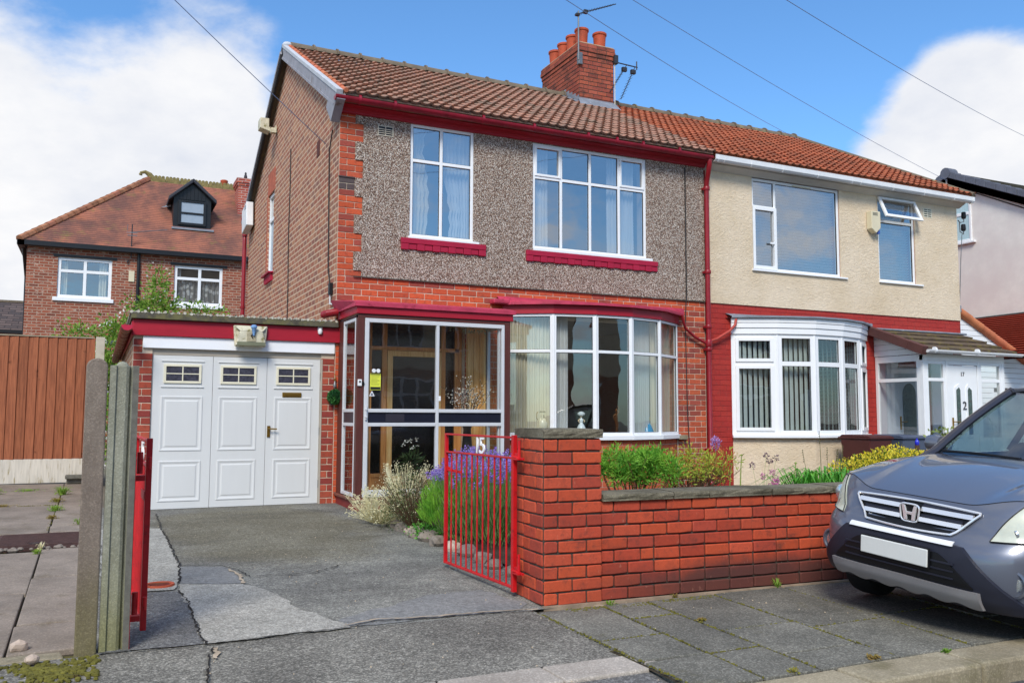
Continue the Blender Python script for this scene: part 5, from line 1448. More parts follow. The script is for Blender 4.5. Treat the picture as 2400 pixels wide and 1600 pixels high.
fr.box(fa_, fa_ + .052, yo, yi, zc0, zc1).box(fb_ - .04, fb_, yo, yi, zc0, zc1).box(fa_ + .052, fb_ - .04, yo, yi, zc1 - .05, zc1).box(fa_ + .052, fb_ - .04, yo, yi, zc0, zc0 + .085)
fr.box(1.065, 1.105, yo + .002, yi, zc0 + .085, zc1 - .05)
for z_ in (1.115, 1.285):
    fr.box(fa_ + .052, 1.065, yo + .003, yi, z_ - .022, z_ + .022).box(1.105, fb_ - .04, yo + .003, yi, z_ - .022, z_ + .022)
fr.box(fb_ - .07, fb_ - .05, yi - .02, yi + .03, zc0 + .09, zc1 - .06)
fro = fr.build('sliding_frame', m_alu, po, bevel=.005)
for a, b in ((fa_ + .052, 1.065), (1.105, fb_ - .04)):
    for c, d in ((zc0 + .085, 1.093), (1.307, zc1 - .05)): pane(fro, (a, YF + .02), (b, YF + .02), c, d, g_porch)
    MB().box(a, b, YF + .012, YF + .028, 1.137, 1.263).build('black_panel', M('navy_black_panel', (28, 30, 44), .35, .1), fro)
MB().box(.42, .66, YF + .006, YF + .012, 1.15, 1.245).build('letter_slot', M('dark_letter_flap', (50, 48, 58), .4, .05), fro, bevel=.003)
MB().box(.15, .172, yo - .022, yo, 1.17, 1.34).lathe([(.016, 0), (.016, .02)], (.161, yo - .03, 1.3), 10, axis='y').lathe([(.016, 0), (.016, .02)], (.161, yo - .03, 1.21), 10, axis='y').build('door_pull', m_alu, fro, bevel=.004)
MB().box(1.10, 1.125, yo - .012, yo, 1.41, 1.47).build('latch', m_upvc, fro, bevel=.003)
def side_frame(X, sgn):
    sf = MB(); y0, y1 = YF + .10, -.24; xa, xb = X - .02, X + .02
    sf.box(xa, xb, y0, y0 + .035, .245, 2.42).box(xa, xb, y1 - .035, y1, .245, 2.42)
    for z_ in (.265, 2.40, 1.115, 1.285): sf.box(xa + .001, xb - .001, y0 + .035, y1 - .035, z_ - .02, z_ + .02)
    o = sf.build('side_frame', m_alu, po, bevel=.004)
    for c, d in ((.285, 1.095), (1.305, 2.38)): MB().quad((X, y0 + .035, c), (X, y1 - .035, c), (X, y1 - .035, d), (X, y0 + .035, d)).build('pane', g_porch, o)
    MB().box(X - .008, X + .008, y0 + .035, y1 - .035, 1.137, 1.263).build('black_panel', M('navy_black_side_panel', (28, 30, 44), .35, .1), o)
side_frame(X0 + .02, 1); side_frame(X1 - .02, -1)
MB().box(X0 + .0, X0 + .04, -.235, -.002, .235, 2.43).box(X1 - .04, X1, -.235, -.002, .235, 2.43).build('wall_post', m_brown_frame, po)
rfp = MB()
rfp.box(X0 - .02, X1 + .03, YF - .022, YF, 2.462, 2.565)
rfp.box(X0 - .022, X0, YF, -.0, 2.462, 2.60).box(X1 + .01, X1 + .03, YF, 0, 2.462, 2.60)
rfp.build('fascia', m_fascia, po, bevel=.004)
rl = MB()
rl.add([(X0 - .05, YF - .05, 2.55), (X1 + .06, YF - .05, 2.55), (X1 + .06, YF - .05, 2.60), (X0 - .05, YF - .05, 2.60), (X0 + .05, YF + .12, 2.64), (X1 - .02, YF + .12, 2.64), (X0 - .12, .0, 2.72), (X1 + .04, .0, 2.72), (X0 - .05, 0, 2.56), (X1 + .06, 0, 2.56)],
       [(0, 1, 2, 3), (3, 2, 5, 4), (4, 5, 7, 6), (0, 3, 4, 6, 8), (1, 9, 7, 5, 2), (0, 8, 9, 1)])
rl.build('roof_sheet', m_lead_red, po, fix=True)
MB().box(X0 + .0, X1, YF + .03, -.01, 2.46, 2.50).build('ceiling', m_pine, po)
MB().tube([(-.16, -.02, 2.525), (-.14, -.1, 2.53), (.0, -.1, 2.56)], .05, 12).build('roof_spout', m_pipe, po, smooth=True)
MB().box(X0 + .02, X1 - .02, YF + .05, 0, .235, .245).build('floor', M('porch_floor_tile', (110, 76, 62), .5, .1), po)
# inner front door screen in varnished wood
ds = MB(); y0, y1 = .03, .10
ds.box(.47, .51, y0, y1, .12, 2.50).box(1.76, 1.80, y0, y1, .12, 2.50).box(.51, 1.76, y0, y1, 2.46, 2.50).box(.51, 1.76, y0 + .001, y1, 2.10, 2.15)
ds.box(.655, .72, y0 + .001, y1, .12, 2.10).box(1.50, 1.56, y0 + .001, y1, .12, 2.10).box(.655, .72, y0 + .001, y1, 2.15, 2.46).box(1.50, 1.56, y0 + .001, y1, 2.15, 2.46)
ds.box(.51, .655, y0 + .004, y1, .12, .46).box(1.56, 1.70, y0 + .004, y1, .12, .46).box(.51, .655, y0 - .006, y0 + .004, .41, .46)
ds.box(1.70, 1.76, y0 + .001, y1, .12, 2.46)
ds.build('door_screen', m_oak, po, bevel=.004)
dr_ = MB(); dr_.box(.725, .80, .02, .07, .14, 2.095).box(1.42, 1.495, .02, .07, .14, 2.095).box(.80, 1.42, .02, .07, 2.02, 2.095).box(.80, 1.42, .02, .07, .14, .42)
fdo = dr_.build('front_door', m_pine, po, bevel=.004)
def textured_glass():
    t = NT('textured_door_glass')
    v = t.n('ShaderNodeTexVoronoi'); t.put(v.inputs['Vector'], t.pos); v.inputs['Scale'].default_value = 26
    tr = t.n('ShaderNodeBsdfTransparent'); tr.inputs[0].default_value = (.40, .43, .43, 1)
    gl = t.n('ShaderNodeBsdfGlossy'); gl.inputs['Roughness'].default_value = .12
    t.put(gl.inputs['Normal'], t.bump(v.outputs['Distance'], .10, .01))
    mx = t.n('ShaderNodeMixShader'); mx.inputs[0].default_value = .16
    t.t.links.new(tr.outputs[0], mx.inputs[1]); t.t.links.new(gl.outputs[0], mx.inputs[2]); t.t.links.new(mx.outputs[0], t.out.inputs[0])
    return t.done()
g_tex = textured_glass()
MB().quad((.80, .045, .42), (1.42, .045, .42), (1.42, .045, 2.02), (.80, .045, 2.02)).build('door_glass', g_tex, fdo)
for a, b, c, d in ((.51, .655, .46, 2.10), (1.56, 1.70, .46, 2.10), (.51, .655, 2.15, 2.46), (.72, 1.50, 2.15, 2.46), (1.56, 1.70, 2.15, 2.46)):
    MB().quad((a, .06, c), (b, .06, c), (b, .06, d), (a, .06, d)).build('side_light', g_tex, po)
for i in range(3):
    MB().box(1.84 + i * .088, 1.84 + i * .088 + .083, -.10 - .004 * i, -.02, .245, 2.46).build('pine_board', m_pine, po, bevel=.004)
for i in range(2): MB().box(2.02 + 0, 2.05, -.24 + i * .1, -.15 + i * .1, .245, 2.46).build('pine_board', m_pine, po, bevel=.004)
# things in the porch
ys_ = empty('notice', (.285, YF - .0, 1.635), 0, 'yellow notice with black header taped inside the porch glass by the doorbell', 'notice')
m_yel = M('yellow_card', (226, 232, 78), .6, .04); m_ink = M('printed_black', (34, 36, 34), .6, .02); m_grey_ink = M('printed_grey', (120, 126, 60), .6, .02)
MB().box(-.066, .066, .013, .016, -.10, .10).build('card', m_yel, ys_)
mb = MB().box(-.062, .062, .0105, .0128, .085, .096).box(-.062, .062, .0105, .0128, -.094, -.062); mb.build('printed_band', m_ink, ys_)
mb = MB()
for i in range(8): mb.box(-.054, .054 - (.03 if i % 3 == 2 else .006 * (i % 2)), .0108, .0128, .068 - i * .015, .071 - i * .015)
mb.build('text_lines', m_grey_ink, ys_)
MB().lathe([(.0, 0), (.024, 0), (.026, .006)], (-.022, .006, .135), 16, axis='y').lathe([(.0, 0), (.024, 0), (.026, .006)], (.034, .006, .135), 16, axis='y').build('suction_disc', m_upvc_old, ys_)
tr_ = empty('warning_sticker', (.243, YF + .011, 1.49), 0, 'white triangular sticker on the porch glass under the yellow notice', 'sticker')
MB().ext([(-.035, 0, -.03), (.035, 0, -.03), (0, 0, .035)], (0, .002, 0)).build('triangle', m_upvc, tr_, fix=True)
MB().ext([(-.018, -.0005, -.02), (.018, -.0005, -.02), (0, -.0005, .016)], (0, -.001, 0)).build('printed_mark', M('printed_blue_grey', (90, 100, 120), .6, .02), tr_, fix=True)
db = empty('doorbell', (.085, YF - .002, 1.62), 0, 'white video doorbell on the brown corner post of the porch', 'doorbell')
MB().box(-.028, .022, -.02, 0, -.04, .04).build('case', m_upvc, db, bevel=.005)
MB().lathe([(.012, -.024), (.012, -.019)], (-.004, 0, .012), 12, axis='y').lathe([(.014, -.03), (.02, -.0)], (.036, 0, -.002), 12, axis='y').build('lens', m_black, db)
br = empty('twig_arrangement', (1.62, -.62, .25), 0, 'dark twigs dotted with white blossom standing inside the porch', 'twig arrangement')
MB().lathe([(.07, 0), (.10, .2), (.07, .55), (.05, .8), (.07, .86)], (0, 0, 0), 14).build('vase', M('dark_floor_vase', (70, 60, 52), .4, .1), br, smooth=True)
tw = MB(); bl_ = MB()
for i in range(34):
    a = rnd.uniform(0, 2 * PI); lean = rnd.uniform(.05, .75); ln = rnd.uniform(.30, .62)
    p = Vector((0, 0, .84)); d = Vector((math.cos(a) * lean, math.sin(a) * lean * .5, 1)).normalized(); P = [p]
    for k in range(4):
        d = (d + rvec() * .16).normalized(); p = p + d * ln / 4; P.append(p)
        for _ in range(3):
            q = p + rvec() * .02; s_ = rnd.uniform(.005, .011)
            if rnd.random() < .75: bl_.lathe([(0, -s_), (s_, 0), (0, s_)], q, 5)
            if k > 1 and rnd.random() < .5:
                e = p + (d + rvec() * .8).normalized() * .09; tw.tube([p, e], .0022, 4); bl_.lathe([(0, -s_), (s_, 0), (0, s_)], e, 5)
    tw.tube(P, [.004, .0035, .003, .0025, .002], 5)
tw.build('twigs', M('dark_twig', (52, 40, 34), .8, .1), br); bl_.build('blossom', M('white_blossom', (236, 228, 210), .7, .05), br)
hf = empty('hanging_garland', (1.70, -.60, 2.38), 0, 'pale leafy garland under the porch ceiling above the twigs', 'garland')
foliage(MB(), (0, 0, 0), (.28, .12, .05), 160, .05, .016, upb=-.4).build('leaves', leaf_mat('pale_garland', (206, 210, 190), (120, 140, 110), .2), hf)
fv = empty('white_flowers', (.98, -.25, .245), 0, 'posy of white flowers in a pot behind the lower porch glass', 'flowers')
MB().lathe([(.05, 0), (.075, .14), (.08, .15)], (0, 0, 0), 14).build('pot', M('dark_pot', (52, 50, 48), .5, .1), fv, smooth=True)
foliage(MB(), (0, 0, .33), (.15, .1, .20), 240, .09, .02).build('leaves', leaf_mat('posy_leaf', (56, 78, 48), (80, 100, 60), .2), fv)
mb = MB()
for i in range(11):
    q = Vector((rnd.uniform(-.12, .10), rnd.uniform(-.1, 0), .60 + rnd.uniform(-.06, .08))); foliage(mb, q, (.015, .015, .015), 5, .022, .014)
mb.build('petals', M('white_petal', (232, 234, 226), .7, .03), fv)

# ================================================================== GARDEN WALL (rotated a little against the house)
WA = math.atan2(-.12, 2.43)
gw_ = empty('garden_wall', (-.12, -6.13, 0), WA, 'low orange brick front wall with sooty lower courses, stone coping and a taller gate pier', 'wall')
WE = 6.5
MB().box(.0, .42, .004, .46, -.08, 1.085).build('pier_core', m_mortar_dk, gw_)
MB().box(.42, WE, .034, .24, -.08, .655).build('wall_core', m_mortar_dk, gw_)
def place_b(parent, a, b, z0, y, mat, H=BR_H, side=False, jn=.011):
    w = b - a - jn
    if w < .02: return
    me = brick_mesh(w, H - jn, .05, mat, .0065)
    j = rnd.uniform(-.003, .003)
    if side: link('brick', me, parent, (y + j, (a + b) / 2, z0 + H / 2 + rnd.uniform(-.001, .001)), (0, rnd.uniform(-.006, .006), -PI / 2))
    else: link('brick', me, parent, ((a + b) / 2, y + j, z0 + H / 2 + rnd.uniform(-.001, .001)), (rnd.uniform(-.01, .01), rnd.uniform(-.006, .006), 0))
for r in range(13):
    z0 = r * BR_H + .003
    cuts = [0, .105, .315, .432] if r % 2 == 0 else [0, .21, .432]
    for a, b in zip(cuts[:-1], cuts[1:]): place_b(gw_, a, b, z0, -.008, m_brick_wall)
    cuts = [0, .21, .315, .47] if r % 2 == 0 else [0, .105, .315, .47]
    for a, b in zip(cuts[:-1], cuts[1:]): place_b(gw_, a, b, z0, -.008, m_brick_wall, side=True)
    if r < 8:
        x = .432 + (.105 if r % 2 else 0)
        if r % 2: place_b(gw_, .432, .537, z0, .018, m_brick_wall)
        while x < WE - .05:
            w = .209 if rnd.random() > .05 else .104
            if w < .2: place_b(gw_, x, x + w, z0, .018, m_brick_wall)
            else: place_b(gw_, x, x + w, z0, .018, m_brick_wall)
            x += w
    else:
        cuts = [0.0, .10, .24, .35, .47] if r % 2 else [0, .21, .33, .47]
m_cop = slab_mat('dark_stone_coping', (104, 98, 84), (128, 122, 104), (70, 66, 52), (.42, .62), .25)
def rough_stone(parent, x0, x1, y0, y1, z0, z1, mat, name='coping_stone', seed=0, amp=.010):
    """quarried stone: sawn top, pitched uneven faces"""
    nx = max(4, int((x1 - x0) / .045)); mb = MB()
    def dd(x, z, k): return amp * (mnoise.noise(Vector((x * 17, z * 23 + seed, k))) + .6 * mnoise.noise(Vector((x * 45, z * 50, k + seed))))
    def fr(u, v): x = x0 + (x1 - x0) * u; z = z0 + (z1 - z0) * v; e = 1 if 0 < v < 1 else .35; return (x, y0 + dd(x, z, 1) * e - (.004 if .3 < v < .8 else 0), z + (.003 * mnoise.noise(Vector((x * 20, 3, seed))) if v == 1 else 0))
    def bkk(u, v): x = x1 + (x0 - x1) * u; z = z0 + (z1 - z0) * v; return (x, y1 + dd(x, z, 5), z)
    mb.grid(fr, nx, 4); mb.grid(bkk, nx, 4)
    mb.grid(lambda u, v: (x0 + (x1 - x0) * u, y0 + (y1 - y0) * v + (dd(x0 + (x1 - x0) * u, z1, 1) * .35 if v == 0 else (dd(x0 + (x1 - x0) * u, z1, 5) if v == 1 else 0)), z1 + (.003 * mnoise.noise(Vector(((x0 + (x1 - x0) * u) * 20, 3, seed))) if v == 0 else .002)), nx, 4)
    mb.quad((x0, y0, z0), (x0, y1, z0), (x1, y1, z0), (x1, y0, z0)); mb.quad((x0, y0, z0), (x0, y0, z1), (x0, y1, z1), (x0, y1, z0)); mb.quad((x1, y0, z0), (x1, y1, z0), (x1, y1, z1), (x1, y0, z1))
    return mb.build(name, mat, parent)
rough_stone(gw_, -.005, .437, -.012, .475, 1.088, 1.145, m_cop, 'pier_cap', 3, .012)
xs = [.437, 1.0, 1.30, 1.85, 2.43, 3.0, 3.6, 4.2, 4.8, 5.4, 6.0, 6.55]
for i in range(len(xs) - 1): rough_stone(gw_, xs[i] + .004, xs[i + 1] - .004, .000 + rnd.uniform(-.004, .004), .285, .662, .708 + rnd.uniform(-.002, .002), m_cop, seed=i * 3.3)
MB().ext([(-.01, -.035, -.02), (6.5, -.035, -.02), (6.5, .02, -.02), (-.01, .0, -.02)], (0, 0, .028)).build('base_mortar', M('base_mortar_fillet', (150, 132, 112), .95, .25, scale=8, fine=.2, bump=.8, bscale=40), gw_, fix=True)
for (x, w) in ((.36, .10),):
    o = MB().ext([(x, -.06, 0), (x + w, -.05, 0), (x + w + .01, -.028, 0), (x + w * .4, -.02, 0), (x - .01, -.03, 0)], (0, 0, .014)).build('loose_mortar', m_grit, gw_, fix=True); o.rotation_euler = (0, rnd.uniform(-.06, .06), 0)
# hinge pins on the pier
def hinge_pin(z, parent):
    MB().box(-.085, .0, .30, .32, z - .012, z + .012).lathe([(.010, -.01), (.010, .09)], (-.065, .31, z), 10).box(-.012, .0, .27, .35, z - .02, z + .02).build('hinge_pin', m_gate, parent, bevel=.003)

# ================================================================== GATES
def gate(name, loc, rz, label, flip=False, group=None):
    g = empty(name, loc, rz, label, 'gate', group)
    L = 1.20; H0, H1 = .06, 1.09
    MB().box(0, .034, -.016, .016, H0 - .02, H1 + .01).build('stile', m_gate, g, bevel=.003)
    MB().box(L - .025, L, -.014, .014, H0, H1).build('stile', m_gate, g, bevel=.003)
    MB().box(.034, L - .025, -.012, .012, H1 - .014, H1).build('top_rail', m_gate, g, bevel=.003)
    MB().box(.034, L - .025, -.012, .012, .935, .949).build('middle_rail', m_gate, g, bevel=.003)
    MB().box(.034, L - .025, -.012, .012, H0, H0 + .016).build('bottom_rail', m_gate, g, bevel=.003)
    me = MB().tube([(0, 0, H0 + .014), (0, 0, .936)], .0068, 8).mesh('bar', m_gate)
    for i in range(11): link('bar', me, g, (.034 + (L - .059) * (i + 1) / 12, 0, 0))
    MB().bar((L - .02, -.004, .80), (L - .26, -.02, .79), .012, .02).box(L - .05, L - .01, -.02, -.012, .785, .82).build('latch', m_gate, g, bevel=.002)
    for z in (.20, .965):
        MB().box(-.05, 0, -.008, .008, z - .014, z + .014).lathe([(.011, -.035), (.011, .035)], (-.055, 0, z), 10).build('hinge', m_gate, g, bevel=.002)
    return g
m_num = M('white_enamel_number', (240, 240, 240), .4, .02)
def digits(g, txt, x, z, size, y, rot, mat=m_num, ex=.005, name='number'):
    cu = bpy.data.curves.new('number', 'FONT'); cu.body = txt; cu.size = size; cu.extrude = ex; cu.space_character = 1.0
    cu.materials.append(mat)
    o = bpy.data.objects.new('text_tmp', cu); col.objects.link(o)
    dg = bpy.context.evaluated_depsgraph_get(); me = bpy.data.meshes.new_from_object(o.evaluated_get(dg))
    bpy.data.objects.remove(o)
    o = bpy.data.objects.new(name, me); col.objects.link(o); o.parent = g
    o.location = (x, y, z); o.rotation_euler = rot
    return o
rg_ = math.atan2(4.53 * -1 + 5.80, -.03)     # leaf points back along the drive
gR = gate('gate', (-.165, -5.80, 0), math.atan2(1.25, -.05), 'red iron gate with white number 15 standing open against the brick pier', group='pair of red driveway gates')
digits(gR, '1', .655, .955, .172, .004, (PI / 2, 0, PI)).scale = (1.3, 1, 1)
digits(gR, '5', .575, .955, .172, .004, (PI / 2, 0, PI)).scale = (1.35, 1, 1)
for z in (.20, .965): MB().box(-.12, -.05, -.006, .006, z - .03, z - .014).tube([(-.055, 0, z - .02), (-.055, 0, z + .10)], .010, 8).bar((-.06, 0, z - .02), (-.02, .04, z + .0), .012, .012).box(-.09, -.02, -.02, .03, z - .03, z - .02).build('hinge_bracket', m_gate, gR)
gL = gate('gate', (-2.50, -5.90, 0), math.atan2(1.25, -.02), 'red iron gate folded back beside the slotted concrete post, seen edge on', group='pair of red driveway gates')
for z in (.20, .965): MB().tube([(-.03, .05, z - .06), (-.03, .05, z + .06)], .016, 10).box(-.03, .02, .02, .07, z - .10, z - .07).build('hinge_bracket', m_gate, gL)
MB().box(.03, .30, .012, .020, .75, .80).build('latch_plate', m_gate, gL)
digits(gL, '15', .62, .952, .17, .004, (PI / 2, 0, PI)).scale = (1.1, 1, 1)

# ================================================================== CONCRETE POSTS
def conc(name, a, b, green, zg=.35):
    t = NT(name)
    k = t.mix(t.ramp(t.noise(5, 7, .7, st=(1, 1, .5)), .32, .68), lin(a), lin(b))
    z = t.n('ShaderNodeSeparateXYZ'); t.put(z.inputs[0], t.pos)
    lo = t.math('SUBTRACT', 1.0, t.ramp(t.math('ADD', z.outputs[2], t.math('MULTIPLY', t.noise(5, 6, .6, w=2.0, st=(2, 2, .5)), .5)), .15, .85))
    k = t.mix(t.math('MULTIPLY', lo, .75), k, lin(green))
    v = t.n('ShaderNodeTexVoronoi'); t.put(v.inputs['Vector'], t.pos); v.inputs['Scale'].default_value = 160
    sc = t.n('ShaderNodeSeparateColor'); t.put(sc.inputs[0], v.outputs['Color'])
    k = t.hsv(k, v=t.math('MULTIPLY_ADD', t.math('POWER', sc.outputs[0], 3), .35, .90))
    t.bsdf(k, .9, t.bump(t.math('ADD', sc.outputs[0], t.noise(40, 5, .7)), .6, .005), .25)
    return t.done()
m_conc1 = conc('brown_aggregate_concrete', (116, 104, 94), (140, 128, 116), (112, 106, 66))
m_conc2 = conc('grey_cast_concrete', (128, 128, 112), (156, 156, 140), (124, 122, 76))
m_conc3 = M('dark_speckled_concrete', (104, 102, 94), .9, .2, scale=20, fine=.25, fscale=160, bump=.6, blot=(130, 126, 104))
p1 = empty('concrete_post', (-2.785, -6.10, 0), 0, 'round-topped brown aggregate concrete post nearest the left path', 'post')
pts = [(-.052, 0, -.1), (.052, 0, -.1), (.052, 0, 1.485)] + [(.052 * math.cos(t), 0, 1.485 + .045 * math.sin(t)) for t in [PI * k / 10 for k in range(1, 10)]] + [(-.052, 0, 1.485)]
MB().ext([(x, -.05, z) for x, y, z in pts], (0, .10, 0)).build('shaft', m_conc1, p1, bevel=.008, fix=True)
p2 = empty('slotted_post', (-2.66, -6.08, 0), 0, 'tall square-topped slotted concrete post carrying the left red gate', 'post')
sec = [(-.062, -.06), (-.030, -.062), (-.028, -.05), (.018, -.055), (.034, -.045), (.036, -.028), (.046, -.028), (.048, -.062), (.080, -.062), (.080, .06), (-.062, .06)]
MB().ext([(x, y, -.1) for x, y in sec], (0, 0, 1.595)).build('shaft', m_conc2, p2, bevel=.003, fix=True)
MB().box(.0495, .0805, -.0635, .058, -.05, 1.494).build('aggregate_rib', m_conc3, p2)
MB().box(.081, .0835, -.06, -.03, .0, 1.1).build('paint_smear', m_gate, p2)
p3 = empty('dome_post', (-2.665, -5.95, 0), 0, 'pale dome-topped concrete post just behind the slotted post', 'post')
MB().box(-.03, .045, -.03, .05, -.1, 1.48).build('shaft', m_conc2, p3, bevel=.006)
MB().lathe([(.037, 0), (.033, .025), (.02, .042), (0, .048)], (.007, .01, 1.48), 16).build('dome', m_conc2, p3, smooth=True)

# ================================================================== FENCE
fe = empty('wooden_fence', (0, 3.64, .2), 0, 'rust brown close-boarded fence panel on a stained white gravel board beside the garage', 'fence')
bw_w = (.965 - .0) / 9.6
x = -2.80 - .115; i = 0
xs_f = -2.832
while xs_f > -4.6:
    a = xs_f - .129
    o = MB().ext([(a - .012, .0, .355), (xs_f - .002, -.010, .355), (xs_f, -.024, .355), (a - .010, -.006, .355)], (0, 0, 1.83)).build('fence_board', m_fence, fe, fix=True, bevel=.003)
    o.location.z = rnd.uniform(-.004, .004)
    xs_f = a
m_gravel = M('stained_white_concrete', (206, 200, 188), .85, .12, scale=6, st=(6, 1, .6), blot=(150, 136, 96), bls=5, bthr=(.54, .66), bump=.3)
MB().box(-4.7, -2.83, -.018, .02, -.0, .355).build('gravel_board', m_gravel, fe, bevel=.004)
MB().box(-4.7, -2.86, -.03, .03, 2.186, 2.205).build('capping', M('grey_capping', (150, 140, 120), .8, .15), fe)
MB().box(-4.7, -2.86, .0, .03, .45, .52).box(-4.7, -2.86, .0, .03, 1.25, 1.32).box(-4.7, -2.86, .0, .03, 2.0, 2.07).build('rail', m_fence, fe)
MB().box(-2.826, -2.70, -.06, .06, -.0, 2.21).build('fence_post', M('pale_concrete_post', (188, 182, 164), .85, .08, blot=(150, 146, 120), bls=6, bump=.4), fe, bevel=.006)
st_ = empty('broken_step', (-3.0, 3.45, .2), 0, 'broken dark kerb blocks lying at the foot of the fence beside the post', 'kerb block')
MB().box(-.14, .24, -.1, .12, .0, .08).build('block', m_conc3, st_, bevel=.012); MB().box(-.16, .1, -.16, -.02, .07, .13).build('block', m_conc3, st_, bevel=.012)

# ================================================================== PORCH OF 17
pp = empty('white_porch', (0, 0, 0), 0, 'white upvc porch numbered 17 with mossy brown tiled lean-to roof', 'porch')
QX0, QX1, QY = 9.72, 11.78, -1.0
def fr17(x0, x1, z0, z1, y, zs=None, name='window_frame', w=.055, glass=None):
    mb = MB(); d0, d1 = y - .0, y + .06
    mb.box(x0, x0 + w, d0, d1, z0, z1).box(x1 - w, x1, d0, d1, z0, z1).box(x0 + w, x1 - w, d0, d1, z0, z0 + w).box(x0 + w, x1 - w, d0, d1, z1 - w, z1)
    if zs: mb.box(x0 + w, x1 - w, d0 + .001, d1, zs - w / 2, zs + w / 2)
    o = mb.build(name, m_upvc, pp, bevel=.005)
    for c, d in ([(z0 + w, zs - w / 2), (zs + w / 2, z1 - w)] if zs else [(z0 + w, z1 - w)]): pane(o, (x0 + w, y + .02), (x1 - w, y + .02), c, d, g_low)
    return o
MB().box(QX0, QX0 + .075, QY - .004, QY + .075, .12, 2.28).box(QX1 - .075, QX1, QY - .004, QY + .075, .12, 2.28).box(QX0 + .0, QX1, QY - .008, QY + .07, 2.18, 2.30).build('corner_post', m_upvc, pp, bevel=.006)
fr17(QX0 + .075, 10.27, .82, 2.18, QY, 1.86); fr17(11.12, QX1 - .075, .82, 2.18, QY, 1.86)
MB().box(QX0 + .075, 10.27, QY, QY + .05, .14, .82).box(11.12, QX1 - .075, QY, QY + .05, .14, .82).build('lower_panel', m_upvc, pp, bevel=.004)
df = MB(); df.box(10.27, 10.33, QY - .01, QY + .06, .14, 2.18).box(11.06, 11.12, QY - .01, QY + .06, .14, 2.18).box(10.33, 11.06, QY - .01, QY + .06, 2.12, 2.18)
df.build('door_frame', m_upvc, pp, bevel=.005)
dl = MB().box(10.34, 11.05, QY + .0, QY + .045, .16, 2.11).build('door', m_upvc, pp, bevel=.006)
digits(dl, '17', 10.63, 1.93, .105, QY - .004, (PI / 2, 0, 0), m_black, .003)
m_stained = M('stained_glass_panel', (70, 86, 82), .2, .4, scale=20, blot=(130, 40, 52), bls=16, bthr=(.58, .66))
for c in (10.55, 10.84):
    mb = MB(); mb.ext([(c - .085, 0, .88), (c + .085, 0, .88), (c + .085, 0, 1.74), (c, 0, 1.80) if False else (c + (.03 if c < 10.7 else -.03), 0, 1.80), (c - .085, 0, 1.74)], (0, -.012, 0))
    o = mb.build('door_moulding', m_upvc, dl, fix=True); o.location.y = QY
    mb = MB().ext([(c - .05, 0, .93), (c + .05, 0, .93), (c + .05, 0, 1.69), (c + (.02 if c < 10.7 else -.02), 0, 1.74), (c - .05, 0, 1.69)], (0, -.004, 0))
    o = mb.build('stained_glass', m_stained, dl, fix=True); o.location.y = QY - .0125
digits(dl, '2', 10.66, 1.36, .20, QY - .008, (PI / 2, 0, 0), M('iron_knocker', (70, 70, 74), .4, .1), .006, 'knocker')
MB().box(10.39, 10.42, QY - .012, QY, .98, 1.22).tube([(10.405, QY - .01, 1.15), (10.405, QY - .05, 1.15), (10.53, QY - .05, 1.15)], .009, 8).build('door_handle', m_brass, dl)
MB().box(10.58, 10.82, QY - .014, QY, 1.07, 1.11).build('letterbox', m_brass, dl, bevel=.004)
# left return of the porch
sf = MB(); w = .055
sf.box(QX0, QX0 + .05, -.07, -.01, .82, 2.28).box(QX0, QX0 + .05, QY + .075, QY + .13, .82, 2.28)
for z_ in (.85, 1.86, 2.20): sf.box(QX0 + .001, QX0 + .049, QY + .13, -.07, z_ - .03, z_ + (.03 if z_ < 2 else .08))
sf.box(QX0, QX0 + .05, QY + .075, -.01, .12, .82)
sfo = sf.build('side_frame', m_upvc, pp, bevel=.004)
for c, d in ((.88, 1.83), (1.89, 2.17)): MB().quad((QX0 + .02, -.07, c), (QX0 + .02, QY + .13, c), (QX0 + .02, QY + .13, d), (QX0 + .02, -.07, d)).build('pane', g_low, sfo)
for i in range(5):
    z = 2.29 + i * .10
    yt = lambda zz: -1.10 * max(0, 1 - (zz - 2.34) / .47)
    MB().ext([(QX0 - .01, -.005, z), (QX0 - .01, min(-.01, yt(z)) + .04, z), (QX0 - .01, min(-.01, yt(z + .095)) + .04, z + .095), (QX0 - .01, -.005, z + .095)], (.03, 0, 0)).build('cladding_board', m_upvc, pp, fix=True)
# inner house door with oval light
hd = MB().box(10.28, 11.12, .05, .10, .14, 2.12).build('inner_door', M('pale_blue_white_door', (206, 216, 226), .4, .03), pp, bevel=.005)
ov = [(10.62 + .17 * math.cos(t), 0, 1.62 + .22 * math.sin(t)) for t in [PI * k / 12 for k in range(13)]]
MB().ext([(10.45, 0, .8), (10.79, 0, .8)] + ov[:], (0, -.004, 0)).build('oval_light', M('dark_patterned_glass', (70, 86, 88), .2, .4, scale=30), hd, fix=True).location.y = .048
MB().box(10.36, 10.39, .03, .05, 1.0, 1.24).tube([(10.375, .04, 1.14), (10.375, .0, 1.14), (10.49, .0, 1.14)], .009, 8).build('inner_handle', m_brass, hd)
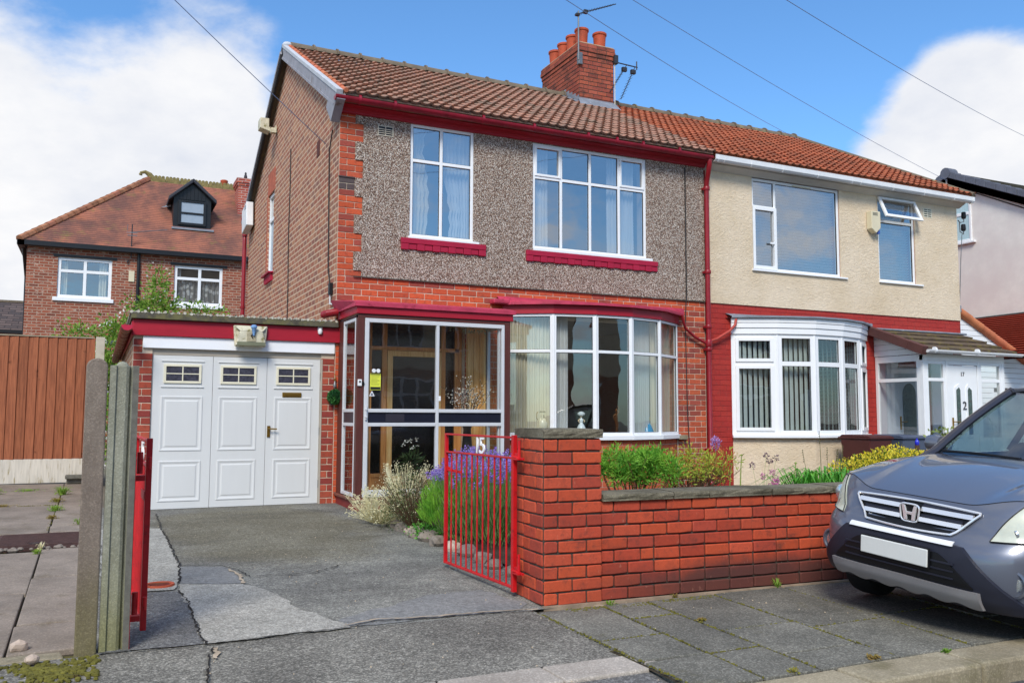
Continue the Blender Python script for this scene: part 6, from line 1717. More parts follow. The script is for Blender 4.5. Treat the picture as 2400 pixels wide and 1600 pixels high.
# lean-to roof in thick tiles
m_browntile = M('mossy_brown_tile', (88, 74, 62), .9, .2, scale=8, fine=.15, blot=(112, 100, 56), bls=7, bthr=(.48, .62), bump=.5, bscale=40, rand=.25)
rb_ = MB().add([(9.52, -1.14, 2.33), (11.95, -1.14, 2.33), (11.95, 0, 2.76), (9.52, 0, 2.76)], [(0, 1, 2, 3)]).build('porch_roof', m_browntile, pp)
an = math.atan2(.43, 1.14)
for r in range(4):
    for c in range(8):
        xx = 9.60 + c * .29; yy = -1.16 + r * .285; zz = 2.345 + r * .285 * math.tan(an)
        o = MB().ext([(0, 0, .0), (.284, 0, .0), (.284, 0, .042), (0, 0, .042)], (0, .33, -.035)).build('roof_tile', m_browntile, rb_, fix=True, bevel=.004)
        o.location = (xx, yy, zz); o.rotation_euler = (an, rnd.uniform(-.01, .01), 0)
for r in range(4):
    yy = -1.18 + r * .29; zz = 2.33 + r * .29 * math.tan(an)
    if r == 0: m_bvt = M('brown_verge_tile', (88, 54, 50), .7, .1)
    o = MB().box(0, .13, 0, .31, -.075, .07).build('verge_tile', m_bvt, rb_, bevel=.006)
    o.location = (9.50, yy, zz); o.rotation_euler = (an, 0, 0)
MB().box(9.47, 9.64, -.06, .0, 2.70, 2.88).box(9.52, 12.0, -.14, -.01, 2.765, 2.80).build('lead_flashing', m_lead, pp, bevel=.015)
half_gutter(pp, [(9.60, -1.20, 2.345), (11.98, -1.20, 2.335)], .05, m_upvc)
for xq in (9.75, 10.8): MB().lathe([(.053, 0), (.053, .035)], (xq, -1.20, 2.338), 14, axis='x').build('gutter_union', m_upvc, pp, smooth=True)

# ================================================================== LEAN-TO BUILDINGS AND GREY HOUSE ON THE RIGHT
lt = empty('side_garage', (0, 0, 0), 0, 'white boarded side garage with orange verge tiles right of the cream house', 'garage')
LY = .12
def verge_z(x): return 3.28 - (x - 12.02) * .475
nb = 0; z = .2
while z < 3.25:
    xr = min(14.9, 12.02 + (3.26 - z - .09) / .475)
    if z < 1.72: MB().box(12.01, 13.05, LY, LY + .03, z, z + .094).build('cladding_board', m_upvc, lt, bevel=.004)
    elif xr > 12.1: MB().ext([(12.01, LY, z), (min(14.9, xr + .19), LY, z), (xr, LY, z + .094), (12.01, LY, z + .094)], (0, .03, 0)).build('cladding_board', m_upvc, lt, bevel=.004, fix=True)
    z += .10
MB().box(13.05, 14.9, LY + .06, LY + .1, .15, 1.72).build('garage_door', m_upvc_old, lt)
for k in range(5): MB().box(13.1, 14.85, LY + .05, LY + .06, .2 + k * .3, .21 + k * .3).build('door_rib', m_upvc_old, lt)
MB().add([(12.0, LY, 3.24), (14.9, LY, verge_z(14.9) - .04), (14.9, 6, verge_z(14.9) - .04), (12.0, 6, 3.24)], [(0, 1, 2, 3)]).build('lean_to_roof', m_verge_tile, lt)
for i in range(9):
    x = 12.04 + i * .32
    MB().tube([(x, LY - .02, verge_z(x) + .01), (x + .345, LY - .02, verge_z(x + .345) + .01)], [.078, .086], 10).build('verge_tile', m_verge_tile, lt, smooth=True)
MB().box(12.0, 12.09, LY - .1, LY + .1, 3.22, 3.36).build('lead_cap', m_lead, lt, bevel=.02)
gh = empty('grey_rendered_house', (0, 0, 0), 0, 'pale grey rendered house end with dark verge tiles and a blue tinted side window', 'house')
GX = 16.3
gp_ = MB()
gw0, gw1, gz0, gz1 = 2.85, 3.9, 5.50, 6.54
mbw = MB()
ysb = [-.4, gw0, gw1, 7.4]; zsb = [-.1, gz0, 5.42]
prof = [(GX, -.4, -.1), (GX, -.4, 5.42), (GX, 3.40, 7.22), (GX, 7.2, 5.42), (GX, 7.2, -.1)]
gp_.ext(prof, (7.5, 0, 0)); gp_.build('walls', m_greyrend, gh, fix=True)
rl_ = math.hypot(3.9, 1.9)
for sgn in (1, -1):
    def rp_(x, s, n): 
        a = math.atan2(1.85, 3.85)
        return (x, 3.40 - sgn * (3.9 - s * math.cos(a)) - sgn * n * 0 , 5.40 + s * math.sin(a) + n)
    MB().add([rp_(GX - .1, 0, .03), rp_(GX + 7.6, 0, .03), rp_(GX + 7.6, 4.3, .03), rp_(GX - .1, 4.3, .03), rp_(GX - .1, 0, -.08), rp_(GX + 7.6, 0, -.08), rp_(GX + 7.6, 4.3, -.08), rp_(GX - .1, 4.3, -.08)], [(0, 1, 2, 3), (4, 7, 6, 5), (0, 3, 7, 4), (0, 4, 5, 1)]).build('roof', M('dark_mossy_roof_tile', (84, 80, 62), .9, .25, scale=3, st=(1, 8, 8), blot=(110, 100, 60), bump=.6), gh, fix=True)
    MB().add([rp_(GX - .13, .1, -.09), rp_(GX - .13, 4.3, -.09), rp_(GX - .13, 4.3, -.27), rp_(GX - .13, .1, -.27)], [(0, 1, 2, 3)]).ext([rp_(GX - .13, .1, -.09), rp_(GX - .13, 4.3, -.09), rp_(GX - .13, 4.3, -.27), rp_(GX - .13, .1, -.27)], (.12, 0, 0)).build('bargeboard', m_upvc_old, gh, fix=True)
    m_dv = M('blue_grey_verge_tile', (96, 100, 112), .7, .12)
    for k in range(15):
        s = k * .287
        MB().ext([rp_(GX - .17, s, -.09), rp_(GX - .17, s + .28, -.09), rp_(GX - .17, s + .28, .07), rp_(GX - .17, s, .09)], (.22, 0, 0)).build('verge_tile', m_dv, gh, fix=True, bevel=.01)
MB().lathe([(.14, 0), (.14, .3)], (GX - .18, 3.4, 7.28), 12, axis='x').build('ridge_end_tile', m_dv, gh, smooth=True)
for k in range(9):
    a = math.atan2(1.85, 3.85)
    for j in range(1): MB().box(GX - .0, GX + 7, 3.4 - 3.9 + (k * .46) * math.cos(a), 3.4 - 3.9 + (k * .46 + .03) * math.cos(a), 5.45 + k * .46 * math.sin(a), 5.47 + k * .46 * math.sin(a) + .02).build('tile_course', M('dark_tile_course', (60, 58, 48), .9, .2), gh)
gwm = MB(); gwm.box(GX - .03, GX + .02, gw0, gw0 + .06, gz0, gz1).box(GX - .03, GX + .02, gw1 - .06, gw1, gz0, gz1).box(GX - .03, GX + .02, gw0 + .06, gw1 - .06, gz0, gz0 + .06).box(GX - .03, GX + .02, gw0 + .06, gw1 - .06, gz1 - .06, gz1).box(GX - .029, GX + .02, gw0 + .06, gw1 - .06, 6.15, 6.23).box(GX - .08, GX, gw0 - .1, gw1, gz0 - .06, gz0 - .01)
gwo2 = gwm.build('window', m_upvc, gh, bevel=.01)
MB().box(GX - .012, GX - .002, gw0 + .06, gw1 - .06, gz0 + .06, 6.15).box(GX - .012, GX - .002, gw0 + .06, gw1 - .06, 6.23, gz1 - .06).build('pane', M('pale_aqua_blind_glass', (178, 206, 212), .25, .08, spec=.6, st=(1, 12, .5)), gwo2)
MB().box(GX - .05, GX, gw0 - .12, gw1 + .1, gz1 + .02, gz1 + .06).build('lintel_edge', M('brown_lintel_edge', (110, 90, 80), .8, .1), gwo2)
MB().tube([(GX - .01, 3.4, 7.0), (GX - .02, 1.2, 5.85), (GX - .02, -.4, 5.15)], .012, 5).build('wall_cable', m_cable, gh)
# neighbour's red tiled lean-to against the grey house
l2 = empty('red_roofed_lean_to', (0, 0, 0), 0, 'lean-to with bright red ribbed roof against the grey rendered house', 'outbuilding')
m_redtile = M('bright_red_tile', (168, 78, 62), .6, .08, spec=.4)
zt_, zl_ = 3.55, 2.35
MB().add([(GX, -.6, zt_), (GX, 3.6, zt_ - .05), (13.2, 3.6, zl_), (13.2, -.6, zl_)], [(0, 1, 2, 3)]).build('roof_deck', M('dark_red_underlay', (70, 30, 28), .9, .1), l2)
for k in range(20):
    f = k / 20; x = GX - .05 - f * 3.1; z = zt_ - .02 - f * 1.2
    MB().add([(x, -.6, z - .005), (x, 3.6, z - .035), (x - .155, 3.6, z + .015), (x - .155, -.6, z + .045), (x - .155, 3.6, z - .000), (x - .155, -.6, z + .030)], [(0, 1, 2, 3), (3, 2, 4, 5)]).build('tile_row', m_redtile, l2)
MB().box(14.9, GX, -.6, -.55, 0, 2.5).build('front', m_upvc_old, l2)
MB().tube([(GX - .03, 3.6, zt_ + .02), (GX - .03, -.6, zt_ + .06)], .035, 6).build('roof_flashing', M('ragged_dark_flashing', (52, 50, 50), .9, .3), l2)

# ================================================================== FAR HOUSE BEHIND
fh = empty('red_brick_house', (0, 0, 0), 0, 'red brick house behind with a hipped tile roof and black gabled dormer', 'house')
FY = 16.0
fwin = [(-3.91, -2.53, 4.46, 5.60), (-.86, .50, 4.44, 5.60)]
wall_y(MB(), -4.68, 5.5, 0, 5.86, FY, FY + .3, fwin).build('front_wall', m_farbrick, fh)
MB().box(-4.68, -4.38, FY + .3, FY + 7.4, 0, 5.86).build('side_wall', m_farbrick_side, fh)
MB().box(-4.6, 5.5, FY + .32, FY + 3, 3.5, 3.7).box(-4.3, 5.4, FY + 2.6, FY + 2.7, 3.5, 5.9).build('interior', m_room, fh)
def rooftile_far():
    t = NT('far_plain_tile')
    z = t.n('ShaderNodeSeparateXYZ'); t.put(z.inputs[0], t.pos)
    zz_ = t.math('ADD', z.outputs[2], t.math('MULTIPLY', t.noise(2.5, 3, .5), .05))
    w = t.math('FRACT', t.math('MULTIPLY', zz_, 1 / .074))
    k = t.mix(t.ramp(t.noise(.9, 6, .65, st=(1.2, 1, .6)), .36, .66), lin((112, 78, 70)), lin((168, 106, 84)))
    k = t.mix(t.math('MULTIPLY', t.ramp(t.noise(1.6, 7, .7, w=3, st=(1, 1, .4)), .54, .70), .5), k, lin((188, 112, 72)))
    k = t.mix(t.math('MULTIPLY', t.ramp(t.noise(2.0, 7, .7, w=8), .54, .70), .7), k, lin((128, 118, 66)))
    k = t.hsv(k, v=t.math('MULTIPLY_ADD', t.noise(26, 4, .7, st=(1, 1, .5)), .7, .65))
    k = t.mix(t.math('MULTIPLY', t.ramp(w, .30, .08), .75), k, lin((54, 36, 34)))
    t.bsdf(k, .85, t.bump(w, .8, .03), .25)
    return t.done()
m_farroof = rooftile_far()
RY, RZ = 19.7, 9.0
eL = (-4.86, FY - .18, 5.98); eR = (5.6, FY - .18, 5.98); rL = (-1.5, RY, RZ); rR = (5.6, RY, RZ); bL = (-4.86, 23.6, 5.98); bR = (5.6, 23.6, 5.98)
froof = MB().add([eL, eR, rR, rL, bL, bR], [(0, 1, 2, 3), (0, 3, 4), (3, 2, 5, 4)]).build('roof', m_farroof, fh)
k_ = 22; m_hipt = M('hip_tile_red', (150, 98, 74), .85, .25, rand=.4)
for i in range(k_):
    a = Vector(eL).lerp(Vector(rL), i / k_); b = Vector(eL).lerp(Vector(rL), (i + 1.06) / k_)
    MB().tube([a + Vector((0, 0, .0)), b + Vector((0, 0, .0))], [.12, .10], 8).build('hip_tile', m_hipt, froof, smooth=True)
m_crest = M('mossy_crest', (128, 116, 74), .9, .25, scale=9, blot=(84, 76, 58), bls=9)
for i in range(9):
    x = -1.45 + i * .46
    if x > 2.6: break
    mb = MB().box(x, x + .45, RY - .10, RY + .10, RZ - .08, RZ + .06)
    for j in range(4):
        cx = x + .06 + j * .11
        mb.ext([(cx + .055 * math.cos(t), RY - .03, RZ + .11 + .055 * math.sin(t)) for t in [2 * PI * q / 10 for q in range(10)]] , (0, .06, 0))
    mb.build('crested_ridge_tile', m_crest, froof)
MB().tube([(-1.38, RY, RZ + .0), (-1.48, RY, RZ + .16), (-1.62, RY, RZ + .24), (-1.74, RY, RZ + .20), (-1.76, RY, RZ + .12)], [.10, .09, .06, .05, .06], 8).build('finial', m_crest, froof, smooth=True)
MB().box(-4.9, 5.6, FY - .24, FY - .10, 5.84, 5.97).box(-4.92, -4.74, FY - .24, 23.4, 5.84, 5.97).build('gutter', m_black, fh)
MB().tube([(-4.8, FY + .4, 5.9), (-4.78, FY + 1.6, 5.2), (-4.76, FY + 1.8, 2.0)], .05, 8).build('downpipe', m_black, fh)
MB().tube([(-1.84, FY - .05, 5.9), (-1.84, FY - .05, 4.5), (-1.88, FY - .05, 4.1), (-1.88, FY - .05, 2.0)], .045, 8).build('downpipe', m_black, fh)
for (a, b, c, d), mxx, mat_c in ((fwin[0], -3.22, 0), (fwin[1], -.15, 1)):
    wn_ = frame_y(fh, a, b, c, d, FY + .04, [mxx], 5.22, m_upvc, g_far, w=.085, seal=.006)
    MB().box(a - .10, b + .07, FY - .05, FY + .05, c - .10, c + .005).build('window_sill', m_upvc, wn_, bevel=.01)
    MB().box(a - .12, b + .12, FY - .03, FY + .02, d + .005, d + .07).build('lintel', m_black, wn_)
tag(curtain('curtain', -3.84, -3.66, 4.52, 5.56, FY + .2, m_net2, 'cream curtain at the left edge of the far house left window', 3, .03), group='curtains of the brick house behind')
tag(curtain('curtain', -2.86, -2.66, 4.52, 5.56, FY + .2, m_net2, 'cream curtain at the right edge of the far house left window', 3, .03), group='curtains of the brick house behind')
tag(curtain('lace_curtain', -.80, .44, 4.50, 5.18, FY + .16, m_lace, 'patterned lace net across the lower panes of the far house right window', 9, .03), group='curtains of the brick house behind')
tag(curtain('curtain', -.80, -.66, 5.2, 5.56, FY + .2, m_net, 'short white curtain top at the left of the far house right window', 2, .02), group='curtains of the brick house behind')
# dormer
dm = empty('dormer', (0, 0, 0)); dm.parent = fh
DX0, DX1, DYf = -.88, .22, 17.1
MB().ext([(DX0, DYf, 6.9), (DX1, DYf, 6.9), (DX1, DYf, 7.90), ((DX0 + DX1) / 2, DYf, 8.36), (DX0, DYf, 7.90)], (0, 2.3, 0)).build('dormer_wall', m_black, dm, fix=True)
for sg in (-1, 1):
    cx = (DX0 + DX1) / 2
    MB().ext([(cx, DYf - .16, 8.50), (cx + sg * .70, DYf - .16, 7.88), (cx + sg * .70, DYf - .16, 7.76), (cx, DYf - .16, 8.38)], (0, 2.6, 0)).build('dormer_roof', M('slate_black', (52, 54, 62), .7, .15), dm, fix=True, bevel=.02)
for i in range(7): MB().box(-.72 + i * .11, -.72 + i * .11 + .10, DYf - .02, DYf, 7.84, 8.0 + .04 * (3 - abs(3 - i)) + .12).build('gable_board', m_black, dm)
dw = MB(); dx0, dx1, dz0, dz1 = -.74, .08, 7.03, 7.80; t = .085
dw.box(dx0, dx0 + t, DYf - .06, DYf, dz0, dz1).box(dx1 - t, dx1, DYf - .06, DYf, dz0, dz1).box(dx0 + t, dx1 - t, DYf - .06, DYf, dz0, dz0 + t).box(dx0 + t, dx1 - t, DYf - .06, DYf, dz1 - t * .6, dz1).box(dx0 + t, dx1 - t, DYf - .06, DYf, 7.38, 7.44)
dwo = dw.build('window', m_black, dm, bevel=.01)
m_skyglass = M('reflecting_pane', (150, 160, 170), .1, .05, spec=.8)
MB().box(dx0 + t, dx1 - t, DYf - .03, DYf - .01, dz0 + t, dz1 - t * .6).build('pane', m_skyglass, dwo)
MB().box(DX0 - .04, DX1 + .08, DYf - .22, DYf, 6.86, 6.92).ext([(DX0 - .32, DYf + .9, 7.72), (DX0 - .02, DYf + .7, 7.74), (DX0 - .02, DYf + .7, 7.82)], (0, .05, 0)).build('lead_apron', m_lead, dm, fix=True)
# chimney, pot
fc = MB().box(1.16, 2.1, 18.1, 18.9, 6.5, 8.74).box(1.13, 2.13, 18.07, 18.93, 8.74, 8.82).box(1.10, 2.16, 18.04, 18.96, 8.82, 8.98).build('chimney', course_mat('far_chimney_brick', (0, 2), [(164, 76, 62), (150, 66, 56), (176, 90, 70)], (190, 160, 150), .23, .08, .010), fh)
MB().lathe([(.12, 0), (.11, .26), (.13, .30), (.13, .34), (.1, .36)], (.92, 19.9, 8.95), 12).build('chimney_pot', m_potclay, fc, smooth=True)
MB().box(-2.09, -1.94, FY - .03, FY, 5.02, 5.33).build('meter_box', m_alarm, fh)
ae0 = empty('tv_aerial', (-2.05, FY - .15, 5.55), 0, 'tv aerial on a short pole fixed to the far brick house eaves', 'aerial')
MB().tube([(-.06, .1, .1), (-.1, .1, .0)], .02, 6).tube([(0, .05, .15), (0, 0, 1.12)], .016, 6).build('mast', m_aerial, ae0)
MB().tube([(-.05, 0, .88), (.95, .2, 1.08)], .012, 5).tube([(-.12, 0, .93), (-.12, 0, 1.1)], .008, 4).box(-.15, .15, -.02, 0, .86, .88).box(-.12, .14, -.02, 0, .78, .80).build('yagi', m_steel, ae0)
# bird on the far chimney
bd = empty('bird', (1.42, 18.4, 8.98), 0, 'small dark bird perched on top of the far brick chimney', 'bird')
MB().lathe([(0, 0), (.035, .02), (.055, .09), (.05, .15), (.03, .19), (.036, .23), (.02, .27), (0, .275)], (0, 0, .02), 12).build('body', M('dark_feathers', (58, 56, 62), .8, .15), bd, smooth=True)
MB().tube([(0, .03, .06), (0, .10, -.03)], [.03, .012], 6).build('tail', m_black, bd); MB().tube([(0, -.03, .26), (0, -.065, .25)], [.012, .002], 6).build('beak', m_black, bd)
MB().tube([(-.015, 0, .03), (-.015, 0, 0)], .005, 4).tube([(.015, 0, .03), (.015, 0, 0)], .005, 4).build('legs', m_rust, bd)
# slate building far left
sb = empty('slate_roofed_building', (0, 0, 0), 0, 'dark slate roofed building at the far left behind the fence', 'building')
m_slate = course_mat('brown_slate', (0, 2), [(88, 76, 74), (104, 90, 86), (78, 70, 70)], (56, 50, 50), .4, .10, .012)
MB().add([(-14, 23.6, 4.1), (-4.2, 23.6, 4.1), (-4.2, 26, 5.38), (-14, 26, 5.38)], [(0, 1, 2, 3)]).build('roof', m_slate, sb)
MB().box(-14, -4.2, 24, 28, 0, 4.1).build('walls', m_farbrick, sb); MB().box(-14, -4.2, 23.5, 23.62, 4.0, 4.12).build('gutter', m_black, sb); MB().box(-14, -4.2, 25.9, 26.1, 5.34, 5.42).build('ridge', m_ridge, sb)
bwall = empty('rear_wall_coping', (0, 0, 0), 0, 'low wall with blue grey coping behind the fence', 'wall')
MB().box(-4.2, -.6, 13.8, 14.0, 0, 3.02).build('body', m_farbrick, bwall); MB().box(-4.2, -.6, 13.75, 14.05, 3.02, 3.14).build('coping', M('blue_grey_coping', (92, 96, 104), .8, .15), bwall)

# ================================================================== HOUSES OPPOSITE (seen mirrored in the windows)
for k, ox in enumerate((-2.2, 11.0)):
    oh = empty('opposite_house', (ox, 0, 0), 0, ('rendered semi across the road mirrored in the bay panes of number 15', 'rendered semi across the road mirrored in the windows of number 17')[k], 'house', 'houses across the road')
    MB().box(-6, 6, -29, -21, -.1, 2.9).build('lower_wall', m_oppbrick, oh); MB().box(-6, 6, -29, -21, 2.9, 5.3).build('upper_wall', m_cream, oh)
    MB().ext([(-6.2, -20.7, 5.3), (-6.2, -25, 7.5), (-6.2, -29.3, 5.3)], (12.4, 0, 0)).build('roof', m_tile17, oh, fix=True)
    for x0, x1, z0, z1 in ((-5, -3, 3.6, 5.1), (-2.2, -1.2, 3.6, 5.1), (1.2, 2.2, 3.6, 5.1), (3, 5, 3.6, 5.1), (-5, -2.6, .9, 2.5), (2.6, 5, .9, 2.5)):
        mb = MB().box(x0, x1, -20.98, -20.94, z0, z1)
        o = mb.build('window', m_upvc, oh)
        n_ = 4 if x1 - x0 > 1.5 else 2
        for i in range(n_):
            w_ = (x1 - x0) / n_
            for (c, d) in ((z0 + .07, z0 + (z1 - z0) * .66), (z0 + (z1 - z0) * .72, z1 - .07)): MB().box(x0 + i * w_ + .05, x0 + (i + 1) * w_ - .05, -20.935, -20.93, c, d).build('pane', m_obs, o)
    MB().box(-1.8, -.8, -20.98, -20.93, .1, 2.2).box(.8, 1.8, -20.98, -20.93, .1, 2.2).build('door', m_upvc, oh)

# ================================================================== WHEELIE BINS
def bin_(loc, rz, c, label):
    b = empty('wheelie_bin', loc, rz, label, 'wheelie bin', 'wheelie bins beside the bay of number 17')
    mt = M('bin_plastic', c, .5, .1, spec=.4)
    MB().add([(-.22, -.27, .06), (.22, -.27, .06), (.22, .27, .06), (-.22, .27, .06), (-.28, -.36, .92), (.28, -.36, .92), (.28, .34, .92), (-.28, .34, .92)], [(0, 3, 2, 1), (0, 1, 5, 4), (1, 2, 6, 5), (2, 3, 7, 6), (3, 0, 4, 7), (4, 5, 6, 7)]).build('body', mt, b, bevel=.02)
    MB().box(-.30, .30, -.39, .38, .915, .945).ext([(-.29, -.40, .945), (-.29, .36, .945), (-.29, .30, .985), (-.29, -.30, .975)], (.58, 0, 0)).build('lid', mt, b, bevel=.012, fix=True)
    MB().tube([(-.26, .40, .93), (.26, .40, .93)], .016, 8).build('handle', mt, b)
    for s_ in (-1, 1): MB().lathe([(.1, -.025), (.1, .025)], (s_ * .25, .28, .10), 16, axis='x').build('wheel', m_blackrub, b, smooth=True)
    return b
bin_((8.30, -1.05, .04), .0, (80, 40, 38), 'dark brown wheelie bin nearest the bay of the cream house').scale = (.86, .86, .92)
bin_((8.98, -1.12, .04), -.05, (78, 88, 108), 'slate blue wheelie bin right of the dark brown one').scale = (.95, .9, .92)
MB().box(9.76, 10.27, -.03, -.008, .16, 2.75).box(11.13, 11.72, -.03, -.008, .16, 2.75).build('inner_wall', M('pale_inner_render', (214, 220, 228), .7, .03), pp)

# ================================================================== AERIALS AND WIRES
a1 = empty('tv_aerial', (5.40, 3.02, 8.2), 0, 'long yagi aerial on a mast clamped to the left corner of the chimney', 'aerial', 'aerials on the chimney')
MB().tube([(0, 0, -.1), (0, 0, .88)], .016, 8).build('mast', m_steel, a1, smooth=True)
yg = MB().tube([(-.05, 0, .80), (.86, 0, 1.20)], .010, 6)
for i in range(12):
    f = .12 + i * .07; q = Vector((-.05, 0, .80)).lerp(Vector((.86, 0, 1.20)), f)
    yg.tube([q - Vector((0, .12 - i * .005, 0)), q + Vector((0, .12 - i * .005, 0))], .004, 4).lathe([(.012, -.01), (.012, .01)], q, 6)
yg.box(.12, .20, -.03, .03, .86, .93).box(-.06, .02, -.04, .04, .78, .82).build('yagi', m_aerial, a1)
a2 = empty('tv_aerial', (6.26, 3.05, 8.2), 0, 'pair of drooping aerials on a horizontal arm right of the chimney', 'aerial', 'aerials on the chimney')
yg = MB().tube([(-.08, 0, .02), (.52, 0, .0)], .012, 6).box(-.06, .03, -.06, .04, -.03, .14).tube([(.5, 0, -.05), (.5, 0, .12)], .012, 6)
yg.build('arm', m_aerial, a2)
for (x, dx, dz) in ((.26, -.40, -.62), (.46, -.34, -.72)):
    yg = MB(); A_ = Vector((x, 0, .0)); B_ = Vector((x + dx, 0, dz)); yg.tube([A_, B_], .008, 5)
    for i in range(9):
        q = A_.lerp(B_, .2 + i * .095); yg.tube([q - Vector((0, .1, 0)), q + Vector((0, .1, 0))], .004, 4).lathe([(.011, -.009), (.011, .009)], q, 5)
    q = A_.lerp(B_, .14); yg.box(q.x - .05, q.x + .05, -.03, .03, q.z - .05, q.z + .03); yg.build('yagi', m_aerial, a2)
def wire(a, b, sag, r, label, n=24):
    a = Vector(a); b = Vector(b); P = []
    for i in range(n + 1):
        f = i / n; p = a.lerp(b, f); p.z -= sag * 4 * f * (1 - f); P.append(p)
    o = MB().tube(P, r, 5).build('overhead_wire', m_wire, None); return tag(o, label, 'wire', 'overhead wires')
wire((-6.7, -5.3, 7.7), (-.02, .68, 5.01), .10, .005, 'overhead telephone wire running down to the gable of number 15')
wire((-6.67, -8.3, 5.21), (18.72, 8.19, 8.97), .5, .0045, 'overhead wire passing above the chimney, leftmost of the right-hand wires')
wire((-8.4, -6.8, 6.9), (GX - .1, 3.4, 7.1), .3, .0045, 'overhead wire running to the apex of the grey house')
wire((-5.4, -8.1, 5.0), (21.83, 4.13, 8.82), .3, .0045, 'overhead wire crossing the top right corner of the sky')
ib = empty('insulator_bracket', (12.02, -.02, 4.95), 0, 'pair of black insulators on a bracket at the corner of the cream house', 'insulator')
MB().lathe([(.035, 0), (.045, .03), (.04, .12), (.03, .13)], (.14, -.02, .08), 12).lathe([(.035, 0), (.045, .03), (.04, .12), (.03, .13)], (.12, -.02, -.16), 12).build('insulator', m_black, ib, smooth=True)
MB().tube([(0, 0, .04), (.06, 0, .0), (.14, -.02, .02), (.14, -.02, .08)], .010, 6).tube([(.04, 0, .0), (.05, 0, -.18), (.12, -.02, -.22), (.12, -.02, -.16)], .010, 6).tube([(.1, 0, -.22), (.04, 0, -.7), (.02, .05, -1.6)], .007, 5).build('bracket', m_steel, ib)
fl2 = empty('security_light', (-.02, 4.65, 6.40), 0, 'mossy cream security light high on the gable wall', 'floodlight')
MB().box(-.30, -.14, -.12, .12, -.03, .16).ext([(-.30, -.12, -.03), (-.12, -.12, -.08), (-.12, -.12, .0)], (0, .24, 0)).build('case', m_oldpl, fl2, bevel=.01, fix=True)
MB().tube([(-.14, 0, .02), (0, 0, .0)], .03, 8).box(-.12, -.02, -.16, -.06, -.10, -.03).box(-.02, .0, -.07, .07, -.06, .06).build('bracket', m_oldpl, fl2)
al2 = empty('alarm_box', (-.02, 7.15, 4.98), 0, 'white tapered alarm box at the rear edge of the gable wall', 'alarm box')
MB().ext([(-.02, -.32, .08), (-.02, .28, -.0), (-.02, .34, .5), (-.02, -.26, .58)], (-.14, 0, 0)).build('case', m_upvc_old, al2, bevel=.015, fix=True)
for i in range(3): MB().box(-.163, -.16, -.2, -.02, .44 + i * .03, .45 + i * .03).build('slot', m_black, al2)

# ================================================================== ORNAMENTS IN THE BAY
m_porc = M('cream_porcelain', (226, 222, 196), .25, .05, blot=(120, 140, 90), bls=24, bthr=(.62, .68), spec=.6)
vz = empty('vase', (2.98, -.15, .948), 0, 'cream two-handled vase with gilt trim on the sill, leftmost of the bay ornaments', 'vase', 'ornaments on the bay sill')
MB().lathe([(.05, 0), (.055, .02), (.04, .03), (.075, .12), (.08, .18), (.05, .23), (.03, .25), (.032, .29), (.055, .33)], (0, 0, 0), 18).build('body', m_porc, vz, smooth=True)
for s_ in (-1, 1): MB().tube([(s_ * .06, 0, .20), (s_ * .10, 0, .25), (s_ * .10, 0, .31), (s_ * .07, 0, .345), (s_ * .05, 0, .32)], .008, 8).build('handle', m_brass, vz, smooth=True)
MB().lathe([(.033, .245), (.036, .25), (.034, .30), (.058, .335), (.05, .345)], (0, 0, 0), 18).build('neck', M('bronze_glaze', (92, 76, 44), .3, .2), vz, smooth=True)
def lady(loc, mats, label, hat=True, s=1.0):
    f = empty('figurine', loc, 0, label, 'figurine', 'ornaments on the bay sill'); f.scale = (s, s, s)
    MB().lathe([(.105, 0), (.112, .015), (.10, .06), (.075, .12), (.045, .18), (.026, .205), (.024, .215)], (0, 0, 0), 20).build('skirt', mats[0], f, smooth=True)
    MB().lathe([(.024, .21), (.030, .235), (.034, .26), (.024, .28), (.012, .288), (.010, .30)], (0, 0, 0), 14).build('bodice', mats[1], f, smooth=True)
    MB().lathe([(.0, .296), (.018, .303), (.024, .322), (.018, .342), (0, .348)], (0, 0, 0), 12).build('head', mats[2], f, smooth=True)
    MB().tube([(-.03, 0, .27), (-.065, -.01, .245), (-.05, -.03, .215)], [.012, .010, .008], 8).tube([(.03, 0, .27), (.06, -.01, .24), (.035, -.035, .225)], [.012, .010, .008], 8).build('arms', mats[2], f, smooth=True)
    if hat: MB().lathe([(.03, .33), (.062, .345), (.066, .37), (.03, .395), (0, .40)], (0, 0, 0), 18).build('hat', mats[3], f, smooth=True)
    else: MB().lathe([(.0, .31), (.028, .33), (.026, .35), (.012, .375), (0, .38)], (.0, .008, 0), 12).build('hair', mats[3], f, smooth=True)
    return f
m_fw = M('white_glaze', (226, 236, 240), .25, .03, spec=.6); m_fgold = M('gilt_glaze', (170, 140, 60), .3, .1); m_fb = M('turquoise_glaze', (40, 150, 200), .25, .12, spec=.6); m_fbk = M('dark_hair_glaze', (74, 56, 40), .4, .1); m_skin = M('porcelain_skin', (220, 196, 160), .35, .04)
lady((3.56, -.24, .948), (m_fw, m_fw, m_skin, m_fw), 'white crinoline lady figurine with a broad hat on the bay sill', True, .86)
lady((4.72, -.20, .948), (m_fb, m_fb, m_fgold, m_fbk), 'bright turquoise crinoline lady figurine on the bay sill', False, 1.0)
bn = empty('figurine', (4.13, -.28, .948), 0, 'slender brown bronze dancer figurine on the bay sill', 'figurine', 'ornaments on the bay sill')
m_bz = M('bronze', (104, 66, 34), .35, .2, metal=.6)
MB().lathe([(.035, 0), (.035, .02), (.02, .03)], (0, 0, 0), 12).tube([(0, 0, .03), (.012, 0, .14), (-.008, 0, .24), (.004, 0, .32)], [.012, .022, .028, .020], 8).tube([(0, 0, .05), (.03, 0, .15), (.0, 0, .22)], [.010, .014, .018], 8).build('figure', m_bz, bn, smooth=True)
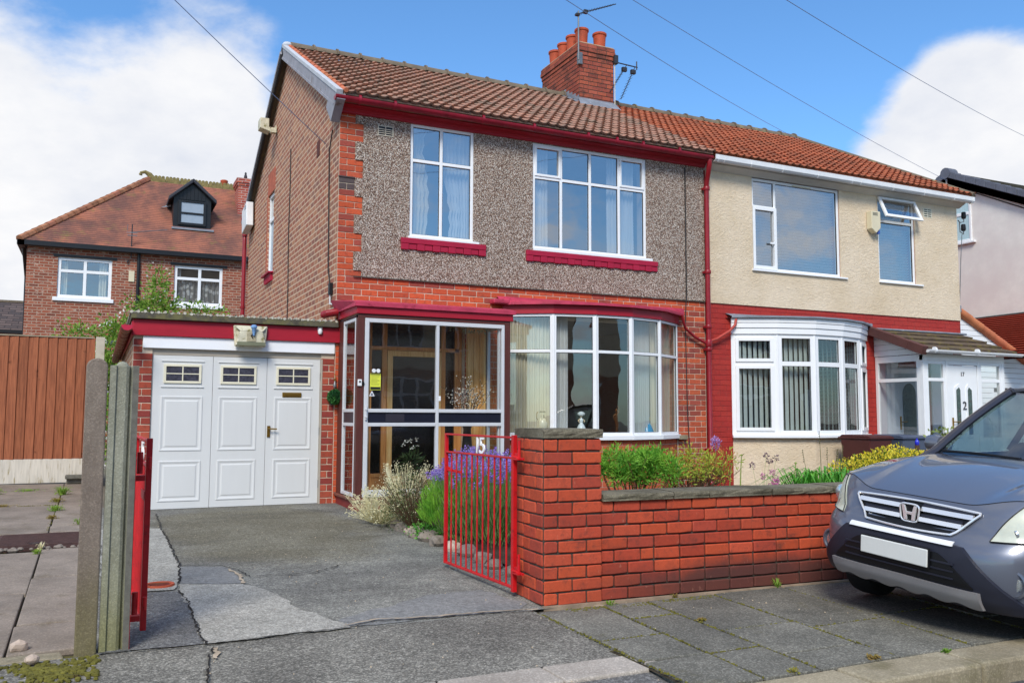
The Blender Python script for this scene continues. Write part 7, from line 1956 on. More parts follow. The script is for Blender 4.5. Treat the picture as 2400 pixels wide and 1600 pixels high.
MB().lathe([(0, .32), (.02, .34), (.024, .36), (.016, .385), (0, .39)], (0.004, 0, 0), 10).tube([(.02, 0, .31), (.05, 0, .36), (.02, 0, .43)], .008, 6).tube([(-.01, 0, .31), (-.05, 0, .28), (-.03, 0, .22)], .008, 6).build('head_and_arms', m_bz, bn, smooth=True)

# ================================================================== PLANTS
def G0(x, y): return gz(y) + .03
def blades(mb, c, n, h, spread, w, lean=.5, m=0, droop=.4):
    """grass-like leaves rising from one spot and arching out"""
    c = Vector(c)
    for _ in range(n):
        a = rnd.uniform(0, 2 * PI); r_ = rnd.random() ** .6 * spread * .4
        p = c + Vector((math.cos(a) * r_, math.sin(a) * r_, 0)); hh = h * rnd.uniform(.55, 1.1); l = lean * rnd.uniform(.3, 1.1)
        o = Vector((math.cos(a), math.sin(a), 0)); s_ = Vector((-o.y, o.x, 0)) * w * rnd.uniform(.7, 1.2)
        P = [p, p + o * hh * l * .25 + Vector((0, 0, hh * .5)), p + o * hh * l * .7 + Vector((0, 0, hh * .9)), p + o * hh * l * 1.2 + Vector((0, 0, hh * (1.0 - droop * l)))]
        mb.add([P[0] - s_ * .5, P[0] + s_ * .5, P[1] + s_ * .5, P[1] - s_ * .5, P[2] + s_ * .4, P[2] - s_ * .4, P[3]], [(0, 1, 2, 3), (3, 2, 4, 5), (5, 4, 6)], m)
    return mb
def stalks(mb, base, tip, r=.0035, seg=4, bend=.06):
    a = Vector(base); b = Vector(tip); P = []
    o = rvec() * bend * (b - a).length
    for i in range(seg + 1):
        f = i / seg; P.append(a.lerp(b, f) + o * math.sin(f * PI) * .6)
    mb.tube(P, [r * (1 - .5 * i / seg) for i in range(seg + 1)], 4)
    return P[-1]
lf_lav = leaf_mat('lavender_grey_green', (92, 128, 66), (134, 160, 100), .2)
lf_green = leaf_mat('fresh_green_leaf', (82, 146, 44), (140, 190, 66), .3)
lf_dark = leaf_mat('dark_evergreen_leaf', (62, 74, 42), (92, 104, 62), .1)
lf_yell = leaf_mat('golden_leaf', (222, 200, 44), (236, 222, 84), .25)
lf_yg = leaf_mat('yellow_green_leaf', (128, 140, 30), (176, 176, 48), .25)
lf_ygn = leaf_mat('green_heart_leaf', (66, 100, 34), (96, 130, 44), .2)
lf_cream = leaf_mat('cream_dry_leaf', (214, 206, 160), (232, 226, 190), .2)
lf_strap = leaf_mat('strap_leaf', (60, 136, 36), (108, 176, 60), .25, spec=.5)
lf_rust = leaf_mat('rusty_leaf', (140, 96, 44), (170, 140, 60), .2)
m_pur = leaf_mat('lavender_purple', (132, 100, 196), (168, 142, 220), .25)
m_pink = leaf_mat('pink_petal', (206, 110, 166), (222, 146, 190), .3)
m_mauve = leaf_mat('mauve_petal', (176, 140, 206), (196, 160, 214), .3)
m_wpetal = leaf_mat('white_rose_petal', (244, 244, 240), (250, 250, 248), .3)
m_twig = M('brown_twig', (92, 70, 52), .85, .2, scale=20)
m_gstem = M('pale_green_stem', (140, 160, 84), .6, .15)

# lavender behind the gate
lav = empty('lavender_bush', (.50, -3.70, G0(0, -3.7)), 0, 'tall lavender bush with violet flower spikes seen through the open red gate', 'lavender')
stm = MB(); flw = MB(); fol = MB()
for i in range(760):
    a = rnd.uniform(0, 2 * PI); rr = rnd.random() ** .5
    bx_, by_ = .16 * rr * math.cos(a), .4 * rr * math.sin(a)
    tx, ty = .42 * rr * math.cos(a) + rnd.uniform(-.03, .03), .85 * rr * math.sin(a) + rnd.uniform(-.05, .05)
    h = (.84 - .20 * rr * rr) * rnd.uniform(.84, 1.06)
    if ty > .5: h *= .9
    a0 = Vector((bx_, by_, .05)); b0 = Vector((tx, ty, h)); d = (b0 - a0)
    s_ = d.cross(rvec()).normalized() * .0028
    mid = a0.lerp(b0, .5) + Vector((tx * .12, ty * .12, .03))
    stm.add([a0 - s_, a0 + s_, mid + s_, mid - s_, b0 + s_ * .6, b0 - s_ * .6], [(0, 1, 2, 3), (3, 2, 4, 5)])
    if rnd.random() < .72:
        dn = (b0 - mid).normalized()
        for k in range(5):
            q = b0 - dn * (.014 * k) + Vector((0, 0, .008))
            for _ in range(3): flw.add(leaf_verts(q, (dn * .5 + rvec()).normalized(), rvec(), .020, .011), [(0, 1, 2, 3)])
for i in range(3600):
    a = rnd.uniform(0, 2 * PI); rr = rnd.random() ** .45
    z = rnd.uniform(.0, .62) * (1.08 - .25 * rr); k = .85 + .2 * z / .6
    p = Vector((.42 * rr * k * math.cos(a), .82 * rr * k * math.sin(a), z))
    d = Vector((math.cos(a) * .35 * rr, math.sin(a) * .35 * rr, 1)) + rvec() * .35
    fol.add(leaf_verts(p, d, rvec(), rnd.uniform(.05, .11), .007), [(0, 1, 2, 3)])
stm.build('stems', lf_lav, lav); flw.build('flower_spikes', m_pur, lav); fol.build('leaves', lf_lav, lav)

fg_ = empty('feathery_shrub', (.22, -3.45, G0(0, -3.45)), 0, 'feathery bright green shrub rising between the dark shrub and the lavender', 'shrub')
mb = MB()
for i in range(2200):
    d = rvec(); d.z = abs(d.z); p = Vector((d.x * .22, d.y * .32, .18 + d.z * .40)) * rnd.uniform(.6, 1)
    mb.add(leaf_verts(p, (d * .5 + Vector((0, 0, 1)) + rvec() * .4), rvec(), .085, .008), [(0, 1, 2, 3)])
mb.build('leaves', lf_green, fg_)
# dark grey shrub and cream dry plant at the drive edge
ds_ = empty('dark_shrub', (.20, -2.75, G0(0, -2.75)), 0, 'low dark wiry shrub with tiny white flecks between the cream plant and the lavender', 'shrub')
mb = MB(); tw = MB()
for i in range(150):
    a = rnd.uniform(0, 2 * PI); l = rnd.uniform(.1, .42)
    t_ = Vector((math.cos(a) * l, math.sin(a) * l * 1.3, rnd.uniform(.22, .60))); stalks(tw, (math.cos(a) * .05, math.sin(a) * .08, 0), t_, .004)
foliage(mb, (0, 0, .26), (.42, .55, .28), 3200, .026, .010, shell=.35, lump=.2, seed=4)
mb.build('leaves', lf_dark, ds_); tw.build('twigs', m_twig, ds_)
mb = MB(); foliage(mb, (-.05, .05, .36), (.40, .5, .26), 420, .012, .010, shell=.8, seed=4); mb.build('flecks', lf_cream, ds_)
cs_ = empty('cream_dry_plant', (-.02, -2.1, G0(0, -2.1)), 0, 'pale cream dried flowering plant spilling over the edge of the drive', 'plant')
mb = MB(); tw = MB()
for i in range(420):
    a = rnd.uniform(0, 2 * PI); l = rnd.uniform(.05, .34)
    t_ = Vector((math.cos(a) * l, math.sin(a) * l * 1.7 - .05, rnd.uniform(.05, .34) * (1.2 - l))); 
    e = stalks(tw, (math.cos(a) * .06, math.sin(a) * .2, 0), t_, .003, 3)
    for k in range(5): mb.add(leaf_verts(e + rvec() * .015, rvec(), rvec(), .022, .009), [(0, 1, 2, 3)])
for i in range(160):       # taller dry sprigs towards the porch
    a = rnd.uniform(0, 2 * PI); t_ = Vector((.28 + .22 * math.cos(a), -.15 + .35 * math.sin(a), rnd.uniform(.3, .62)))
    e = stalks(tw, (.22, -.2, 0), t_, .003, 3)
    for k in range(4): mb.add(leaf_verts(e + rvec() * .03, rvec(), rvec(), .02, .008), [(0, 1, 2, 3)])
mb.build('dry_heads', lf_cream, cs_); tw.build('stems', lf_cream, cs_)
bx_ = empty('green_clump', (.60, -4.75, G0(0, -4.75)), 0, 'bright green spiky clump low behind the bars of the open gate', 'plant')
mb = MB()
for i in range(1500):
    d = rvec(); d.z = abs(d.z); p = Vector((d.x * .20, d.y * .28, d.z * .22)) * rnd.uniform(.5, 1)
    mb.add(leaf_verts(p, (d + Vector((0, 0, .8)) + rvec() * .3), rvec(), .075, .007), [(0, 1, 2, 3)])
mb.build('leaves', lf_green, bx_)
gp2 = empty('ground_cover', (.16, -3.15, G0(0, -3.15)), 0, 'small mat of green ground cover between the rocks and the dark shrub', 'ground cover')
foliage(MB(), (0, 0, .03), (.16, .3, .06), 700, .03, .014, seed=9).build('leaves', lf_strap, gp2)
# rocks edging the bed
rk = [(.10, -2.38, .075, 0), (.10, -2.60, .085, 0), (.10, -2.84, .07, 1), (.09, -3.06, .095, 0), (.11, -3.32, .10, 0), (.10, -3.60, .085, 0), (.14, -3.9, .08, 1), (.15, -4.2, .09, 0), (.16, -4.5, .08, 0), (.13, -4.8, .07, 0), (.15, -5.1, .07, 0)]
labs = ['small grey edging rock under the cream plant', 'dark grey edging rock right of the cream plant', 'small pinkish edging rock', 'large grey edging rock under the dark shrub', 'grey edging rock left of the gate free end', 'edging rock just behind the gate free end',
        'pink edging rock seen through the first gate bars', 'grey edging rock seen through the gate', 'grey edging rock beside the green clump', 'edging rock in front of the green clump', 'edging rock nearest the brick pier']
for (x, y, r, k), lb_ in zip(rk, labs): rock('edging_rock', (x, y, gz(y) + r * .35), r, (m_stone, m_stone_pink)[k], lb_, 'rocks edging the drive', 'rock', .75, seed=int(abs(x * 50 + y * 90)))
# leafy shrub behind the wall
hb = empty('leafy_shrub', (2.95, -2.55, G0(0, -2.55)), 0, 'bright green leafy shrub with bare lower stems behind the low wall beside the pier', 'shrub')
mb = MB(); tw = MB()
for i in range(30):
    cx, cy = rnd.uniform(-.42, .42), rnd.uniform(-.25, .25); cz = rnd.uniform(.42, .68)
    foliage(mb, (cx, cy, cz), (.17, .15, .13), 170, .065, .016, shell=.2, seed=i, upb=.5)
    stalks(tw, (cx * .25, cy * .3, 0), (cx, cy, cz), .008, 5, .15)
mb.build('leaves', lf_green, hb); tw.build('stems', m_twig, hb)
hb2 = empty('twiggy_shrub', (3.85, -2.45, G0(0, -2.45)), 0, 'twiggy yellow-green shrub with reddish leaf tips under the right end of the bay', 'shrub')
mb = MB(); mr = MB(); tw = MB()
for i in range(34):
    cx, cy = rnd.uniform(-.40, .45), rnd.uniform(-.22, .22); cz = rnd.uniform(.40, .72) - abs(cx) * .12
    foliage(mb, (cx, cy, cz), (.13, .12, .12), 60, .055, .014, shell=.2, seed=i, upb=.5); foliage(mr, (cx, cy, cz + .03), (.13, .12, .12), 18, .05, .013, shell=.3, seed=i + 3, upb=.5)
    e = stalks(tw, (cx * .2, cy * .3, 0), (cx, cy, cz), .006, 6, .2)
    for k in range(3): stalks(tw, Vector((cx * .5, cy * .5, cz * .5)), Vector((cx, cy, cz)) + rvec() * .15, .004, 3, .2)
mb.build('leaves', leaf_mat('lime_leaf', (150, 176, 56), (190, 200, 84), .3), hb2); mr.build('reddish_tips', leaf_mat('amber_leaf', (196, 150, 70), (206, 120, 70), .3), hb2); tw.build('stems', m_twig, hb2)
ph = empty('tall_flower', (4.30, -2.35, G0(0, -2.35)), 0, 'tall stem topped by a lilac flower head in front of the house wall', 'flower')
tw = MB(); stalks(tw, (0, 0, 0), (.0, 0, .78), .006); stalks(tw, (.05, 0, 0), (.10, 0, .55), .005); tw.build('stem', m_gstem, ph)
foliage(MB(), (0, 0, .80), (.055, .05, .075), 160, .03, .016).build('flower_head', m_mauve, ph)
for (x, y, h, lb_) in ((4.55, -2.3, .52, 'bare green seed stalk left of the red downpipe, shorter one'), (4.80, -2.2, .62, 'bare green seed stalk just left of the red downpipe'), (4.40, -3.6, .62, 'tall seed stalk with a round head right of the red downpipe')):
    s_ = empty('seed_stalk', (x, y, G0(0, y)), 0, lb_, 'flower stalk', 'seed stalks')
    tw = MB(); stalks(tw, (0, 0, 0), (.03, 0, h), .011, 4, .05); tw.lathe([(0, 0), (.014, .008), (.014, .02), (0, .028)], (.03, 0, h), 8); tw.build('stem', m_gstem, s_)
# flowers by number 17
pk = empty('pink_stock', (3.62, -4.1, G0(0, -4.1)), 0, 'pink flower spikes just behind the wall right of the downpipe', 'flower')
mb = MB(); tw = MB()
for (x, z) in ((-.03, .30), (.04, .38), (.07, .44), (.0, .27), (-.06, .33)):
    stalks(tw, (x * .3, 0, .1), (x, 0, z + .08), .004)
    for k in range(7): foliage(mb, (x + rnd.uniform(-.02, .02), rnd.uniform(-.02, .02), z - .02 + k * .018), (.018, .018, .012), 10, .026, .02)
mb.build('petals', m_pink, pk); tw.build('stems', m_gstem, pk)
gr2 = empty('fine_grass_clump', (3.95, -4.2, G0(0, -4.2)), 0, 'low bright fine-leaved green clump behind the wall left of the strap-leaved plant', 'plant')
mb = MB()
for i in range(9): blades(mb, (-.25 + i * .09, rnd.uniform(-.1, .1), 0), 150, .40, .25, .006, 1.0)
mb.build('leaves', lf_strap, gr2)
ag = empty('strap_leaved_plant', (4.55, -3.9, G0(0, -3.9)), 0, 'strap-leaved green plant with tall dry flower stalks under the cream bay', 'plant')
mb = MB()
for i in range(8): blades(mb, (rnd.uniform(-.32, .35), rnd.uniform(-.2, .2), 0), 70, .60, .2, .022, .8)
mb.build('leaves', lf_strap, ag)
tw = MB()
for (x, z) in ((-.30, .80), (-.05, 1.0), (.06, .82), (.22, .80), (.30, .84), (.62, .62), (.75, .64), (-.38, .6)):
    stalks(tw, (x * .5, 0, .1), (x, 0, z), .005, 5, .03)
    for k in range(6): tw.lathe([(0, -.008), (.008, 0), (0, .008)], (x * (1 - .01 * k), rnd.uniform(-.006, .006), z - .025 * k), 5)
tw.build('stalks', leaf_mat('seed_head_brown', (92, 90, 56), (110, 104, 70), .1), ag)
rs = empty('white_rose', (4.62, -4.75, G0(0, -4.75)), 0, 'white garden rose blooms just above the wall coping in front of the cream bay', 'rose')
mb = MB()
for (x, z, r) in ((-.10, .60, .058), (.04, .50, .072), (-.14, .44, .04), (-.02, .42, .04), (.22, .43, .03), (-.19, .60, .022)):
    for k in range(46):
        d = rvec(); mb.add(leaf_verts(Vector((x, 0, z)) + d * r * .35, (d + Vector((0, 0, .3))), rvec(), r * .95, r * 1.0, .4), [(0, 1, 2, 3)])
mb.build('blooms', m_wpetal, rs)
mb = MB(); tw = MB(); foliage(mb, (0, 0, .3), (.2, .12, .18), 300, .04, .022); mb.build('leaves', lf_ygn, rs)
for (x, z) in ((-.10, .58), (.04, .48)): stalks(tw, (0, 0, 0), (x, 0, z), .006)
tw.build('stems', m_gstem, rs)
pd = empty('pink_sedum', (5.15, -4.2, G0(0, -4.2)), 0, 'dusty pink low flowers between the rose and the golden shrub', 'plant')
mb = MB(); m2 = MB()
foliage(mb, (0, 0, .28), (.45, .2, .13), 500, .022, .016, seed=2); foliage(m2, (0, 0, .22), (.42, .2, .16), 500, .035, .014, seed=3)
mb.build('flowers', leaf_mat('dusty_pink', (206, 150, 150), (220, 176, 170), .3), pd); m2.build('leaves', leaf_mat('sage_leaf', (130, 150, 90), (160, 170, 110), .2), pd)
ho = empty('mauve_flowers', (3.95, -3.6, G0(0, -3.6)), 0, 'thin stems with mauve and dark seed heads in front of the cream bay base', 'flower')
mb = MB(); tw = MB(); m3 = MB()
for (x, z, k) in ((-.15, .62, 1), (.0, .50, 0), (.10, .66, 1), (.14, .54, 0), (.20, .70, 1), (.05, .72, 1)):
    stalks(tw, (x * .4, 0, .0), (x, 0, z), .003); foliage(m3 if k else mb, (x, 0, z), (.026, .026, .03), 40, .022, .014)
mb.build('petals', m_pink, ho); m3.build('seed_heads', leaf_mat('plum_head', (92, 66, 84), (110, 84, 100), .1), ho); tw.build('stems', m_gstem, ho)
ys2 = empty('golden_shrub', (5.75, -3.55, G0(0, -3.55)), 0, 'rounded golden variegated shrub behind the wall beside the car headlight', 'shrub')
for mt_, n_, sd_ in ((lf_yell, 2600, 1), (lf_yg, 1100, 2), (lf_ygn, 900, 3)):
    mb = MB()
    for (cx, cy, cz, rx, rz_) in ((-.25, 0, .35, .45, .33), (.2, .05, .46, .45, .32), (.55, .1, .50, .35, .28), (-.45, -.05, .22, .3, .25)):
        foliage(mb, (cx, cy, cz), (rx, .4, rz_), n_ // 2, .036, .020, shell=.8 if sd_ == 1 else .65, lump=.12, seed=cx * 3 + .1, upb=.5)
    mb.build('leaves', mt_, ys2)
MB().lathe([(0, 0), (.3, .1), (.4, .3), (.3, .5), (0, .58)], (.05, .05, 0), 12).build('inner_shade', M('painted_inner_shade', (52, 58, 28), .9, .3), ys2, smooth=True)  # solid dark core: shade inside the shrub put into its colour
rx_ = empty('rusty_potted_plant', (8.0, -2.6, G0(0, -2.6)), 0, 'rusty brown and green leafed plant between the bins and the car bonnet', 'plant')
mb = MB(); m2 = MB(); tw = MB()
foliage(mb, (0, 0, .55), (.22, .2, .26), 420, .06, .035, seed=7); foliage(m2, (.12, 0, .85), (.3, .1, .16), 70, .07, .045, seed=8)
for a in range(9): stalks(tw, (0, 0, .2), (rnd.uniform(-.15, .4), 0, rnd.uniform(.7, 1.0)), .006)
mb.build('leaves', lf_rust, rx_); m2.build('green_leaves', leaf_mat('pale_green_leaf', (120, 140, 80), (150, 160, 100), .2), rx_); tw.build('stems', m_twig, rx_)
MB().lathe([(.14, 0), (.18, .28), (.19, .30)], (0, 0, 0), 16).build('pot', m_potclay, rx_, smooth=True)
sc_ = empty('blue_bottle', (8.62, -1.75, .80), 0, 'small bright blue bottle standing on a post among the plants by the bins', 'bottle')
MB().lathe([(.025, 0), (.032, .01), (.034, .05), (.02, .08), (.010, .09), (.010, .11)], (0, 0, 0), 12).build('body', M('cobalt_blue', (40, 50, 190), .25, .1, spec=.6), sc_, smooth=True)
MB().box(-.025, .025, -.025, .025, -.72, 0).build('post', m_twig, sc_)

# climbers and weeds on the left
cl_ = empty('climbing_shrub', (-2.25, 9.0, .2), 0, 'wild green climber with pale flowers rising behind the garage roof', 'climber')
mb = MB(); mw = MB(); tw = MB()
for (x, y, z, rx2, rz2, n_) in ((-.48, -1, 1.4, .28, .8, 1000), (-.38, -1, 2.0, .32, .5, 900), (-.1, -.5, 2.7, .5, .35, 900), (.55, 0, 3.3, .65, .30, 900), (.6, 0, 3.75, .28, .45, 420), (1.5, 0, 3.25, .5, .22, 380), (-.9, 0, 2.7, .5, .25, 320), (-.3, -2.2, .8, .25, .8, 500)):
    foliage(mb, (x, y, z), (rx2, .5, rz2), n_, .085, .045, shell=.3, lump=.4, seed=x + 5); foliage(mw, (x, y - .1, z), (rx2, .5, rz2), n_ // 22, .05, .04, shell=.9, seed=x)
    stalks(tw, (0, 0, 0), (x, y, z + rz2), .012, 6, .15)
mb.build('leaves', leaf_mat('climber_leaf', (84, 124, 44), (150, 184, 76), .35), cl_); mw.build('flowers', m_wpetal, cl_); tw.build('stems', m_twig, cl_)
def weed(x, y, r, h, n, mt, label, z=None, cat='weed', name='weed'):
    z = gz(y) if z is None else z
    w_ = empty(name, (x, y, z), 0, label, cat); h *= .7; r *= .7
    mb = MB(); blades(mb, (0, 0, 0), n, h, r, .005, 1.0); foliage(mb, (0, 0, h * .3), (r, r, h * .35), n, .018, .010, seed=x); mb.build('leaves', mt, w_); return w_
lf_weed = leaf_mat('weed_leaf', (104, 150, 50), (150, 176, 70), .3); lf_weedy = leaf_mat('yellow_weed_leaf', (150, 148, 66), (150, 124, 72), .3)
weed(-3.15, 2.0, .16, .16, 120, lf_weed, 'green weed tuft where four brown flags meet near the fence')
weed(-3.18, 1.2, .12, .07, 120, lf_weedy, 'rusty yellow moss clump in the gap between the left path flags')
weed(-3.16, .3, .14, .10, 90, lf_weed, 'green weeds running down the joint of the left path')
weed(-3.17, -.4, .08, .06, 80, lf_weedy, 'orange and green tuft above the manhole cover joint')
weed(-2.90, -.95, .07, .10, 40, lf_weed, 'spiky green weed on the right-hand flags of the left path')
weed(-2.86, .65, .07, .12, 40, lf_weed, 'fine weed against the brown concrete post')
weed(-3.19, -2.75, .05, .06, 40, lf_weed, 'small weed just in front of the manhole cover')
weed(-3.17, -2.55, .035, .10, 26, lf_cream, 'tiny dead grass tuft at the manhole cover edge')
weed(-3.95, 2.3, .15, .12, 120, lf_weed, 'weeds at the left edge of the path near the fence')
weed(-3.75, .92, .22, .03, 90, lf_weedy, 'flat orange moss along the joint at the far left')
weed(-3.6, 2.6, .3, .03, 110, lf_weed, 'green moss strip in the joint below the gravel board')
weed(.32, -6.24, .06, .05, 30, lf_weed, 'tiny weed at the foot of the garden wall near the pier', -.005)
weed(.85, -6.22, .03, .04, 18, lf_weedy, 'yellow weed at the wall foot in the middle', .0)
weed(1.73, -6.25, .03, .10, 26, lf_weed, 'bright green weed sprouting at the wall foot near the car', -.005)
weed(.58, -6.86, .035, .03, 40, lf_weedy, 'tiny yellow grass tuft where the flags meet', .0)
weed(.87, -7.90, .045, .028, 60, lf_weedy, 'flat yellow moss against the kerb stone', -.0)
weed(.33, -7.90, .03, .02, 34, lf_weedy, 'small yellow moss dot at the left kerb stone', -.0)
weed(1.32, -7.97, .035, .03, 36, lf_weed, 'green weed in the joint between two kerb stones', .0)
weed(1.14, -8.24, .05, .05, 40, lf_weed, 'green weed in the gutter below the kerb', -.11)
# moss lines in the joints of the footway, loose grit on the drive
mj = MB()
def moss_line(a, b, n, w=.012, z=.0):
    for i in range(n):
        f = rnd.random(); x = a[0] + (b[0] - a[0]) * f + rnd.uniform(-w, w); y = a[1] + (b[1] - a[1]) * f + rnd.uniform(-w, w); s_ = rnd.uniform(.003, .009)
        mj.lathe([(s_, -.003), (s_ * .8, s_ * .5), (0, s_ * .8)], (x, y, z + gz(y) - .004), 5)
for a, b in zip(colsA[:6], colsA[:6]): moss_line((a[0], -6.25), (a[1], -7.9), 120)
for x0, x1, y in ((.26, .6, -6.62), (.14, .5, -7.45), (.55, 1.1, -7.09), (-.2, .2, -7.0), (1.1, 1.66, -7.24), (1.7, 2.3, -7.17)): moss_line((x0, y), (x1, y), 40)
for x0, x1, y, n_ in ((.0, .3, -6.27, 110), (.72, 1.12, -6.29, 160), (.35, .6, -6.3, 60), (-3.6, -3.1, .9, 80)): moss_line((x0, y), (x1, y), n_, .04)
moss_line((-3.17, 2.5), (-3.18, -1.3), 160, .02)
moss_line((-.2, -7.26), (6, -7.93), 0)
tag(mj.build('joint_moss', m_moss), 'green and rusty moss in the joints of the footway flags', 'moss', kind='stuff')
gr_ = MB()
for i in range(260):
    x, y = rnd.uniform(-2.7, 1.6), rnd.uniform(-7.85, -1.0)
    if x > .0 and y > -6.2: continue
    if x > -.2 and y > -6.15: continue
    s_ = rnd.uniform(.002, .006); gr_.lathe([(s_, 0), (s_ * .7, s_), (0, s_ * 1.3)], (x, y, (gz(y) + .004) if y > -7.2 else (-.005 if x > -.2 else -.016)), 5)
tag(gr_.build('loose_grit', m_grit), 'pale loose grit scattered over the drive and footway', 'grit', kind='stuff')

# ================================================================== CAR
car = empty('parked_suv', (2.452, -7.388, -.03), 0, 'dusky blue-grey suv parked half on the footway with blank white number plate', 'car')
car.matrix_world = Matrix.Translation((2.455, -7.40, -.025)) @ Matrix.Rotation(3.169, 4, 'Z') @ Matrix.Rotation(-.065, 4, 'X') @ Matrix.Scale(.885, 4)
def paint():
    t = NT('car_metallic_paint')
    k = t.hsv(lin((106, 111, 124)), v=t.math('MULTIPLY_ADD', t.noise(1.5, 4, .6), .16, .92))
    k = t.hsv(k, v=t.math('MULTIPLY_ADD', t.noise(900, 1, .5), .2, .9))
    t.bsdf(k, t.math('MULTIPLY_ADD', t.noise(3, 6, .7), .16, .26), None, .5, .45, 1.0, Coat_Roughness=.03)
    return t.done()
m_paint = paint()
m_plas = M('dark_bumper_plastic', (36, 38, 50), .5, .1, spec=.35, bump=.05, bscale=200)
m_silver = M('satin_silver_plastic', (158, 156, 158), .38, .05, metal=.35)
m_lampglass = M('hazed_headlamp', (196, 200, 184), .22, .08, scale=8, spec=.6, coat=.6, blot=(214, 214, 190), bls=3)
m_lampin = M('lamp_reflector', (206, 212, 214), .15, .05, metal=.8)
m_mesh = M('black_grille_mesh', (14, 15, 18), .5, .1)
m_scr = glass_mat('windscreen_glass', .24, (.50, .62, .60), .7)
m_cabin = M('grey_upholstery', (96, 98, 98), .9, .1)
YW = .888
def pc(y): return max(.0, 1 - (min(abs(y), .8879) / YW) ** 4.6) ** .27
def prof_x(z):
    T = [(.20, .80), (.26, .90), (.32, .945), (.42, .975), (.50, .98), (.58, .975), (.64, .96), (.68, .915), (.72, .87), (.80, .845), (.86, .815), (.90, .785), (.95, .735), (1.0, .68)]
    for i in range(len(T) - 1):
        if T[i][0] <= z <= T[i + 1][0]:
            f = (z - T[i][0]) / (T[i + 1][0] - T[i][0]); return T[i][1] + (T[i + 1][1] - T[i][1]) * f
    return T[0][1] if z < .2 else T[-1][1]
def XF(y, z, off=0.0):
    x = prof_x(z) * pc(y)
    n = Vector((1, y * abs(y) ** 1.4 * 1.1, .15)).normalized()
    return Vector((x, y, z)) + n * off
def ztop(y):
    a = min(1, max(0, (abs(y) - .36) / .32)); return .888 + .062 * a * a * (3 - 2 * a)
def ys_n(a, b, n): return [a + (b - a) * i / n for i in range(n + 1)]
def strip(ya, yb, zt, zb, off, nu, nv, mat, name, parent, thick=.02, close=True, smooth=True):
    mb = MB(); vs = []; fs = []
    for j in range(nv + 1):
        for i in range(nu + 1):
            y = ya + (yb - ya) * i / nu; t_ = zt(y) if callable(zt) else zt; b_ = zb(y) if callable(zb) else zb
            z = b_ + (t_ - b_) * j / nv; vs.append(XF(y, z, off))
    W = nu + 1
    for j in range(nv):
        for i in range(nu): fs.append((j * W + i, j * W + i + 1, (j + 1) * W + i + 1, (j + 1) * W + i))
    if close:
        ring = [i for i in range(W)] + [j * W + nu for j in range(1, nv + 1)] + [nv * W + i for i in range(nu - 1, -1, -1)] + [j * W for j in range(nv - 1, 0, -1)]
        b = len(vs); vs += [vs[i] - Vector((thick, 0, 0)) for i in ring]; n = len(ring)
        fs += [(ring[i], b + i, b + (i + 1) % n, ring[(i + 1) % n]) for i in range(n)]
    mb.add(vs, fs)
    return mb.build(name, mat, parent, smooth=smooth, fix=True)
# nose, bonnet, wings
ygrid = [-.887, -.882, -.87, -.85, -.82, -.79, -.75, -.71, -.67, -.63, -.59, -.56, -.53, -.5, -.47, -.44, -.41, -.36, -.28, -.2, -.1, 0]
ygrid = ygrid + [-v for v in reversed(ygrid[:-1])]
zg = [.30, .36, .42, .50, .58, .64, .69, .74, .80, .86, .91, .945]
mb = MB(); vs = []
for z in zg: vs += [XF(y, min(z, ztop(y))) for y in ygrid]
vs += [XF(y, ztop(y)) for y in ygrid]
W = len(ygrid); mb.add(vs, [(j * W + i, j * W + i + 1, (j + 1) * W + i + 1, (j + 1) * W + i) for j in range(len(zg)) for i in range(W - 1)])
nose = mb.build('front_bumper', m_paint, car, smooth=True)
# bonnet from the nose edge back to the screen
def bonnet(u, v, yy=None):
    y = ygrid[int(round(u * (W - 1)))]
    p0 = XF(y, ztop(y)); xe = -.42 + .10 * (y / .8) ** 2; ze = 1.105 - .045 * (abs(y) / .8) ** 2.2
    x = p0.x + (xe - p0.x) * v; z = p0.z + (ze - p0.z) * (1 - (1 - v) ** 1.7) + .028 * math.sin(v * PI) ** .8 * (1 - (y / .888) ** 2)
    cr = math.exp(-((abs(y) - (.50 + .16 * v)) / .055) ** 2); z += .020 * cr * min(1, v * 3) * (1 - .3 * v)
    z -= .05 * max(0, (abs(y) - .80) / .088) ** 2
    return (x, y, z)
mb = MB().grid(bonnet, W - 1, 18); bon = mb.build('bonnet', m_paint, car, smooth=True)
# shut line between bonnet and nose
sl_ = MB().tube([XF(y, ztop(y) - .002, .001) for y in ys_n(-.84, .84, 60)], .0028, 5); sl_.build('shut_line', m_mesh, bon)
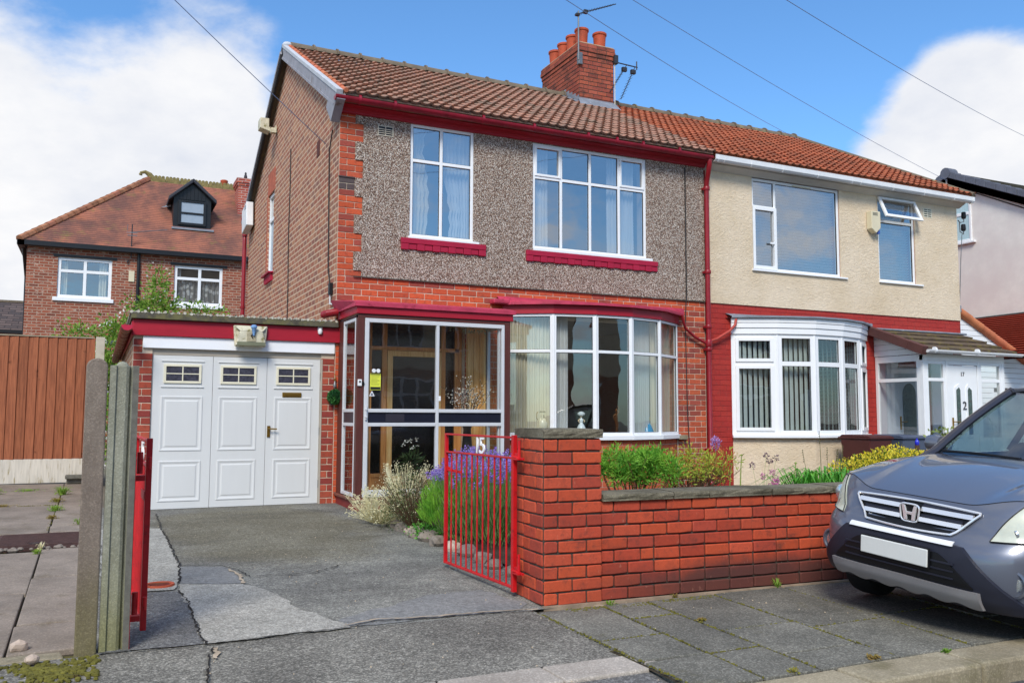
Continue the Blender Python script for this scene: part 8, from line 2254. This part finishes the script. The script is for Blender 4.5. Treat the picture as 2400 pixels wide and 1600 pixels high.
# sides with wheel arches
def arch_z(x):
    z = .34
    for cx in (.30, -2.62):
        d = abs(x - cx)
        if d < .40: z = max(z, .33 + math.sqrt(max(0, .40 ** 2 - d ** 2)) * .98)
    return z
for sg in (-1, 1):
    xs_ = sorted(set([.30 + .38 * math.cos(k * PI / 12) for k in range(1, 13)] + [-2.62 + .40 * math.cos(k * PI / 14) for k in range(15)] + [-.5 - .2 * k for k in range(9)] + [-3.1, -3.3, -3.5, -3.62]), reverse=True)
    vs = []; nz = 8
    for x in xs_:
        zb_ = arch_z(x); zt_ = bonnet(0, min(1, max(0, (.32 - x) / .74)))[2] if x > -.4 else 1.06 + .02 * min(1, (-.4 - x) / 2)
        for j in range(nz + 1):
            z = zb_ + (zt_ - zb_) * j / nz
            yy = .886 - .02 * max(0, (z - .9) / .2) ** 2 - .03 * max(0, (.5 - z) / .3) ** 2
            if x > .1: yy = min(yy, YW * max(.01, 1 - min(.999, x / prof_x(min(z, .94))) ** (1 / .27)) ** (1 / 4.6) - .004)
            vs.append((x, sg * yy, z))
    n_ = nz + 1
    MB().add(vs, [(i * n_ + j, i * n_ + j + 1, (i + 1) * n_ + j + 1, (i + 1) * n_ + j) for i in range(len(xs_) - 1) for j in range(nz)]).build('side_panel', m_paint, car, smooth=True, fix=True)
# cabin
def ring(x, zr): return x
A = [(-.42, .74, 1.10), (-1.15, .60, 1.60)]
def scr(u, v):
    yb_ = .735 - .135 * v; y = -yb_ + 2 * yb_ * u
    return (-.36 - .78 * v - .10 * (1 - (y / .75) ** 2) * -1 * (1 - v) * .8 - .0, y, 1.09 + .51 * v + .02 * math.sin(v * PI))
MB().grid(scr, 16, 10).build('windscreen', m_scr, car, smooth=True)
for sg in (-1, 1):
    P = [Vector(scr(0 if sg < 0 else 1, v / 8)) + Vector((0, sg * .02, .012)) for v in range(9)]
    MB().tube([(-.20, sg * .775, 1.035)] + P, [.030] + [.034] * 9, 8).build('screen_pillar', M('charcoal_pillar', (52, 50, 58), .3, .05, coat=.6), car, smooth=True)
def rf_(u, v):
    y = -.60 + 1.20 * u; x = -1.14 - 2.2 * v
    return (x, y, 1.60 + .05 * (1 - (2 * u - 1) ** 2) + .03 * math.sin(v * PI))
MB().grid(rf_, 14, 12).build('roof', m_paint, car, smooth=True)
for sg in (-1, 1):
    MB().tube([(-1.10, sg * .615, 1.60), (-1.7, sg * .635, 1.635), (-2.6, sg * .635, 1.635), (-3.30, sg * .61, 1.60)], .028, 8).build('roof_rail', M('black_roof_rail', (44, 44, 48), .4, .05), car, smooth=True)
    MB().quad((-.42, sg * .84, 1.07), (-3.45, sg * .84, 1.09), (-3.30, sg * .62, 1.60), (-1.12, sg * .61, 1.60)).build('side_glass', m_scr, car)
    for x0, x1 in ((-1.45, -1.62), (-2.5, -2.66)): MB().tube([(x0, sg * .835, 1.08), (x1, sg * .62, 1.60)], .03, 6).build('pillar', m_mesh, car)
    MB().tube([(-.62, sg * .86, 1.10), (-.64, sg * .96, 1.12)], .02, 6).lathe([(0, -.08), (.065, -.06), (.075, .0), (.065, .06), (0, .08)], (-.66, sg * .98, 1.14), 10, axis='y').build('door_mirror', m_paint, car, smooth=True)
MB().quad((-3.62, -.84, .34), (-3.62, .84, .34), (-3.62, .84, 1.09), (-3.62, -.84, 1.09)).quad((-3.62, -.84, 1.09), (-3.62, .84, 1.09), (-3.34, .60, 1.60), (-3.34, -.60, 1.60)).build('tailgate', m_paint, car)
MB().box(-3.5, .55, -.58, .58, .30, .36).build('floor_pan', m_mesh, car)
MB().box(-.30, .6, -.56, .56, .34, .85).build('engine_bay', m_mesh, car)
cabn = MB().box(-.95, -.42, -.72, .72, .72, 1.02).box(-1.75, -1.25, -.62, -.12, .60, 1.02).box(-1.75, -1.25, .12, .62, .60, 1.02).box(-1.78, -1.62, -.60, -.14, 1.0, 1.38).box(-1.78, -1.62, .14, .60, 1.0, 1.38).box(-3.3, -1.2, -.7, .7, .36, .6).box(-2.75, -2.6, -.6, .6, .9, 1.25)
cabn.build('interior', m_cabin, car, bevel=.03)
MB().lathe([(.165, -.012), (.18, 0), (.165, .012)], (-.98, -.38, 1.02), 20, axis='x').build('steering_wheel', m_mesh, car, smooth=True)
MB().tube([scr(.03, .03), scr(.25, .05), scr(.5, .045)], .012, 6).tube([scr(.5, .03), scr(.75, .05), scr(.96, .045)], .012, 6).build('wiper', m_mesh, car)
MB().grid(lambda u, v: (-.33 - .10 * v + .10 * (1 - ((2 * u - 1)) ** 2) * .6, -.74 + 1.48 * u, 1.072 + .03 * v + .006), 16, 3).build('scuttle', m_plas, car, smooth=True)
# lights
def hl_top(y): a = abs(y); return .938 - .012 * max(0, (a - .70) / .18) if a > .70 else .70 + (max(0, a - .575) / .125) ** .8 * .238
def hl_bot(y): a = abs(y); return .692 + .02 * (a - .575) / .3
for sg in (-1, 1):
    hl = strip(sg * .575, sg * .880, hl_top, hl_bot, .010, 22, 8, m_lampglass, 'headlight', car, .03)
    MB().lathe([(.062, -.02), (.066, 0), (.05, .006), (0, .008)], XF(sg * .745, .80, -.004) - Vector((.012, 0, 0)), 18, axis='x').lathe([(.034, -.02), (.038, 0), (.03, .008), (0, .010)], XF(sg * .67, .745, -.004) - Vector((.004, 0, 0)), 14, axis='x').build('lamp_unit', m_lampin, hl, smooth=True)
    pts = [XF(y, hl_top(y) + .0, .013) for y in ys_n(sg * .575, sg * .876, 24)] + [XF(y, hl_bot(y), .013) for y in reversed(ys_n(sg * .575, sg * .876, 24))]
    MB().tube(pts + [pts[0]], .0035, 5).build('lamp_seal', m_mesh, hl)
# grille
gt = lambda y: .858 - .012 * (abs(y) / .45) ** 2; 
def gb_(y): a = abs(y); return .690 - .012 * (1 - (a / .34) ** 2) if a < .34 else .690 + (a - .34) / .135 * .142
GWd = .475
grl = strip(-GWd, GWd, gt, gb_, .006, 40, 6, m_mesh, 'grille', car, .02)
pts = [XF(y, gt(y), .016) for y in ys_n(-GWd, GWd, 40)] + [XF(y, gb_(y), .016) for y in reversed(ys_n(-GWd, GWd, 40))]
MB().tube(pts + [pts[0]], .0085, 8).build('chrome_surround', m_chrome, grl, smooth=True)
for zc_ in (.812, .745):
    wv_ = GWd - .035 - (.0 if zc_ > .78 else .060)
    for (a, b) in ((-wv_, -.075), (.075, wv_)):
        if zc_ < .83 and False: pass
        strip(a, b, zc_ + .014, zc_ - .014, .024, 16, 3, m_chrome, 'chrome_bar', grl, .016)
        strip(a, b, zc_ + .034, zc_ + .016, .016, 16, 2, m_plas, 'grille_slat', grl, .01)
# badge: H in a rounded frame
bdg = empty('badge', (0, 0, 0)); bdg.parent = grl
bz_ = .778
def P3(y, z, o): q = XF(y, bz_ + z, o); return q
ro_ = []
for k in range(32):
    t_ = 2 * PI * k / 32; c_, s_ = math.cos(t_), math.sin(t_)
    yy = .072 * math.copysign(abs(c_) ** .45, c_); zz_ = .060 * math.copysign(abs(s_) ** .45, s_); yy *= 1 + .10 * zz_ / .06
    ro_.append((yy, zz_))
xb_ = XF(0, bz_).x + .032
MB().tube([(xb_, y, bz_ + z) for y, z in ro_ + [ro_[0]]], .0065, 8).build('badge_ring', m_chrome, bdg, smooth=True)
MB().ext([(xb_ - .03, y, bz_ + z) for y, z in ro_], (.022, 0, 0)).build('badge_back', m_mesh, bdg, fix=True)
hm = MB()
for sg in (-1, 1):
    hm.ext([(xb_ - .006, sg * .060, bz_ + .050), (xb_ - .006, sg * .036, bz_ + .050), (xb_ - .006, sg * .022, bz_ + .004), (xb_ - .006, sg * .018, bz_ - .050), (xb_ - .006, sg * .042, bz_ - .050)], (.012, 0, 0))
hm.box(xb_ - .006, xb_ + .005, -.024, .024, bz_ - .012, bz_ + .008)
hm.build('badge_letter', m_chrome, bdg, fix=True, bevel=.002)
# lower bumper guard: dark frame round the intake, silver skid lip
def og_t(y): a = abs(y); return .640 - .008 * (a / .45) ** 2 if a < .45 else .632 - (a - .45) / .34 * .34
def oi_t(y): a = abs(y); return .572 if a < .30 else .572 - ((a - .30) / .23) ** 1.3 * .18
strip(-.79, .79, og_t, .255, .030, 60, 10, m_plas, 'bumper_guard', car, .04)
strip(-.53, .53, oi_t, .385, .040, 50, 6, m_mesh, 'lower_intake', car, .02)
for z in (.43, .475, .52): strip(-.42, .42, z + .005, z - .005, .046, 30, 1, m_plas, 'intake_slat', car, .01)
strip(-.40, .40, .658, .630, .046, 30, 2, m_upvc_old, 'silver_brow', car, .01)
lip = strip(-.56, .56, lambda y: .375 - .01 * abs(y), lambda y: .265 + .012 * math.cos(abs(y) * 30) * (abs(y) < .6), .056, 60, 6, m_silver, 'skid_plate', car, .05)
# fog lamps in rounded pockets
for sg in (-1, 1):
    c0 = XF(sg * .725, .46, -.030)
    fg = MB().lathe([(.080, -.03), (.086, .012), (.072, .016), (.064, .0)], c0, 20, axis='x').build('fog_pocket', m_paint, car, smooth=True)
    MB().lathe([(.050, -.01), (.052, .004), (.046, .014), (0, .018)], c0 + Vector((.0, 0, 0)), 18, axis='x').build('fog_light', m_lampin, car, smooth=True)
# number plate (left blank)
plx = XF(0, .52).x + .055
plt = MB().box(plx, plx + .012, -.265, .265, .475, .59).build('number_plate', M('white_number_plate', (214, 216, 212), .35, .02), car, bevel=.006)
MB().box(plx - .012, plx - .001, -.272, .272, .465, .60).build('plate_holder', m_mesh, plt, bevel=.004)
# wheels
m_tyre = M('tyre_rubber', (30, 30, 31), .85, .15, bump=.3, bscale=60)
for (x, sg) in ((.33, -1), (.33, 1), (-2.62, -1), (-2.62, 1)):
    w = empty('wheel', (x, sg * .735, .335)); w.parent = car
    if x > 0: w.rotation_euler = (0, 0, .22)
    MB().lathe([(.20, -.10), (.30, -.108), (.325, -.09), (.335, -.05), (.335, .05), (.325, .09), (.30, .108), (.20, .10)], (0, 0, 0), 40, axis='y').build('tyre', m_tyre, w, smooth=True)
    rm = MB().lathe([(.0, sg * .02), (.06, sg * .035), (.07, sg * .05), (.075, sg * .03), (.19, sg * .05), (.205, sg * .09), (.21, sg * .10)], (0, 0, 0), 30, axis='y')
    rm.build('rim', m_lampin, w, smooth=True)
MB().box(.10, .6, -.50, .50, .24, .32).build('undertray', m_mesh, car, bevel=.02)
